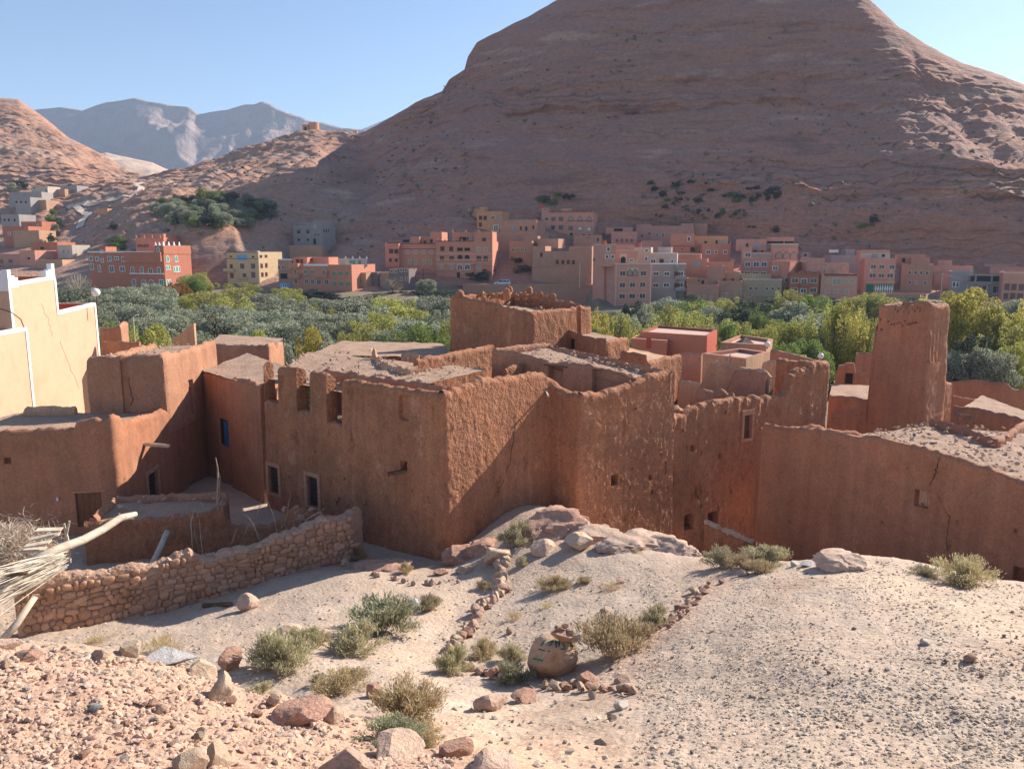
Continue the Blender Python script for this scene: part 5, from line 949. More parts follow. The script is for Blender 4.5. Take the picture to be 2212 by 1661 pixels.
h = Hs('salmon house with slatted windows and spiked corners', 'D', 1250, 514, 1528, 514, 692, 224, 223, 8, 'salmon', .4); h.win('w', [(1306, 594, 36, 28), (1380, 595, 22, 24), (1474, 595, 32, 28)]).spikes('salmon', 1256, 1524, 514, 4, .8, .5).done()
h = Hs('orange-pink terrace house with a pale door above the spiked salmon house', 'D', 935, 416, 1172, 412, 610, 231, 230, 9, 'salmon', .3); h.win('t', [(1022, 454, 26, 26)]).win('w', [(1115, 465, 22, 40)], name='door').win('d', [(1150, 570, 40, 44), (1045, 566, 12, 10)]).box('salmon', 938, 1172, 515, 530, .8, name='terrace_slab').done()
h = Hs('tan terrace house with open bays behind the spiked salmon house', 'D', 1172, 432, 1502, 436, 560, 232, 230, 8, 'orange', .3); h.win('t', [(1450, 496, 80, 34)], name='open_terrace').win('d', [(1388, 496, 20, 34), (1280, 498, 22, 22)]).done()
h = Hs('long rose-pink house with three small windows near the terraced gardens', 'D', 745, 338, 1165, 336, 500, 256, 255, 9, 'rose', .3); h.win('c', [(803, 425, 18, 30), (861, 425, 18, 30), (925, 425, 16, 30)]).vol(1040, 1160, 312, 340, 2, 5).done()
h = Hs('plain rose-brown block at the left end of the long rose-pink house', 'D', 596, 322, 745, 322, 480, 257, 256, 8, 'rose', .3); h.win('d', [(725, 412, 14, 18), (652, 432, 12, 22)]).done()
h = Hs('plain grey-brown block at the right end of the long rose-pink house', 'D', 1168, 316, 1300, 314, 420, 260, 259, 8, 'brown', .3); h.done()
h = Hs('rose house with four tiny windows and dark clutter on its roof', 'D', 350, 392, 606, 390, 570, 242, 241, 9, 'rose', .4); h.win('r', [(405, 481, 16, 24), (453, 481, 16, 24), (501, 481, 16, 24), (550, 481, 16, 24)]).vol(295, 560, 352, 395, 4, 4).box(M_dark, 375, 460, 362, 388, .1, back=3.9, name='roof_clutter').done()
h = Hs('low dusky rose wall block below the house with roof clutter', 'D', 645, 472, 850, 482, 580, 236, 235, 6, 'rose', .3); h.done()
h = Hs('long brown terrace wall below the hillside gardens', 'D', 690, 272, 1530, 276, 330, 275, 272, 1.5, 'brown', .05, name='terrace_wall', cat='wall'); h.done()
# ---- far right
h = Hs('dark red-brown house with a scalloped parapet and a central balcony', 'E', 252, 616, 500, 612, 840, 195, 194, 9, 'darkred', .4, below=3)
h.win('c', [(293, 676, 50, 34), (449, 677, 50, 34), (286, 757, 48, 32), (445, 757, 48, 32)]).win('w', [(368, 684, 42, 44), (363, 762, 40, 34)]).box('darkred', 332, 418, 700, 726, .9).band('d', 608, 262, 498, .3).spikes('darkred', 270, 490, 610, 4, .5, 1.6).done()
h = Hs('salmon side wing left of the scalloped dark red-brown house', 'E', 100, 514, 255, 516, 830, 202, 199, 9, 'salmon', .4, below=3); h.win('w', [(118, 573, 14, 28), (140, 573, 14, 28)]).band('c', 513, 100, 390, .15).vol(180, 250, 545, 830, -1.5, 4).win('c', [(222, 670, 18, 34), (220, 748, 18, 34)], back=-1.5).done()
h = Hs('pink house with grey-shuttered windows and a pierced parapet', 'E', 515, 622, 822, 622, 870, 194, 193, 9, 'pink', .5, below=3); h.win('p', [(570, 680, 32, 28), (642, 686, 64, 50), (716, 682, 36, 28), (773, 683, 38, 28), (563, 765, 32, 28), (637, 766, 34, 28), (725, 767, 32, 28)]).band('d', 628, 540, 815, .5, name='pierced_parapet').vol(402, 545, 488, 630, 3, 8).vol(545, 748, 530, 630, 3.2, 7).win('p', [(555, 568, 34, 16), (700, 570, 20, 14)], back=2.9).win('t', [(620, 600, 22, 34)], back=2.9).done()
h = Hs('pink house with three large green metal doors and white star motifs', 'E', 882, 494, 1142, 492, 778, 207, 205, 11, 'pink', .4, below=3)
h.win('c', [(950, 560, 36, 30), (1020, 561, 36, 30), (1106, 562, 36, 32), (943, 634, 46, 32), (1016, 635, 40, 28), (1090, 635, 42, 32)])
for x, w in ((920, 56), (998, 68), (1077, 70)):
    c, u, n = h.pt(x, 738); k_ = .2578 * 206 / FP; MB().box(c - u * w / 2 * k_ - zz * 33 * k_, u * w * k_, n * .1, zz * 66 * k_).build('garage_door', M_green, h.o)
    for j in range(4 if x > 950 else 0):
        q = c + u * (-w / 2 + w * (j + .5) / 4) * k_ + n * .105 - zz * 6 * k_; MB().add([q - u * .22, q - zz * 1.2, q + u * .22, q + zz * 1.2], [(0, 1, 2, 3)]).build('door_ornament', M_white, h.o)
for x, y in ((928, 591), (1098, 597)):
    c, u, n = h.pt(x, y); st_ = MB(); V = [c + n * .03 + (u * math.cos(t) + zz * math.sin(t)) * (.75 if i % 2 == 0 else .25) for i, t in enumerate(np.linspace(0, 2 * math.pi, 17)[:-1])]; st_.add([c + n * .03] + V, [(0, 1 + i, 1 + (i + 1) % 16) for i in range(16)]); st_.build('star_ornament', M_band['c'], h.o)
h.vol(842, 1088, 420, 496, 2.5, 7).box('pale', 842, 1088, 446, 492, .03, back=2.5, name='pale_band').win('t', [(960, 471, 44, 34)], back=2.45).win('d', [(1034, 467, 22, 22)], back=2.45).band('c', 688, 882, 1140, .15).spikes('pink', 888, 1138, 494, 2, .9, .6).done()
h = Hs('brown shaded side house left of the house with green doors', 'E', 832, 490, 884, 492, 775, 212, 210, 8, 'brown', .3); h.done()
h = Hs('grey block house with laundry and a white shed on its roof', 'E', 598, 466, 834, 464, 640, 224, 223, 9, 'grey', .4); h.vol(720, 796, 412, 470, 2, 5).box(M_white, 578, 656, 418, 442, .1, back=3, name='roof_shed').done()
h = Hs('small grey hut with one dark window between the arched pink house and the grey block', 'E', 348, 440, 416, 440, 520, 236, 235, 5, 'grey', .2); h.win('d', [(381, 463, 16, 18)]).done()
h = Hs('brown-pink mud house with two rows of small windows and a ragged parapet', 'E', 1190, 542, 1458, 540, 780, 210, 207, 10, 'brown', .4, below=3); h.win('c', [(x, y, 18, 24) for x, y in ((1254, 608), (1304, 610), (1351, 611), (1400, 613), (1255, 691), (1384, 695))]).win('a', [(1310, 693, 14, 20)]).vol(1270, 1425, 482, 545, 3, 6).vol(1135, 1388, 455, 545, 6, 5).win('d', [(1203, 505, 22, 34)], back=6).done()
h = Hs('rose-brown house with a long roof behind the ragged-parapet house', 'E', 1458, 548, 1788, 552, 770, 217, 215, 10, 'rose', .3, below=3); h.vol(1490, 1612, 508, 552, 2, 6).vol(1460, 1640, 622, 770, -1.5, 6).win('t', [(1490, 608, 16, 18)]).done()
h = Hs('grey rough block with white-framed window pair and broken parapet', 'E', 1600, 628, 1785, 600, 775, 204, 202, 8, 'grey', .4, below=3); h.win('w', [(1628, 708, 20, 38), (1652, 712, 18, 36), (1752, 726, 16, 24)]).spikes('grey', 1640, 1780, 606, 6, .7, .7).done()
h = Hs('unfinished grey concrete frame house with open railed floors', 'E', 1782, 632, 2058, 640, 870, 199, 197, 9, 'grey', .3, below=3); h.win('d', [(1905, 660, 240, 46)], name='open_floor').win('w', [(1812, 738, 22, 44), (1858, 746, 66, 56), (1985, 752, 60, 56)]).box('grey', 1780, 2056, 690, 704, 1.0, name='floor_slab').box('grey', 1780, 2056, 786, 800, 1.0, name='floor_slab')
for x in (1790, 1925, 2050): h.box('grey', x - 5, x + 5, 636, 786, .9, name='column')
h.band(M_tint, 630, 1790, 2050, .2, out=.5, name='cane_awning').done()
h = Hs('salmon-pink house with red-framed windows cut by the right edge', 'E', 2042, 612, 2330, 612, 900, 190, 187, 10, 'pink', .4, below=3); h.win('r', [(2070, 728, 24, 44), (2128, 730, 24, 44), (2190, 732, 24, 44), (2060, 805, 20, 40), (2117, 806, 24, 44), (2178, 810, 28, 44), (2240, 735, 24, 44), (2240, 810, 24, 44)]).band('c', 612, 2042, 2330, .15).vol(2042, 2330, 600, 616, 4, 5).done()
h = Hs('long dusky pink roofs on the slope behind the grey concrete frame house', 'E', 1700, 482, 2085, 486, 580, 236, 234, 9, 'rose', .3); h.vol(1875, 2145, 536, 600, -5, 5).vol(1930, 2330, 560, 640, -9, 5).done()
h = Hs('small square dusky house with one window at the foot of the right slope', 'E', 1512, 462, 1700, 458, 550, 238, 237, 8, 'rose', .3); h.vol(1606, 1698, 458, 545, -.6, 4).win('d', [(1645, 494, 16, 18)], back=-.6).done()
h = Hs('ruined brown walls stepping up the slope above the house with green doors', 'E', 760, 312, 1030, 318, 420, 250, 248, 8, 'brown', .3); h.vol(818, 904, 374, 430, -3, 5).vol(975, 1062, 396, 440, -3, 5).done()
h = Hs('low tan roadside wall beside the two utility poles at the right', 'E', 1040, 772, 1392, 784, 870, 200, 199, 1.2, 'brown', .05, name='roadside_wall', cat='wall'); h.done()
# ---- far left cluster
for a in [
 ('salmon house with one dark window and a brown right half', 240, 522, 452, 524, 640, 262, 260, 8, 'red', [('d', (332, 571, 30, 18))]),
 ('pale grey block house with a sunlit corner at the edge of the left cluster', 452, 550, 566, 546, 668, 256, 254, 7, 'pale', [('t', (503, 598, 14, 26)), ('t', (540, 598, 14, 22))]),
 ('pinkish house with small slit window in front of the salmon house', 152, 590, 272, 588, 745, 252, 250, 8, 'pink', [('d', (228, 652, 24, 16))]),
 ('low pinkish house with two framed windows at the left edge', -60, 618, 154, 616, 745, 254, 252, 8, 'rose', [('r', (10, 675, 26, 20)), ('r', (83, 672, 26, 20))]),
 ('grey-brown broken walls in front of the pale grey block house', 284, 664, 490, 662, 760, 246, 245, 6, 'tan', []),
 ('bright red-salmon house above the left cluster', 18, 402, 222, 398, 510, 292, 290, 8, 'red', [('w', (75, 456, 18, 20))]),
 ('plain brown block in front of the bright red-salmon house', 104, 452, 305, 430, 540, 284, 282, 8, 'tan', []),
 ('small red house tucked behind the bright red-salmon house', 165, 366, 328, 360, 440, 300, 298, 7, 'red', [('w', (300, 396, 12, 24))]),
 ('grey block house with three dark windows low on the left hill', 6, 306, 146, 304, 390, 310, 308, 8, 'grey', [('d', (36, 348, 16, 18)), ('d', (70, 348, 16, 18)), ('d', (116, 350, 16, 18))]),
 ('grey house with three square windows stacked below the hilltop houses', 118, 170, 236, 168, 270, 335, 333, 8, 'grey', [('d', (130, 207, 16, 16)), ('d', (166, 208, 16, 16)), ('d', (204, 208, 16, 16))]),
 ('long unfinished grey house with columns on the left hill', 66, 128, 326, 126, 200, 345, 343, 7, 'grey', [('t', (300, 148, 36, 30))]),
 ('tan house right of the grey house with three square windows', 236, 192, 362, 190, 268, 338, 336, 7, 'tan', []),
 ('cream-topped grey house near the top of the left hill group', 244, 84, 376, 82, 170, 352, 350, 7, 'pale', [('d', (268, 96, 12, 10)), ('w', (368, 120, 22, 36))]),
 ('low brown house below the topmost grey house', 384, 96, 510, 104, 150, 356, 354, 7, 'tan', [('d', (430, 112, 10, 10))]),
 ('topmost grey blocky house at the foot of the sunlit left hill', 474, 62, 606, 76, 112, 360, 358, 7, 'grey', [('d', (545, 76, 12, 10))]),
 ('tiny tan hut beside the zigzag trail', 762, 258, 848, 258, 308, 310, 309, 5, 'orange', [])]:
    h = Hs(a[0], 'A', *a[1:10][:4], *a[5:9], a[9], .3) if False else Hs(a[0], 'A', a[1], a[2], a[3], a[4], a[5], a[6], a[7], a[8], a[9], .3)
    for s_, it in a[10]: h.win(s_, [it])
    h.done()
# ---- round towers on the ridge
def rtower(label, px0, px1, yt, yb, Y):
    c = np.array(atY((px0 + px1) / 2, yb, Y)); r = (px1 - px0) / 2 * Y / FP; ht = (yb - yt) * Y / FP; o = thing('round_tower', c, label, 'tower')
    mb = MB(); P = [(c[0] + r * math.cos(t), c[1] + r * math.sin(t)) for t in np.linspace(0, 2 * math.pi, 25)[:-1]]; mb.prism(P, c[2] - 3, c[2] + ht); mb.build('wall', CM['orange'], o); return o, c, r, ht
o, c, r, ht = rtower('tan round watchtower with a square annex on top of the spur', 668, 689, 268, 287, 455)
MB().box((c[0] - r * 2.1, c[1] - 2, c[2] - 3), (r * 1.2, 0, 0), (0, 4, 0), (0, 0, ht * .8 + 3)).build('annex', CM['orange'], o); MB().box((c[0] - r * 1.7, c[1] - 2.05, c[2]), (r * .4, 0, 0), (0, .1, 0), (0, 0, ht * .55)).build('door', M_dark, o)
rtower('small lone round watchtower in the saddle between spur and mountain', 763, 773, 284, 294, 442)
# ---- road, retaining wall, car, poles, lamp
rp = [(845, 618, 213), (930, 619, 213), (1100, 617, 212.5), (1285, 616, 212)]
rv = []; 
for p in rp: q = atY(*p); rv += [(q[0], q[1], q[2] + .02), (q[0] + .3, q[1] + 6.5, q[2] + .02)]
rm = MB().add(rv, [(2 * i, 2 * i + 2, 2 * i + 3, 2 * i + 1) for i in range(3)]).build('road', mat('worn_asphalt', [(.16, .14, .13), (.22, .19, .17)], .5)); tag(rm, kind='structure')
rw = thing('retaining_wall', (atY(1120, 660, 212)[0], 212, atY(1120, 660, 212)[2]), 'long brown retaining wall carrying the road behind the square tower house', 'wall')
q0, q1 = atY(1000, 617, 212.3), atY(1286, 616, 211.4); mb = MB(); mb.box((q0[0], q0[1], -16.5), (q1[0] - q0[0], q1[1] - q0[1], 0), (0, .6, 0), (0, 0, q0[2] + 16.5 + .1)); mb.build('wall', CM['brown'], rw)
MB().box((q0[0] - .1, q0[1] - .1, q0[2] + .1), (q1[0] - q0[0] + .2, q1[1] - q0[1], 0), (0, .8, 0), (0, 0, .25)).build('coping', CM['tan'], rw)
def car():
    c = np.array(atY(1085, 618.5, 214.5)); o = thing('parked_car', c, 'pale silver off-road car parked on the road before the green garage door', 'car')
    prof = [(-2.2, .35), (-2.25, .8), (-2.15, 1.05), (-1.2, 1.15), (-.55, 1.72), (1.75, 1.78), (2.1, 1.2), (2.25, 1.0), (2.2, .4)]
    b = MB(); n = len(prof); V = [c + np.array((x, -.9 + (.12 if z > 1.2 else 0), z)) for x, z in prof] + [c + np.array((x, .9 - (.12 if z > 1.2 else 0), z)) for x, z in prof]
    b.add(V, [tuple(range(n)), tuple(range(2 * n - 1, n - 1, -1))] + [(i, n + i, n + (i + 1) % n, (i + 1) % n)[::-1] for i in range(n)]); b.build('body', mat('silver_paint', [(.62, .66, .72)], fine=None, rough=.3, metal=.3), o)
    w = MB()
    for x0, x1 in ((-.75, .15), (.25, 1.05), (1.15, 1.75)): w.add([c + np.array(p) for p in ((x0 - (.35 if x0 < -.5 else 0), -.93, 1.15), (x1, -.93, 1.15), (x1, -.82, 1.62), (x0, -.82, 1.62))], [(0, 1, 2, 3)])
    w.build('side_windows', M_pane, o)
    for x in (-1.4, 1.35):
        for y in (-.92, .7): t = MB(); t.tube([c + np.array((x, y, .38)), c + np.array((x, y + .22, .38))], .38, 16); wo = t.build('wheel', M_dark, o); MB().tube([c + np.array((x, y - .01, .38)), c + np.array((x, y + .01, .38))], .2, 12).build('rim', M_tint, wo)
car()
def pole(px, yt, yb, Y, label, r=.11, arm=0, m=None):
    t, b = np.array(atY(px, yt, Y)), np.array(atY(px, yb, Y)); o = thing('utility_pole', b, label, 'pole'); mb = MB(); mb.tube([b - zz * .5, (b[0], b[1], t[2])], [r, r * .7], 8); mb.build('post', m or M_wood, o)
    if arm: q = np.array((b[0], b[1], t[2] - .3)); MB().tube([q - np.array((arm, 0, 0)), q + np.array((arm, 0, 0))], .07, 6).build('crossarm', m or M_wood, o)
    return (b[0], b[1], t[2])
e1 = pole(1252, 567, 618, 211, 'pale wooden power pole standing on the road left of the tall pink building', .16, 0, M_pale)
e2 = pole(1024, 571, 616, 216.2, 'thin grey power pole beside the green garage door', .1, .5)
e3 = pole(915, 582, 612, 217, 'dark power pole in front of the salmon house with pale shutters', .1, .5)
e4 = pole(2020, 620, 655, 200, 'dark power pole by the low roadside wall at the right', .1, .4); e5 = pole(2031, 590, 652, 199, 'pale tall power pole near the brown-pink mud house at the right', .13, .4, M_pale)
def wire(a, b, label, sag=1.2, r=.035):
    a, b = np.array(a), np.array(b); o = MB().tube([a + (b - a) * t - zz * sag * 4 * t * (1 - t) for t in np.linspace(0, 1, 14)], r, 4).build('overhead_wire', M_iron); tag(o, label, 'wire')
wire(e1, e2, 'overhead wire between the pale road pole and the grey garage pole'); wire(e2, e3, 'overhead wire between the grey garage pole and the dark pole'); wire(e3, (e3[0] - 12, 218, e3[2] - 2.5), 'overhead wire from the dark pole towards the dark brick house'); wire(e4, e5, 'short overhead wire between the two right-hand poles', .2); wire(e5, (e5[0] + 18, 200, e5[2] - 2), 'overhead wire running right from the pale tall pole')
lp = np.array(atY(289, 712, 78)); o = thing('street_lamp', lp, 'short street lamp with one bent arm above the bush by the cream house', 'lamp'); lt = atY(288, 686, 78)
MB().tube([lp - zz * 2, (lp[0], lp[1], lt[2])], .07, 6).build('pole', M_pale, o); MB().tube([(lp[0], lp[1], lt[2]), (lp[0] + .35, lp[1], lt[2] + .25), (lp[0] + .6, lp[1], lt[2] + .28)], .05, 6).build('lamp_head', M_white, o)
# ---- trail on the spur
tp = [(312, 397), (290, 400), (306, 408), (298, 416), (280, 428), (250, 434), (215, 438), (185, 443), (160, 448), (150, 447), (175, 458), (192, 465), (178, 480), (172, 494)]
pv = []; q = [np.array(fpix(x, y, 220, 460)) for x, y in tp]
for i, p in enumerate(q):
    d = q[min(i + 1, len(q) - 1)] - q[max(i - 1, 0)]; d[2] = 0; d /= np.linalg.norm(d); e = np.array((-d[1], d[0], 0)); pv += [p + e * 1.3, p - e * 1.3]
V = []; F = []
for i in range(len(q) - 1):
    for t in np.linspace(0, 1, 6):
        for s in (0, 1): w = pv[2 * i + s] * (1 - t) + pv[2 * i + 2 + s] * t; V.append((w[0], w[1], fz(w[0], w[1]) + .45))
for i in range(len(V) // 2 - 1): F.append((2 * i, 2 * i + 1, 2 * i + 3, 2 * i + 2))
tag(MB().add(V, F).build('path', mat('pale_trail', [(.56, .44, .35), (.62, .50, .40)], .3), smooth=True), kind='structure')
# ---------------------------------------------------------------- trees of the valley grove
def leafmat(name, cols, isl=.35, rnd=.2, tr=.42, hue=.012): return mat(name, cols, 1.2, coord='object', fine=None, isl=isl, rnd=rnd, trans=tr, rough=.75, spec=.15, hue=hue)
LM = {'O': leafmat('olive_leaves', [(.26, .275, .185), (.41, .42, .30)], .5), 'Y': leafmat('yellow_green_leaves', [(.32, .32, .085), (.44, .41, .125)], .4), 'G': leafmat('green_leaves', [(.17, .23, .06), (.25, .30, .095)], .4),
      'P': leafmat('autumn_poplar_leaves', [(.42, .37, .085), (.55, .47, .13)], .4), 'D': leafmat('dark_leaves', [(.05, .065, .045), (.085, .10, .07)], .45), 'R': leafmat('rusty_leaves', [(.24, .12, .035), (.33, .18, .05)], .35),
      'B': mat('bare_twigs', [(.30, .24, .19), (.38, .31, .25)], 2, coord='object', fine=None, rnd=.1), 'C': leafmat('bright_yellow_leaves', [(.38, .32, .06), (.46, .38, .08)], .3)}
M_bark = mat('bark', [(.16, .115, .08), (.24, .18, .13)], 4, coord='object')
def crown_pts(rs, kind):
    """clump centres and radii in a unit tree: height 1, crown width about 1"""
    C = []
    if kind == 'up':                  # upright feathery (poplar, willow)
        for _ in range(11): x, y = rs.randn(2) * .19; z0 = .30; z1 = .98 - .9 * (x * x + y * y) - .14 * rs.rand(); C += [((x * (1 + .5 * t), y * (1 + .5 * t), z0 + (z1 - z0) * t), .13 * (1.15 - .6 * t)) for t in np.linspace(0, 1, 6)]
    elif kind == 'olive':
        for q in range(8): th, r = q * 2.4 + rs.rand(), .34 * math.sqrt((q + .5) / 8); C.append(((r * math.cos(th), r * math.sin(th), .66 - .55 * r + .14 * rs.rand()), .15 + .08 * rs.rand()))
        for _ in range(16): v = rs.randn(3); v /= np.linalg.norm(v); C.append(((v[0] * .44, v[1] * .44, .52 + .36 * v[2]), .05 + .04 * rs.rand()))
        C += [((.36 * math.cos(t), .36 * math.sin(t), .26 + .08 * rs.rand()), .13) for t in np.arange(0, 6.28, 1.1)]
    elif kind == 'round':
        for _ in range(46): v = rs.randn(3); v /= np.linalg.norm(v); r = .62 + .38 * rs.rand(); C.append(((v[0] * .38 * r, v[1] * .38 * r, .60 + v[2] * .34 * r), .07 + .055 * rs.rand()))
    else:                             # bushy
        for _ in range(11): v = rs.randn(3); v /= np.linalg.norm(v); r = rs.rand() ** .4; C.append(((v[0] * .34 * r, v[1] * .34 * r, max(.16, .52 + v[2] * .34 * r)), .12 + .10 * rs.rand()))
        for _ in range(16): v = rs.randn(3); v /= np.linalg.norm(v); C.append(((v[0] * .44, v[1] * .44, max(.1, .50 + v[2] * .44)), .05 + .05 * rs.rand()))
    return C
def leaf_cloud(name, C, n, size, m, rs, aspect=1.7, droop=0.0):
    cen = np.array([c for c, r in C]); rad = np.array([r for c, r in C]); w = rad ** 2; k = rs.choice(len(C), n, p=w / w.sum())
    v = rs.randn(n, 3); v /= np.linalg.norm(v, axis=1)[:, None]; rr = (.62 + .46 * rs.rand(n) ** .6)
    P = cen[k] + v * (rad[k] * rr)[:, None]; P[:, 2] = np.maximum(P[:, 2], .04)
    nn = v + .9 * rs.randn(n, 3); nn /= np.linalg.norm(nn, axis=1)[:, None]
    t = rs.randn(n, 3); t[:, 2] -= droop; t -= nn * (t * nn).sum(1)[:, None]; t /= np.linalg.norm(t, axis=1)[:, None] + 1e-9; b = np.cross(nn, t)
    s = size * (.6 + .8 * rs.rand(n))[:, None]; t = t * s * aspect * .5; b = b * s * .5
    V = np.stack([P - t, P + b, P + t, P - b], 1).reshape(-1, 3); F = np.arange(4 * n).reshape(n, 4)
    return mesh_np(name, V, F, m)
def trunk_mesh(rs, kind, twigs=0):
    mb = MB(); z1 = {'up': .45, 'olive': .35, 'round': .38}.get(kind, .3)
    mb.tube([(0, 0, -.12), (.01, .01, z1 * .5), (.0, -.01, z1)], [.035, .028, .022], 6)
    for i in range(6):
        th = i * 1.05 + rs.rand(); r = .16 + .2 * rs.rand(); zt = z1 + .15 + .35 * rs.rand(); zs = z1 * (.45 + .5 * rs.rand())
        mid = (r * .45 * math.cos(th), r * .45 * math.sin(th), (zs + zt) / 2 - .02); end = (r * math.cos(th), r * math.sin(th), zt); mb.tube([(0, 0, zs), mid, end], [.018, .012, .004], 5)
        for j in range(3 + twigs):
            q = np.array(end) * (.5 + .5 * rs.rand()) ; q[2] = mid[2] + (end[2] - mid[2]) * rs.rand(); d = rs.randn(3) * .1; d[2] = abs(d[2]) + .06; mb.tube([q, q + d * .6, q + d * 1.1 + rs.randn(3) * .02], [.007, .004, .0015], 3, cap=False)
    return mb
PROTO = {}
def proto(key):
    if key in PROTO: return PROTO[key]
    kind, leaf, n, size, var = {'O': ('olive', 'O', 13000, .0185, 4), 'Y': ('bush', 'Y', 12000, .0185, 3), 'G': ('bush', 'G', 12000, .0185, 3), 'P': ('up', 'P', 12000, .018, 3), 'D': ('bush', 'D', 8000, .026, 2), 'R': ('bush', 'R', 5000, .028, 1),
                                'B': ('bush', 'B', 0, 0, 2), 'C': ('bush', 'C', 7000, .022, 1), 'T': ('round', 'P', 15000, .015, 1), 'L': ('up', 'Y', 12000, .018, 2)}[key]
    out = []
    for v in range(var):
        rs = np.random.RandomState(hash_(key) + v * 13); C = crown_pts(rs, kind)
        if key == 'B':
            mb = MB(); 
            for i in range(420):
                v3 = rs.randn(3); v3 /= np.linalg.norm(v3); e = np.array((v3[0] * .45, v3[1] * .45, .5 + .45 * v3[2])); s0 = e * .45 + np.array((0, 0, .12)); mb.tube([s0, (s0 + e) / 2 + rs.randn(3) * .02, e], [.006, .004, .0015], 3, cap=False)
            cm = bpy.data.meshes.new('twig_crown'); cm.from_pydata(mb.v, [], mb.f); cm.materials.append(LM['B'])
        else: cm = leaf_cloud('crown', C, n, size, LM[leaf], rs, 1.7, .5 if key in 'PL' else 0)
        tm = trunk_mesh(rs, kind); t = bpy.data.meshes.new('trunk'); t.from_pydata([tuple(q) for q in tm.v], [], tm.f); t.materials.append(M_bark)
        out.append((cm, t))
    PROTO[key] = out; return out
def hash_(s): return sum(ord(c) * 31 ** i for i, c in enumerate(s)) % 9973
TREE = {'O': ('olive_tree', 'grey-green olive tree', 'olive trees of the valley grove'), 'Y': ('leafy_tree', 'yellow-green bushy tree', 'yellow-green trees of the valley grove'), 'G': ('leafy_tree', 'fresh green bushy tree', 'green trees of the valley grove'),
        'P': ('poplar_tree', 'upright yellow poplar', 'yellow poplars of the valley grove'), 'L': ('poplar_tree', 'upright yellow-green poplar', 'yellow-green poplars of the valley grove'), 'D': ('leafy_tree', 'dark shaded tree', 'dark trees of the valley grove'), 'R': ('leafy_tree', 'rusty orange tree', 'rusty trees of the valley grove'),
        'B': ('bare_tree', 'bare pale-twigged tree', 'bare trees of the valley grove'), 'C': ('leafy_tree', 'bright yellow small tree', 'yellow trees of the valley grove'), 'T': ('leafy_tree', 'large round yellow tree with visible limbs', None)}
LAND = [(70, 'behind the cream house'), (165, 'right of the cream house roof'), (260, 'below the long red hotel'), (350, 'below the hotel corner'), (440, 'between the hotel and the cream block'), (530, 'below the cream four-storey house'), (610, 'below the narrow dark brown house'),
        (715, 'below the salmon block with green shutters'), (800, 'below the windowless dark grey block'), (890, 'below the salmon house with pale shutters'), (985, 'left of the square tower house'), (1290, 'right of the square tower house'), (1345, 'below the tall pink building'), (1430, 'below the grey apartment house'),
        (1530, 'above the salmon modern house'), (1610, 'below the two-level brown house'), (1690, 'below the olive-tan house'), (1740, 'below the scalloped dark red house'), (1800, 'below the pink pierced-parapet house'), (1880, 'just left of the watchtower'), (1980, 'behind the top of the watchtower'), (2060, 'just right of the watchtower'), (2120, 'at the right behind the yard wall'), (2200, 'at the right edge')]
def depthword(Y): return 'at the front' if Y < 95 else 'in the middle' if Y < 125 else 'towards the back' if Y < 155 else 'at the foot of the houses'
NTREE = {}
def tree(key, px, ytop, Y, w, foot=None, hmin=2.2):
    a, b = ray(px, ytop); zt = b * Y; zg = fz(a * Y, Y) if foot is None else foot; hgt = max(hmin, zt - zg); W = w * Y / FP
    rs = random.Random(int(px * 7 + Y * 13)); cm, tm = rs.choice(proto(key)); nm, desc, grp = TREE[key]
    land = min(LAND, key=lambda l: abs(l[0] - px))[1]; lab = '%s %s, %s' % (desc, land, depthword(Y)); lab = lab if len(lab.split()) < 17 else lab.replace('at the foot of the houses', 'far back').replace('towards the back', 'far back') if grp else desc + ' just right of the watchtower'
    o = thing(nm, (a * Y, Y, zt - hgt), lab, 'tree', grp); o.rotation_euler = (0, 0, rs.random() * 6.28); k_ = rs.uniform(1.15, 1.4); o.scale = (W * k_, W * k_ * rs.uniform(.85, 1.15), hgt * 1.06)
    link('trunk', tm, o); link('crown', cm, o); NTREE[key] = NTREE.get(key, 0) + 1; return o
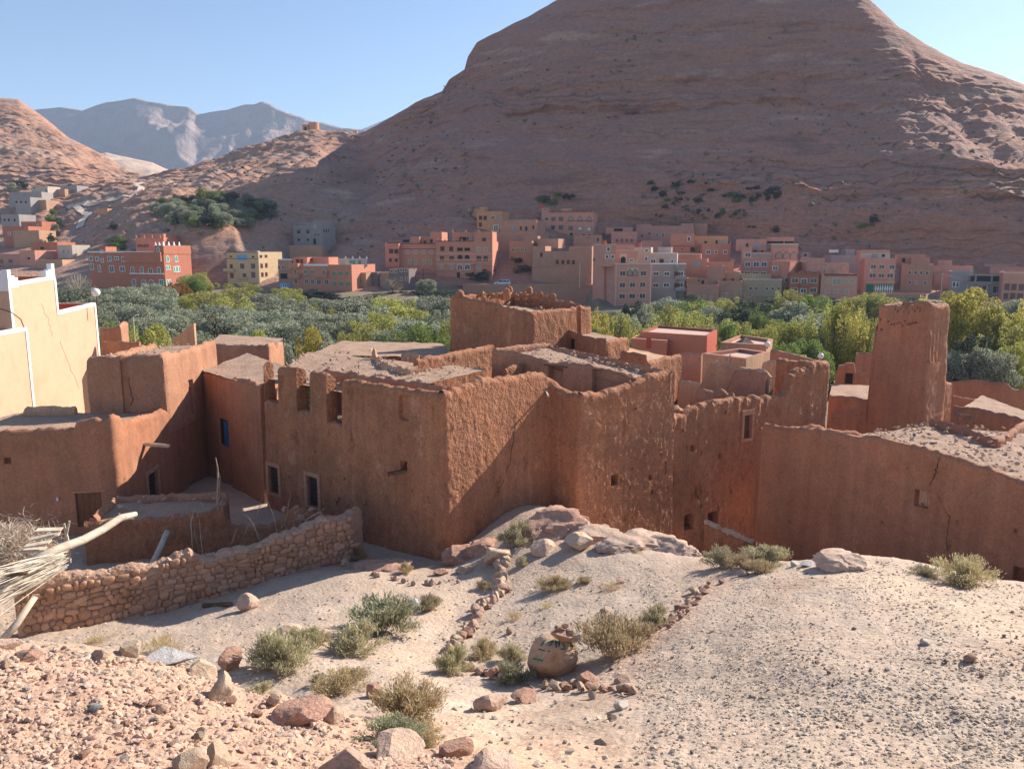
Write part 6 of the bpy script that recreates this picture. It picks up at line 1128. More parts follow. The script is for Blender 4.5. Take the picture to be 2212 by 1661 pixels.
TL = '''B165,590,178,70 O150,612,165,110 O170,640,150,120 O215,628,150,120 O255,612,165,120 O300,628,155,120 O330,612,172,80 O250,650,130,120 O310,650,128,120 O285,680,105,120 O190,660,120,110 O365,640,140,100 O345,672,112,110 G240,690,92,90
R372,612,180,40 G405,598,190,60 Y430,588,195,60 R395,610,185,36 Y470,630,160,120 Y420,632,160,90 Y520,612,180,90 Y500,640,140,110 O450,655,128,110 O410,668,118,110 O560,628,165,110 O590,640,145,130 O600,668,122,130 O545,660,126,130 O500,672,114,120 O650,655,130,130 O560,690,102,120 O620,694,102,120 O670,690,104,110 O700,668,118,100
D640,625,190,110 D700,630,190,120 D760,640,180,80 Y620,622,178,70 Y690,660,140,60 Y665,650,150,50 O750,640,148,130 O790,636,152,110 O805,660,128,120 O745,672,116,110 Y850,642,142,110 Y830,672,112,90 O880,640,150,100 O930,636,150,110 O960,640,148,90 Y905,668,118,80 O900,680,106,110 Y790,692,100,100 O735,696,100,100 O840,700,96,80 G900,706,90,110 G945,700,94,90 O950,668,116,100 Y965,690,98,60 O700,715,90,80
B848,598,196,56 O920,600,196,46 D800,640,190,70 D880,630,196,90 D945,625,196,80 R460,682,114,50 Y320,694,84,110 O462,712,82,80 Y532,706,82,90 C667,712,82,72 B702,736,78,44 O615,738,78,50 Y760,716,86,70 G830,716,86,90 O690,640,170,90
P1275,674,96,50 P1295,684,92,60 L1335,690,98,80 G1312,700,90,70 O1395,655,128,70 D1370,650,160,60 O1440,640,160,80 Y1425,660,132,90 G1485,645,138,120 L1460,680,110,90 O1530,655,132,80 D1500,640,170,90 Y1572,640,150,70 B1598,622,172,80 B1625,630,170,70 D1620,655,150,110 D1560,680,120,90 L1690,632,158,60 G1655,665,126,70 Y1600,692,104,90 G1575,700,98,90 G1620,705,96,80
O1718,650,150,80 Y1735,636,156,80 G1765,640,152,70 D1700,645,170,90 D1790,645,175,90 O1770,672,120,110 Y1690,690,102,80 Y1735,690,100,70 Y1660,700,98,70 L1808,666,102,90 L1850,662,100,90 P1830,680,96,80 G1705,745,84,64 G1660,735,88,60 Y1625,735,86,60 Y1840,640,168,70 Y1880,632,170,80 Y1910,640,165,70 O1800,700,100,60 G1760,720,90,80
L1870,690,96,70 D1950,640,185,80 P2022,650,106,80 P2050,668,100,60 T2098,630,100,150 Y2180,655,98,120 P2215,665,96,90 D2110,736,84,120 O2150,745,82,90 O2050,750,84,70 Y2200,735,84,80 L2190,700,90,90 Y2240,690,92,90 O2230,640,150,90 O2200,645,150,60 D2060,700,110,80 Y2140,690,104,80 O1990,700,100,60
O1350,668,120,60 O1520,690,104,70 G1545,720,90,60 L1530,700,96,60 Y1395,700,94,70'''
for tok in TL.split():
    k, rest = tok[0], tok[1:].split(','); tree(k, *map(float, rest))
# fill behind, so that no bare valley floor shows between the crowns
rs = random.Random(5)
for Y, y0 in ((178, 640), (162, 650), (140, 664), (120, 682), (104, 702), (92, 722), (82, 742)):
    px = 150 + rs.random() * 40
    while px < 2260:
        if not (985 < px < 1265) and not (1890 < px < 2040 and Y < 150):
            left = px < 700; k = rs.choice('OOOYDGOY' if left else 'OYGDYGOD' if Y > 130 else 'OYGYGL')
            tree(k, px, y0 + rs.uniform(-6, 30), Y, rs.uniform(75, 135))
        px += rs.uniform(105, 190) * (1.0 if Y > 100 else 1.3)
# hillside grove and shrubs on the slopes
def small(kind, px, py, h_, w_, name, label, cat, grp, sink=.1):
    p = fpix(px, py, 200, 440); rr = random.Random(int(px * 3 + py)); cm, tm = rr.choice(proto(kind)); o = thing(name, (p[0], p[1], p[2] - sink), label, cat, grp)
    o.rotation_euler = (0, 0, rr.random() * 6.28); o.scale = (w_, w_, h_); link('crown', cm, o); return o
rs = random.Random(9); n = 0
while n < 95:
    x, y = rs.uniform(330, 592), rs.uniform(425, 502); cy = 432 + .10 * (x - 330) * 1.0
    if abs((x - 465) / 135) ** 2 + abs((y - 468) / 34) ** 2 > 1 or y > 500 - .06 * abs(x - 470): continue
    small(rs.choice('OOOOGD'), x, y, rs.uniform(3.5, 5.5), rs.uniform(4, 6.5), 'olive_tree', 'small grey-green tree in the dense grove on the lit spur above the red cliff', 'tree', 'trees of the hillside grove'); n += 1
for i in range(85):
    x, y = rs.choice([(rs.uniform(1400, 1560), rs.uniform(395, 475)), (rs.uniform(1580, 1680), rs.uniform(405, 505)), (rs.uniform(1560, 1680), rs.uniform(410, 440)), (rs.uniform(1410, 1590), rs.uniform(462, 476))])
    small(rs.choice('DDDG'), x, y, rs.uniform(1.2, 2.8), rs.uniform(1.5, 4.2), 'shrub', 'dark shrub on the terraced gardens of the mountain foot', 'shrub', 'shrubs of the mountain foot gardens')
for i in range(26):
    x, y = rs.choice([(rs.uniform(1170, 1230), rs.uniform(428, 450)), (rs.uniform(1830, 1900), rs.uniform(480, 515)), (rs.uniform(1110, 1180), rs.uniform(565, 605)), (rs.uniform(1010, 1060), rs.uniform(590, 610))])
    small(rs.choice('DDG'), x, y, rs.uniform(1.8, 3.4), rs.uniform(2.5, 5), 'shrub', 'dark shrub growing on the bank between the far houses', 'shrub', 'shrubs between the far houses')
for i in range(22):
    x, y = rs.choice([(rs.uniform(95, 130), rs.uniform(465, 520)), (rs.uniform(80, 115), rs.uniform(520, 545)), (rs.uniform(20, 70), rs.uniform(400, 418)), (rs.uniform(225, 260), rs.uniform(495, 545))])
    small(rs.choice('DGO'), x, y, rs.uniform(2.5, 4), rs.uniform(3, 6), 'shrub', 'dark green shrub beside the left cluster of houses', 'shrub', 'shrubs of the left cluster')
# low scrub sprinkled over the slopes: too many to count
rs_ = np.random.RandomState(3); pts = []
while len(pts) < 2600:
    i = rs_.randint(k0 + 8, k0 + sum(NSUB[3:]) - 45); j = rs_.randint(30, 860)
    if vn(np.array([G3[i, j] * .03]), 4)[0] > -.15: pts.append((G3[i, j] + rs_.randn(3) * (1, 1, 0), .35 + .55 * rs_.rand() ** 2))
sc_ = lumps('scrub', pts, mat('dry_scrub', [(.13, .11, .075), (.19, .165, .11)], .1, fine=(1, .2)), None, 8, 1, .7); tag(sc_, 'low dry scrub dotted over the mountain slopes', 'scrub', kind='stuff')
# ---------------------------------------------------------------- rocks, shrubs and walls of the foreground slope
M_rock_r = mat('red_pink_rock', [(.36, .19, .13), (.48, .29, .21), (.42, .23, .165), (.52, .36, .28)], 1.4, [('n', 3, .7, .1), ('n', 13, .7, .03)], coord='object', rnd=.14, fine=(8, .22))
M_rock_w = mat('pale_limestone', [(.55, .47, .40), (.66, .58, .50), (.50, .44, .39)], 1.6, [('n', 4, .6, .06), ('n', 16, .6, .02)], coord='object', rnd=.1, fine=(9, .15))
M_rock_t = mat('tan_yellow_rock', [(.47, .34, .235), (.57, .43, .31), (.43, .31, .22)], 1.6, [('n', 4, .7, .06), ('n', 16, .6, .02)], coord='object', rnd=.1, fine=(9, .15))
M_rock_g = mat('grey_rock', [(.34, .31, .30), (.46, .43, .41), (.38, .35, .33)], 1.6, [('n', 4, .7, .06), ('n', 16, .6, .02)], coord='object', rnd=.1, fine=(9, .18))
ROCKM = {'p': M_rock_p, 'r': M_rock_r, 'w': M_rock_w, 't': M_rock_t, 'g': M_rock_g}
def rock_mesh(seed, m, sub=3, cuts=7, rough=.12, layered=0):
    rs = np.random.RandomState(seed); V0, F0 = ICO[sub]; V = V0.copy()
    for _ in range(cuts):
        n = rs.randn(3); n /= np.linalg.norm(n); d = .42 + .40 * rs.rand(); k = V @ n - d; V -= np.where(k > 0, k, 0)[:, None] * n * .97
    V *= (1 + rough * fbm(V0 * 1.6 + seed, 3, seed) + rough * .5 * fbm(V0 * 5 + seed, 2, seed + 5))[:, None]
    if layered: q = V[:, 2] * 5; V[:, :2] *= (1 + layered * (np.abs((q % 1) - .5) - .25))[:, None]
    return mesh_np('rock', V, F0, m, smooth=True, sharp=24)
RK = {}
def rockm(kind, v, big=False):
    k = (kind, v % 5, big)
    if k not in RK: RK[k] = rock_mesh(sum(map(ord, kind)) + 17 * (v % 5), ROCKM[kind], 4 if big else 3, 13, .10, layered=.12 if kind == 'r' else 0)
    return RK[k]
def rock(name, px, py, w, h_, label, kind='p', v=0, grp=None, cat='rock', dpt=1.0, sink=.25, rot=None, big=False, me=None, tilt=0.0):
    """px, py: centre of the foot in the picture; w, h_: size in image pixels"""
    p = gpix(px, py); k = p[1] / FP; o = link(name, me or rockm(kind, v, big), None, (p[0], p[1], p[2] + h_ * k * (.5 - sink)))
    rr = random.Random(int(px * 13 + py)); o.rotation_euler = (tilt, 0, rr.uniform(0, 6.28) if rot is None else rot); o.scale = (w * k * .56, w * k * .56 * dpt, h_ * k * .58)
    return tag(o, label, cat, grp)
# boulders one can name
BIG = [(531, 1318, 58, 46, 'pale rounded boulder lying alone at the shadow edge of the stone wall', 'p', 1), (497, 1442, 66, 60, 'red and pink boulder against the left sagebrush', 'r', 2), (1255, 1185, 70, 42, 'rounded tan boulder under the rocky ledge, casting a long shadow', 't', 0),
 (1175, 1192, 62, 32, 'flat pale rock below the bush at the kasbah foot', 'p', 3), (1072, 1212, 60, 44, 'tan boulder topping the line of loose stones', 't', 4), (812, 1505, 40, 52, 'dark red upright rock behind the big dry bush', 'r', 1), (895, 1308, 44, 26, 'grey boulder beside the large sagebrush', 'g', 0),
 (1065, 1530, 84, 58, 'pointed pink rock below the line of stones', 'p', 2), (1135, 1518, 70, 30, 'flat reddish rock right of the pointed pink rock', 'r', 3), (355, 1430, 128, 30, 'long grey-white slab on the red mound', 'g', 2), (440, 1460, 66, 56, 'tan block on the crest of the red mound', 't', 1), (480, 1500, 70, 66, 'pale yellow flat stone below the crest block', 't', 3),
 (280, 1415, 60, 40, 'tan rock on the crest of the red mound, left of the grey slab', 't', 4), (215, 1420, 54, 30, 'pink rock on the crest of the red mound', 'p', 0), (60, 1425, 66, 34, 'reddish pink rock near the left end of the mound crest', 'r', 4), (20, 1400, 70, 34, 'pale rock at the left edge under the reeds', 'p', 2),
 (405, 1668, 90, 62, 'low tan boulder at the bottom edge, left of the taller one', 't', 0), (470, 1655, 72, 80, 'taller yellow-tan boulder at the bottom edge', 't', 2), (750, 1668, 120, 70, 'pale greyish pink boulder at the bottom edge', 'p', 4), (655, 1560, 130, 74, 'layered red-brown rock outcrop on the mound', 'r', 0), (590, 1520, 40, 30, 'rounded pale pink stone beside the layered outcrop', 'p', 1), (720, 1560, 56, 42, 'pink stone right of the layered outcrop', 'p', 3),
 (1305, 1608, 64, 20, 'long low pinkish rock alone on the path', 'p', 0), (990, 1630, 90, 54, 'crumbly red rock at the bottom near the path', 'r', 2), (1060, 1655, 120, 40, 'broad low pinkish boulder at the bottom edge of the path', 'p', 3), (850, 1640, 150, 60, 'broad low pale rock in front of the dry grass at the bottom', 'p', 2),
 (1270, 1478, 50, 44, 'reddish rock under the painted boulder', 'r', 0), (1205, 1490, 44, 34, 'grey-tan rock below the left foot of the painted boulder', 't', 1), (1340, 1475, 40, 22, 'small tan rock on the bare slope right of the painted boulder', 'p', 2), (1345, 1530, 40, 24, 'whitish rock lower on the bare slope', 'w', 1), (1320, 1555, 28, 20, 'small tan rock at the lower bare slope', 't', 2), (1280, 1510, 34, 24, 'tan rock left of the whitish rock', 't', 3),
 (1745, 1222, 44, 14, 'grey flat stone on the mound rim', 'g', 1), (1716, 1222, 26, 12, 'pale flat stone beside the grey flat stone on the mound rim', 'w', 2), (1600, 1245, 34, 18, 'pale stone right of the bushes on the rim', 'p', 1), (2000, 1393, 32, 18, 'white stone alone on the gravel mound', 'w', 0), (2092, 1428, 34, 24, 'reddish stone on the gravel mound', 'r', 3), (2120, 1462, 14, 12, 'small brown stone on the right gravel slope', 'r', 1),
 (1488, 1305, 26, 16, 'pale pink stone at the left rim of the gravel mound', 'p', 1), (1475, 1315, 22, 14, 'reddish stone at the left rim of the gravel mound', 'r', 2), (1310, 1322, 30, 14, 'flat pink stone lying alone behind the painted boulder', 'p', 3), (1100, 1368, 24, 18, 'pink stone pair in the middle of the bare patch', 'p', 1), (1340, 1260, 20, 10, 'small flat reddish stone below the ledge', 'r', 1), (870, 1225, 60, 26, 'reddish layered rock at the alley edge', 'r', 3),
 (1000, 1235, 46, 20, 'pale rock at the dark alley edge', 'p', 0), (950, 1240, 36, 16, 'orange-brown rock at the dark alley edge', 'r', 2), (1340, 1492, 30, 24, 'dark tan rock among the rubble right of the painted boulder', 't', 0), (1500, 1280, 30, 22, 'tan stone on the red rubble strip', 't', 1), (620, 1372, 70, 26, 'pale flat rock half hidden behind the left sagebrush', 'p', 1), (745, 1222, 26, 20, 'small brown boulder at the corner of the stone wall', 't', 2)]
for px, py, w, h_, lab, k, v in BIG: rock('boulder' if w > 55 else 'stone', px, py, w, h_, lab, k, v, None, 'boulder' if w > 55 else 'stone', big=w > 55, sink=.22)
# rocky ledge below the kasbah
def outcrop(label, pts, hgt, seed, kind='p', wid=1.0):
    rs = np.random.RandomState(seed); V0, F0 = ICO[4]; Vs = []; Fs = []; o = 0
    for (px, py, w, h_) in pts:
        p = np.array(gpix(px, py)); k = p[1] / FP; V = V0.copy()
        for _ in range(7):
            n = rs.randn(3) * (1, 1, .6); n /= np.linalg.norm(n); d = .55 + .3 * rs.rand(); q = V @ n - d; V -= np.where(q > 0, q, 0)[:, None] * n * .95
        V *= (1 + .30 * fbm(V0 * 2.2 + seed, 3, seed) + .16 * fbm(V0 * (5, 5, 9) + seed, 3, seed + 3))[:, None]
        V = V * (w * k * .62, w * k * .55 * wid, h_ * k * .55) + p + (0, w * k * .12, h_ * k * .05); Vs.append(V); Fs.append(F0 + o); o += len(V)
    ob = obj_np('rock_outcrop', np.concatenate(Vs), np.concatenate(Fs), ROCKM[kind], smooth=True, sharp=26); return tag(ob, label, 'rock')
outcrop('steep pink bedrock rising against the kasbah corner', [(1195, 1150, 150, 80), (1150, 1160, 90, 50), (1235, 1152, 120, 58)], 1, 3, 'r')
outcrop('weathered pink ledge right of the rounded tan boulder', [(1300, 1168, 110, 40), (1345, 1185, 90, 34), (1385, 1180, 130, 44), (1450, 1190, 110, 40), (1490, 1200, 60, 26)], 1, 5)
outcrop('dusty reddish bedrock in the shade at the kasbah corner foot', [(1000, 1210, 90, 40), (1040, 1195, 80, 40)], 1, 6, 'r')
outcrop('crumbly pale hump on the rim of the gravel mound', [(1815, 1222, 96, 44), (1850, 1225, 70, 34)], 1, 7)
outcrop('layered pink bedrock hump at the shadow edge left of the kasbah corner', [(840, 1232, 90, 24), (800, 1228, 70, 20)], 1, 8, 'r')
# painted boulder with its cap of stones
pb = thing('painted_boulder', gpix(1200, 1462), 'round tan boulder painted with green letters and dashes, beside the pale bush', 'boulder')
pp = np.array(gpix(1200, 1462)); kk = pp[1] / FP; V0, F0 = ICO[4]
ctr = pp + np.array((0, .25, 44 * kk)); V = V0.copy()
for n, d in (((.2, -1, .25), .80), ((-.6, -.6, -.3), .84), ((.6, -.7, -.35), .70), ((0, 0, 1), .80), ((.9, 0, .3), .84), ((-.9, -.3, .5), .80), ((.5, -.6, .6), .80), ((-.3, -.8, -.6), .74), ((.95, -.2, -.4), .72)):
    n = np.array(n) / np.linalg.norm(n); q = V @ n - d; V -= np.where(q > 0, q, 0)[:, None] * n * .88
V *= (1 + .12 * fbm(V0 * 1.5, 3, 4) + .05 * fbm(V0 * 5, 3, 8))[:, None]; V = V * (64 * kk, 52 * kk, 57 * kk); V[:, 2] *= 1.08; ctr = ctr - np.array((0, 0, 13 * kk))
M_pb = mat('brown_tan_boulder', [(.40, .23, .14), (.52, .33, .21), (.43, .29, .21), (.56, .37, .23)], 2.2, [('n', 4, .5, .05), ('n', 16, .5, .02)], coord='object', fine=(8, .16))
bo = obj_np('boulder', V + ctr, F0, M_pb, pb, smooth=True)
from mathutils.bvhtree import BVHTree
bt = BVHTree.FromPolygons([Vector(q) for q in V + ctr], [tuple(f) for f in F0])
def onb(x, y, off=.012):              # x, y: zoom-picture coordinates of the boulder close-up
    px, py = (1300 + x * .1204) * .8641, (1520 + y * .1204) * .8641; a, b = ray(px, py); d = Vector((a, 1, b)).normalized(); h = bt.ray_cast(Vector((0, 0, 0)), d)
    return (np.array(h[0]) + np.array(h[1]) * off, np.array(h[1])) if h[0] is not None else None
M_gp = mat('green_paint', [(.025, .12, .085), (.035, .15, .10)], 8, fine=(30, .3)); M_gp2 = mat('bright_green_paint', [(.10, .24, .05)], fine=(30, .2)); M_wp = mat('white_paint_spot', [(.62, .70, .60)], fine=(20, .1))
def stroke(pts, w, m=M_gp, nm='painted_letter'):
    mb = MB(); P = []
    for (x0, y0), (x1, y1) in zip(pts[:-1], pts[1:]):
        for t in np.linspace(0, 1, 7): P.append((x0 + (x1 - x0) * t, y0 + (y1 - y0) * t))
    for s in (1,):
        Vt = []
        for i, (x, y) in enumerate(P):
            j, k = max(0, i - 1), min(len(P) - 1, i + 1); dx, dy = P[k][0] - P[j][0], P[k][1] - P[j][1]; l = math.hypot(dx, dy) or 1
            for q in (-1, 1):
                r = onb(x - q * dy / l * w / 2, y + q * dx / l * w / 2)
                if r is None: return
                Vt.append(r[0])
        mb.add(Vt, [(2 * i, 2 * i + 1, 2 * i + 3, 2 * i + 2) for i in range(len(P) - 1)])
    mb.build(nm, m, pb)
for pts, w in [([(540, 650), (490, 710), (440, 775)], 26), ([(560, 720), (640, 690), (690, 655)], 24), ([(700, 660), (650, 740), (610, 775)], 24), ([(735, 660), (745, 740), (755, 820)], 28), ([(735, 670), (790, 730), (815, 800)], 22), ([(815, 680), (820, 740), (800, 790)], 20),
               ([(970, 680), (930, 675), (890, 700), (885, 735), (920, 780), (930, 830), (890, 850), (840, 840)], 26), ([(1050, 700), (1050, 760), (1060, 790), (1110, 775)], 22), ([(1030, 830), (1080, 850)], 20), ([(390, 845), (450, 865), (520, 885)], 24), ([(580, 885), (625, 892)], 20)]: stroke(pts, w)
stroke([(270, 1040), (370, 1065), (480, 1090)], 44, M_gp2, 'painted_dash'); stroke([(1035, 705), (1095, 720), (1160, 740)], 50, M_wp, 'paint_spot')
top_ = ctr + np.array((0, 0, 50 * kk))
for i, (dx, dz, s, k, lab) in enumerate([(14, 16, 25, 'r', 'large reddish stone of the cairn on the painted boulder'), (40, 8, 16, 't', 'yellow-tan stone at the right of the cairn on the painted boulder'), (8, 34, 11, 'p', 'small pointed stone on top of the cairn'), (22, 34, 9, 'r', 'small pink stone near the cairn top'), (36, 24, 12, 't', 'small tan stone at the cairn right shoulder'), (52, 12, 11, 'w', 'pale stone at the right end of the cairn')]):
    o = link('stone', rockm(k, i), None, tuple(top_ + np.array((dx * kk, -.1 + .05 * (i % 2), dz * kk)))); o.scale = (s * kk * 1.15, s * kk, s * kk * .78); o.rotation_euler = (0, 0, i * 2.1 + .4); tag(o, lab, 'stone')
# loose lines of stones
rs = random.Random(21)
def stoneline(path, n, wmin, wmax, label, grp, jit=10, kinds='prptp'):
    L = [0]; 
    for a, b in zip(path[:-1], path[1:]): L.append(L[-1] + math.hypot(b[0] - a[0], b[1] - a[1]))
    for i in range(n):
        s = L[-1] * (i + rs.random() * .6) / n; k = max(j for j in range(len(L) - 1) if L[j] <= s); f = (s - L[k]) / (L[k + 1] - L[k]); x = path[k][0] + (path[k + 1][0] - path[k][0]) * f; y = path[k][1] + (path[k + 1][1] - path[k][1]) * f
        w = rs.uniform(wmin, wmax); rock('stone', x + rs.uniform(-jit, jit), y + rs.uniform(-3, 5), w, w * rs.uniform(.6, .95), label, rs.choice(kinds), rs.randrange(5), grp, 'stone', sink=.1)
stoneline([(1085, 1205), (1075, 1250), (1090, 1275), (1058, 1300), (1040, 1322), (1025, 1345), (1005, 1370), (985, 1392), (965, 1415)], 78, 14, 30, 'pink stone in the loose row of stones running down beside the pale path', 'stones of the row beside the path', 11)
stoneline([(985, 1428), (1005, 1445), (1030, 1452), (1060, 1462), (1085, 1470)], 18, 16, 34, 'pink stone in the short row below the grey bush, left of the painted boulder', 'stones of the short row', 8)
stoneline([(1150, 1500), (1190, 1480), (1240, 1490), (1300, 1490), (1350, 1500)], 26, 12, 30, 'reddish stone in the rubble below the painted boulder', 'rubble stones below the painted boulder', 26, 'rrpt')
stoneline([(1545, 1262), (1500, 1290), (1470, 1320), (1440, 1350), (1400, 1370)], 34, 8, 18, 'reddish stone in the rubble strip left of the gravel mound', 'rubble stones of the red strip', 18, 'rrp')
stoneline([(790, 1245), (900, 1262), (1000, 1258)], 14, 8, 18, 'small pale stone near the dark alley edge', 'stones near the alley edge', 14)
for i in range(46):
    x, y = rs.uniform(0, 900), rs.uniform(1420, 1655)
    if y < 1410 + max(0, x - 300) * .33 + 12: continue
    w = rs.uniform(10, 34); rock('stone', x, y, w, w * rs.uniform(.5, .85), 'loose stone lying on the red rubble mound in the lower left', rs.choice('pprrrtwg'), rs.randrange(5), 'loose stones of the red mound', 'stone', sink=.15)
for i in range(44):
    x, y = rs.uniform(1100, 2200), rs.uniform(1320, 1650)
    w = rs.uniform(6, 13); rock('stone', x, y, w, w * rs.uniform(.5, .9), 'small brown stone lying on the pale gravel slope', rs.choice('rrtpg'), rs.randrange(5), 'small stones of the gravel slope', 'stone', sink=.12)
# gravel, too many to count
def gravel(name, n, region, r0, r1, m, seed, label, flat=.55, sub=1, power=2.0, dens=None):
    rs = np.random.RandomState(seed); L = []
    while len(L) < n:
        x = rs.uniform(region[0], region[2], 4000); y = rs.uniform(region[1], region[3], 4000)
        keep = np.ones(4000, bool) if dens is None else rs.rand(4000) < dens(x, y)
        a = np.array([ray(p, q) for p, q in zip(x[keep], y[keep])]); L += list(zip(x[keep], y[keep]))
    L = L[:n]; ab = np.array([ray(p, q) for p, q in L]); Ys = np.geomspace(5, 45, 260); hit = np.full(n, np.nan)
    for k in range(0, n, 400):
        c = ab[k:k + 400]; Z = gz(np.c_[(c[:, :1] * Ys).ravel(), np.tile(Ys, len(c))], False).reshape(len(c), -1); M = Z >= c[:, 1:2] * Ys; j = M.argmax(1); hit[k:k + 400] = np.where(M.any(1), Ys[j], np.nan)
    ok = ~np.isnan(hit); ab, hit = ab[ok], hit[ok] * (1 + rs.uniform(-.01, .01, ok.sum())); xy = np.c_[ab[:, 0] * hit, hit]; z = gz(xy)
    rr = r0 + (r1 - r0) * rs.rand(len(z)) ** power
    o = lumps(name, [(np.array((p[0], p[1], q + r * .25)), r) for p, q, r in zip(xy, z, rr)], m, None, seed, sub, flat); return tag(o, label, name.replace('_', ' '), kind='stuff')
M_gr = mat('gravel_stones', [(.37, .285, .22), (.44, .35, .275), (.50, .415, .335)], 1.3, fine=None, isl=.3); M_gr2 = mat('red_rubble', [(.46, .30, .22), (.54, .38, .29), (.43, .26, .19)], 1.2, [('n', 20, .5, .02)], fine=(12, .15), isl=.2)
dn = lambda x, y: .35 + .65 * np.clip(vn(np.c_[x * .008, y * .016, 0 * x], 55) + .45, 0, 1)
gravel('gravel', 19000, (1380, 1215, 2230, 1661), .006, .036, M_gr, 1, 'fine dark gravel scattered over the pale mound on the right', power=3.0, dens=dn)
gravel('gravel', 2200, (600, 1230, 1480, 1661), .012, .06, M_gr, 2, 'sparse gravel along the pale path and the bare slope', dens=dn)
gravel('gravel', 1300, (0, 1290, 760, 1470), .015, .06, M_gr, 3, 'gravel on the dry ground beside the stone wall', dens=dn)
gravel('red_rubble', 9500, (-20, 1392, 980, 1668), .006, .055, M_gr2, 4, 'crumbly pink rubble covering the mound in the lower left', .6, 1, 5.0, lambda x, y: ((y > 1405 + np.clip(x - 300, 0, 999) * .33) * (.4 + .6 * dn(x, y))))
# ---------------------------------------------------------------- sagebrush and dry grass
def shrub_mesh(seed, m, n=2600, L=.30, wid=.02, dome=.62, spiky=.26):
    rs = np.random.RandomState(seed); nb = 26; B = []
    for _ in range(nb): th = rs.rand() * 6.28; r = .95 * rs.rand() ** .6; B.append((r * math.cos(th) * .8, r * math.sin(th) * .8, (1 - .65 * r * r) * (.8 + .35 * rs.rand())))
    B = np.array(B); k = rs.randint(0, nb, n); t = rs.rand(n) ** .55
    base = B[k] * (.15 + .85 * t)[:, None] + rs.randn(n, 3) * .075; base[:, 2] = np.maximum(base[:, 2] * dome, .0)
    d = B[k] * (.8, .8, 1) + rs.randn(n, 3) * spiky; d[:, 2] = np.abs(d[:, 2]) + .25; d /= np.linalg.norm(d, axis=1)[:, None]
    l = L * (.4 + .8 * rs.rand(n)) * (1.1 - .5 * t); s = np.cross(d, rs.randn(n, 3)); s /= np.linalg.norm(s, axis=1)[:, None] + 1e-9; w = wid * (.5 + rs.rand(n))
    mid = base + d * (l * .5)[:, None] + s * 0; tip = base + d * l[:, None] + rs.randn(n, 3) * .02; h_ = (s * w[:, None]) / 2
    V = np.stack([base - h_ * .4, base + h_ * .4, mid + h_, tip, mid - h_], 1).reshape(-1, 3); i5 = np.arange(n) * 5
    F = [np.stack([i5, i5 + 1, i5 + 2, i5 + 4], -1), np.stack([i5 + 4, i5 + 2, i5 + 3], -1)]
    return mesh_np('twigs', V, F, m)
M_sage = leafmat('sage_leaves', [(.43, .385, .24), (.54, .48, .315)], .35, .1, .25); M_tanb = leafmat('dry_tan_leaves', [(.46, .37, .215), (.58, .475, .29)], .35, .1, .25); M_gsage = leafmat('grey_green_leaves', [(.33, .325, .20), (.42, .41, .27)], .35, .1, .25); M_straw = leafmat('straw', [(.55, .42, .24), (.66, .53, .33)], .25, .08, .2)
SHM = {'s': [shrub_mesh(i, M_sage, 5600, .15, .022) for i in (1, 2)], 't': [shrub_mesh(i, M_tanb, 5600, .14, .018) for i in (3, 4)], 'g': [shrub_mesh(i, M_gsage, 5600, .16, .022) for i in (5, 6)], 'y': [shrub_mesh(7, M_straw, 700, .45, .012, .4, .5)]}
def shrub(px, py, w, h_, kind, label, cat='shrub', v=0, nm='sagebrush'):
    p = gpix(px, py); k = p[1] / FP; ms = SHM[kind]; o = link(nm, ms[v % len(ms)], None, (p[0], p[1] + w * k * .2, p[2] - .05)); o.scale = (w * k * .92, w * k * .78, h_ * k * 1.45); o.rotation_euler = (0, 0, (px * 7 + py) % 6.28); return tag(o, label, cat)
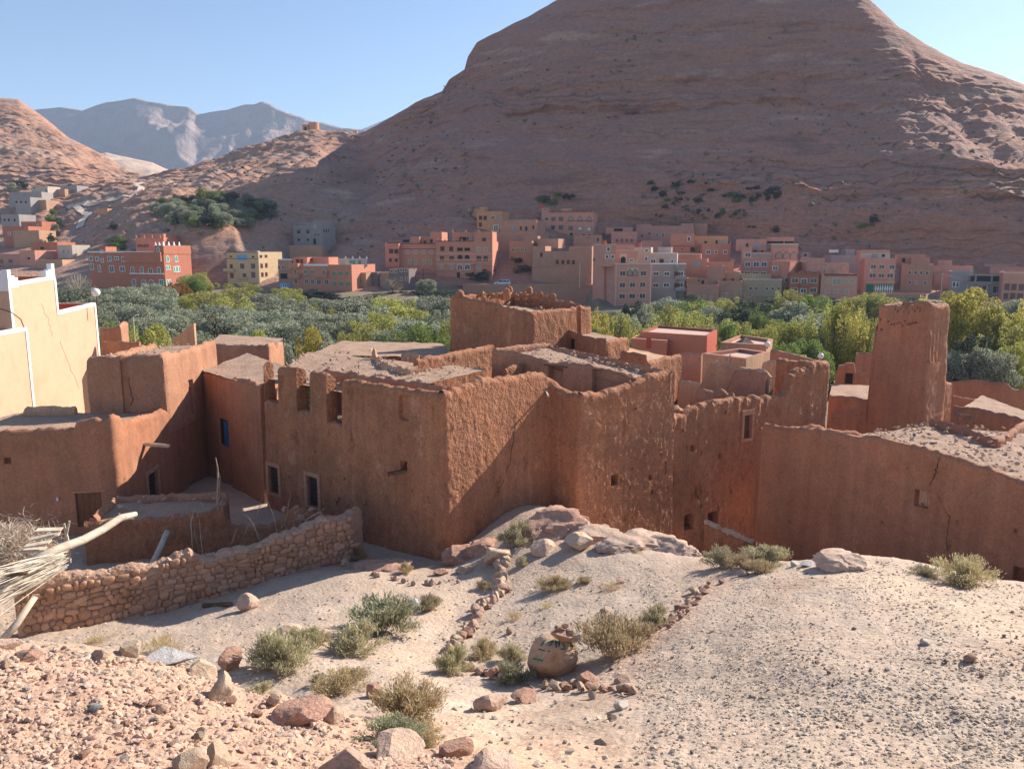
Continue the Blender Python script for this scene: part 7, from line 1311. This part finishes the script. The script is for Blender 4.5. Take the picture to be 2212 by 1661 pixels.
for a in [(822, 1372, 165, 72, 'g', 'large grey-green sagebrush in the middle of the slope, left of the grey boulder'), (770, 1412, 110, 64, 's', 'pale sagebrush just in front of the large grey-green one'), (600, 1448, 120, 82, 's', 'big pale sagebrush beside the red and pink boulder'), (650, 1400, 80, 46, 's', 'sagebrush behind the big pale one beside the red boulder'), (690, 1392, 50, 30, 't', 'small tan bush between the two sagebrush clumps'),
  (880, 1560, 180, 84, 't', 'large dry brown bush at the bottom centre in front of the dark red rock'), (840, 1600, 120, 44, 'g', 'grey-green low bush below the large dry brown bush'), (915, 1610, 90, 40, 't', 'thin tan bush right of the grey-green low bush'), (735, 1500, 110, 50, 't', 'tan bush left of the large dry brown bush'), (690, 1480, 40, 28, 's', 'little pale bush left of the tan bush'), (760, 1465, 44, 26, 't', 'little tan tuft behind the tan bush'),
  (1318, 1422, 175, 84, 't', 'broad pale tan bush right of the painted boulder'), (1420, 1352, 70, 44, 's', 'small sagebrush at the left rim of the gravel mound'), (1108, 1478, 86, 44, 'g', 'dark grey-green bush left of the painted boulder'), (1105, 1430, 56, 40, 's', 'sagebrush behind the dark grey-green bush'), (1045, 1425, 66, 44, 't', 'tan bush behind the short row of stones'), (980, 1455, 70, 62, 's', 'pale sagebrush at the lower end of the stone row'),
  (1118, 1180, 72, 52, 's', 'sagebrush at the kasbah foot beside the pink bedrock'), (1195, 1278, 60, 34, 't', 'rounded tan tuft alone on the bare ground'), (1262, 1262, 36, 16, 't', 'tiny tan tuft right of the rounded tan tuft'), (1325, 1275, 60, 14, 'y', 'flat straw tuft on the bare ground below the ledge'), (925, 1322, 50, 40, 's', 'yellowish bush beside the grey boulder'), (1130, 1225, 24, 26, 's', 'small pale sprig beside the line of stones'), (1045, 1275, 36, 20, 't', 'small tan tuft left of the line of stones'),
  (1562, 1228, 76, 48, 's', 'spiky pale bush left on the rim above the smooth wall'), (1608, 1232, 60, 38, 't', 'brownish bush in the middle of the rim bushes'), (1660, 1222, 90, 44, 's', 'wide sagebrush right of the rim bushes'), (1640, 1240, 60, 34, 't', 'dry tan bush in front of the wide rim sagebrush'), (2095, 1262, 130, 56, 't', 'large rounded tan bush on the right rim'), (2002, 1244, 56, 22, 's', 'small green-tan bush left of the large rounded one on the right rim'),
  (1110, 1340, 36, 26, 'y', 'dry straw tuft right of the line of stones'), (1415, 1180, 40, 22, 's', 'small bush on the weathered pink ledge'), (1178, 1192, 30, 16, 's', 'tiny bush on the flat pale rock'), (340, 1410, 80, 40, 'y', 'yellow dry grass tuft behind the long grey slab'), (875, 1240, 34, 26, 't', 'dark thin shrub at the dark alley edge'), (205, 1392, 60, 22, 'y', 'straw tuft in the wall shadow at the left'), (1180, 1315, 30, 16, 'y', 'little straw tuft on the bare patch'), (1375, 1195, 22, 12, 'y', 'little straw tuft at the ledge foot'), (765, 1210, 50, 30, 't', 'brown shrub at the corner of the stone wall'), (560, 1500, 60, 26, 's', 'low pale bush behind the mound crest stones')]:
    shrub(*a, v=int(a[0]), nm='dry_grass_tuft' if a[4] == 'y' else 'sagebrush', cat='grass tuft' if a[4] == 'y' else 'shrub')
# ---------------------------------------------------------------- stone-walled enclosure at the left
SWa, SWb = (-17.9, 26.7), (-7.4, 34.0); SWc = (-7.0, 35.2)
M_cap = mat('pebbly_mud_cap', [(.35, .205, .135), (.45, .285, .20), (.39, .245, .175)], 1.2, [('v', 9, .9, .06), ('n', 22, .8, .02)], fine=(10, .3))
SW = thing('stone_wall', (-12.5, 30.4, -14.1), 'low dry-stone wall of round stones with a mud-capped top, left of the kasbah', 'wall')
mudwall('wall', [SWa, SWb, SWc], [(0, -20, 1292), (0, 57, 1260), (0, 130, 1248), (0, 200, 1240), (0, 270, 1226), (0, 330, 1222), (0, 375, 1205), (0, 408, 1190), (0, 425, 1198), (0, 440, 1206), (0, 500, 1190), (0, 560, 1176), (0, 620, 1155), (0, 670, 1136), (0, 700, 1122), (0, 722, 1122), (1, 733, 1130)], -15.5, M_cap, SW, .55, .09, .03, .02, seed=121, edge=.12, stones=.10)
rs = np.random.RandomState(12); st = []; dirw = np.array(SWb) - np.array(SWa); Lw = np.linalg.norm(dirw); dirw /= Lw; nw = np.array((dirw[1], -dirw[0]))
V0, F0 = ICO[2]; Vs = []; Fs = []; o_ = 0
_tp = np.array([onwall(x, y, SWa, SWb) for x, y in ((-20, 1292), (57, 1260), (130, 1248), (200, 1240), (270, 1226), (330, 1222), (375, 1205), (408, 1190), (425, 1198), (440, 1206), (500, 1190), (560, 1176), (620, 1155), (670, 1136), (700, 1122), (722, 1122))]); topf = lambda s: np.interp(s, _tp[:, 0], _tp[:, 1]) - .12; z = -14.35; row = 0
while z < -11.7:
    hrow = rs.uniform(.15, .33); s = rs.uniform(0, .2)
    while s < Lw + .02:
        w = rs.choice([rs.uniform(.14, .3), rs.uniform(.3, .62)]); hh2 = hrow * rs.uniform(.7, 1.3)
        if z + hrow * .5 < topf(s) - .12 and rs.rand() > .03:
            V = V0.copy(); V = np.sign(V) * np.abs(V) ** .72; V *= (1 + .16 * fbm(V0 * 1.8 + rs.rand() * 50, 2, 3))[:, None]; V *= (w * .5, .085, hh2 * .5); an = rs.uniform(-.25, .25); V = np.c_[V[:, 0] * math.cos(an) - V[:, 2] * math.sin(an), V[:, 1], V[:, 0] * math.sin(an) + V[:, 2] * math.cos(an)]
            c = np.array(SWa) + dirw * (s + w / 2) + nw * (.02 + .02 * (-11.5 - z)); zz_ = z + hrow * .5 + rs.uniform(-.07, .07) + .012 * s
            Vs.append(np.c_[c[0] + V[:, 0] * dirw[0] + V[:, 1] * nw[0], c[1] + V[:, 0] * dirw[1] + V[:, 1] * nw[1], zz_ + V[:, 2]]); Fs.append(F0 + o_); o_ += len(V)
        s += w * .97
    z += hrow * .93
M_wst = mat('wall_stones', [(.36, .19, .11), (.44, .255, .16), (.40, .245, .175)], 1.2, [('n', 8, .5, .03), ('n', 25, .5, .01)], fine=(9, .2), isl=.22)
obj_np('stones', np.concatenate(Vs), np.concatenate(Fs), M_wst, SW, smooth=True)
lumps('coping_rubble', [(np.array((*(np.array(SWa) + dirw * s - nw * rs.uniform(-.05, .5)), topf(s) + .02 + rs.uniform(-.05, .05))), rs.uniform(.05, .14)) for s in np.arange(.1, Lw, .11)], M_rock_p, SW, 7, 2)
o = link('stone', rockm('p', 2), None, wallpt(617, 1170, SWa, SWb, -.25)[0]); o.scale = (.2, .18, .17); tag(o, 'single pale pink stone sitting on top of the dry-stone wall', 'stone')
IW0, IW1, IW2, IW3 = (-19.6, 34.5), (-13.4, 36.3), (-11.1, 36.6), (-8.0, 35.9)
IW = thing('pen_wall', (-14, 36, -14.3), 'reddish mud wall behind the dry-stone wall, stepped down to a ruined stony end', 'wall')
mudwall('wall', [IW0, IW1, IW2, IW3], [(0, 140, 1132), (0, 175, 1132), (0, 230, 1128), (0, 300, 1126), (0, 360, 1122), (0, 380, 1112), (0, 400, 1118), (0, 440, 1112), (0, 472, 1102), (0, 482, 1106), (1, 490, 1128), (1, 505, 1140), (1, 530, 1140), (1, 580, 1134), (2, 605, 1124), (2, 625, 1104), (2, 650, 1104), (2, 690, 1118)], -15, M_stony, IW, .4, .1, .05, .01, seed=123, edge=.1, stones=.06)
rs = np.random.RandomState(8)
lumps('rubble', [(np.array(wallpt(x, y, IW2, IW3, -.2)[0]) + rs.randn(3) * .08, rs.uniform(.1, .22)) for x, y in [(rs.uniform(612, 690), rs.uniform(1106, 1135)) for _ in range(34)]] + [(np.array(wallpt(x, 1122 - (x - 300) * .05, IW0, IW1, -.15)[0]), rs.uniform(.09, .16)) for x in (362, 372, 382, 392, 455, 468, 430)], M_rock_r, IW, 3, 2)
SHD = thing('shed', (-16.5, 37.5, -14.3), 'flat mud-roofed shed half in shadow, behind the pen wall', 'shed')
sh0, sh1, sh2, sh3 = atY(205, 1124, 35.0), atY(482, 1112, 36.5), atY(497, 1076, 38.6), atY(246, 1075, 38.2)
roof('roof', [(sh0[0], sh0[1], -12.15), (sh1[0], sh1[1], -12.2), (sh2[0], sh2[1], -12.15), (sh3[0], sh3[1], -12.1)], SHD, amp=.08, seed=44, rubble=30)
mudwall('wall', [sh1[:2], sh2[:2], sh3[:2], (sh0[0] - .3, sh0[1])], [(0.05, -12.15), (2, -12.05), (5, -12.05), (8, -12.1)], -15, M_mud, SHD, .35, .15, .05, .01, seed=125)
# timber, reeds and brush at the left edge
def pole_(name, label, pts, rad, m=M_pale, cat='pole', n=7, grp=None):
    o = MB().tube(pts, rad, n).build(name, m, smooth=True); return tag(o, label, cat, grp)
M_stk = mat('dry_brown_branch', [(.30, .21, .145), (.40, .29, .21)], 3, coord='object')
lg = [np.array(atY(x, y, Y)) for x, y, Y in ((60, 1215, 27.0), (130, 1184, 28.2), (180, 1166, 29.2), (225, 1142, 30.2), (262, 1118, 31), (294, 1110, 31.6))]
pole_('log', 'long pale bleached log sloping up over the pen wall', lg, [.17, .17, .17, .16, .15, .10], n=10, cat='log')
pole_('pole', 'tall bare forked post standing at the corner of the pen wall', [np.array(atY(x, y, 36.2)) for x, y in ((474, 1112), (470, 1080), (471, 1040), (470, 1010), (466, 988))], [.075, .06, .05, .035, .012], M_stk)
pole_('pole', 'thin second stem leaning beside the tall forked post', [np.array(atY(x, y, 36.4)) for x, y in ((477, 1080), (474, 1050), (476, 1032), (471, 1015))], [.035, .03, .025, .012], M_stk)
pole_('log', 'grey timber leaning inside the pen against its back wall', [np.array(atY(x, y, Y)) for x, y, Y in ((330, 1215, 33.5), (345, 1185, 34.4), (361, 1148, 35.2))], [.12, .13, .13], cat='log', n=9)
stk = [((410, 1205), (415, 1150), (408, 1085)), ((418, 1210), (412, 1130), (420, 1098)), ((434, 1200), (422, 1160), (418, 1120)), ((440, 1215), (434, 1165), (430, 1120)), ((598, 1170), (618, 1120), (628, 1062)), ((604, 1172), (590, 1110), (570, 1065)), ((555, 1170), (556, 1110), (568, 1068)), ((560, 1168), (548, 1130), (520, 1105)), ((580, 1172), (546, 1140), (522, 1120)),
       ((516, 1180), (530, 1150), (545, 1112)), ((610, 1160), (625, 1130), (680, 1096)), ((640, 1150), (665, 1120), (702, 1098)), ((620, 1150), (614, 1118), (612, 1092)), ((565, 1172), (540, 1120), (530, 1108)), ((610, 1165), (608, 1135), (607, 1120)), ((500, 1175), (508, 1150), (520, 1125))]
for i, q in enumerate(stk):
    pole_('dry_stick', 'thin dry stick poking up ' + ('in the left clump inside the pen' if i < 4 else 'in the sheaf at the right end of the pen'), [np.array(atY(x, y, 34.2 - .1 * (i % 5))) for x, y in q], [.022, .018, .006], M_pale if i % 2 else M_stk, 'stick', 5, 'dry sticks of the left clump' if i < 4 else 'dry sticks of the right sheaf')
rs = np.random.RandomState(5); bs = MB(); V = []; F = []
hb = thing('brush_heap', (-18.4, 29, -13), 'heap of dry tangled brush and planks at the left edge', 'brush heap')
n = 9500; c0 = np.array(atY(32, 1185, 28.6)); P = rs.randn(n, 3) * (.85, .8, .6) * .8; P[:, 2] = np.abs(P[:, 2]) * np.clip(1 - .16 * np.abs(P[:, 0]), .2, 1) - .35; P += c0 + (-.5, .3, -.1)
d = rs.randn(n, 3) * (1, .7, .5); d /= np.linalg.norm(d, axis=1)[:, None]; s = np.cross(d, rs.randn(n, 3)); s /= np.linalg.norm(s, axis=1)[:, None]; l = rs.uniform(.15, .6, n)[:, None]; w = rs.uniform(.005, .014, n)[:, None]; bend = rs.randn(n, 3) * .06
Vb = np.stack([P - s * w, P + s * w, P + d * l * .5 + bend + s * w, P + d * l + bend * .5, P + d * l * .5 + bend - s * w], 1).reshape(-1, 3); i5 = np.arange(n) * 5
M_brush = leafmat('dry_brush', [(.50, .40, .29), (.64, .53, .40)], .3, 0, .1)
obj_np('brush', Vb, [np.stack([i5, i5 + 1, i5 + 2, i5 + 4], -1), np.stack([i5 + 4, i5 + 2, i5 + 3], -1)], M_brush, hb)
V0, F0 = ICO[4]; Vc = V0 * (1.6, 1.1, .62) * (1 + .25 * fbm(V0 * 2.5, 3, 3))[:, None] + c0 + (-.6, .5, -.55); obj_np('heap_core', Vc, F0, M_mud, hb, smooth=True)
for x0, y0, x1, y1 in ((75, 1150, 130, 1148), (60, 1170, 125, 1158), (50, 1185, 105, 1175), (45, 1195, 95, 1190)):
    a, b = np.array(atY(x0, y0, 27.6)), np.array(atY(x1, y1, 28)); MB().box(a, b - a, (0, .22, .05), (0, 0, .05)).build('plank', M_pale, hb)
for j, (x0, y0, x1, y1) in enumerate(((118, 1290, 150, 1125), (150, 1260, 138, 1130), (135, 1230, 152, 1215), (160, 1232, 140, 1180))): MB().tube([atY(x0, y0 - 50, 29.4), atY((x0 + x1) / 2 + 3, (y0 + y1) / 2 - 25, 29.5), atY(x1, y1, 29.6)], [.07, .06, .04], 6).build('post', M_pale, hb)
rd = thing('reed_bundle', atY(30, 1260, 25.5), 'fanned bundle of long pale reeds leaning at the left edge', 'reeds')
for i in range(76):
    a = np.array(atY(140 + rs.uniform(-16, 10), 1196 + rs.uniform(-10, 16) + i * .35, 27.4 + rs.uniform(-.3, .3))); b = np.array(atY(-60 + rs.uniform(-30, 30), 1245 + i * 1.35 + rs.uniform(-14, 14), 24.6 + rs.uniform(-.4, .4))); m = (a + b) / 2 + rs.randn(3) * .06 + np.array((0, 0, .05)); V_ = MB().tube([a, m, b], [.012, .017, .014], 4, cap=False); bs.add(V_.v, V_.f)
bs.build('reeds', mat('bleached_reed', [(.62, .53, .42), (.72, .64, .52), (.50, .41, .31)], 5, fine=None, isl=.2), rd)
pole_('plank', 'weathered plank leaning against the left end of the dry-stone wall', [np.array(atY(75, 1290, 26)), np.array(atY(38, 1345, 25.2)), np.array(atY(-10, 1400, 24.6))], [.14, .15, .15], M_pale, 'plank', 4)
pole_('branch', 'curved grey branch among the reeds at the left edge', [np.array(atY(x, y, 25.6)) for x, y in ((-10, 1268), (15, 1250), (40, 1240), (60, 1238))], [.1, .1, .08, .05], M_wood, 'branch')
pole_('log', 'short timber lying at the foot of the dry-stone wall', [np.array(gpix(440, 1312)) + (0, 0, .08), np.array(gpix(500, 1310)) + (0, 0, .08)], .09, M_wood, 'log')
# ---------------------------------------------------------------- air of the valley
hz = bpy.data.materials.new('valley_air'); hz.use_nodes = True; t = hz.node_tree; t.nodes.remove(t.nodes['Principled BSDF'])
pv_ = t.nodes.new('ShaderNodeVolumePrincipled'); pv_.inputs['Color'].default_value = (.60, .74, 1, 1); pv_.inputs['Density'].default_value = .00015; pv_.inputs['Anisotropy'].default_value = .15
t.links.new(pv_.outputs[0], t.nodes['Material Output'].inputs['Volume'])
bb = MB().box((-3000, -40, -40), (5200, 0, 0), (0, 3560, 0), (0, 0, 545)).build('haze', hz); tag(bb, kind='stuff', label='thin bluish air haze filling the valley', cat='haze')
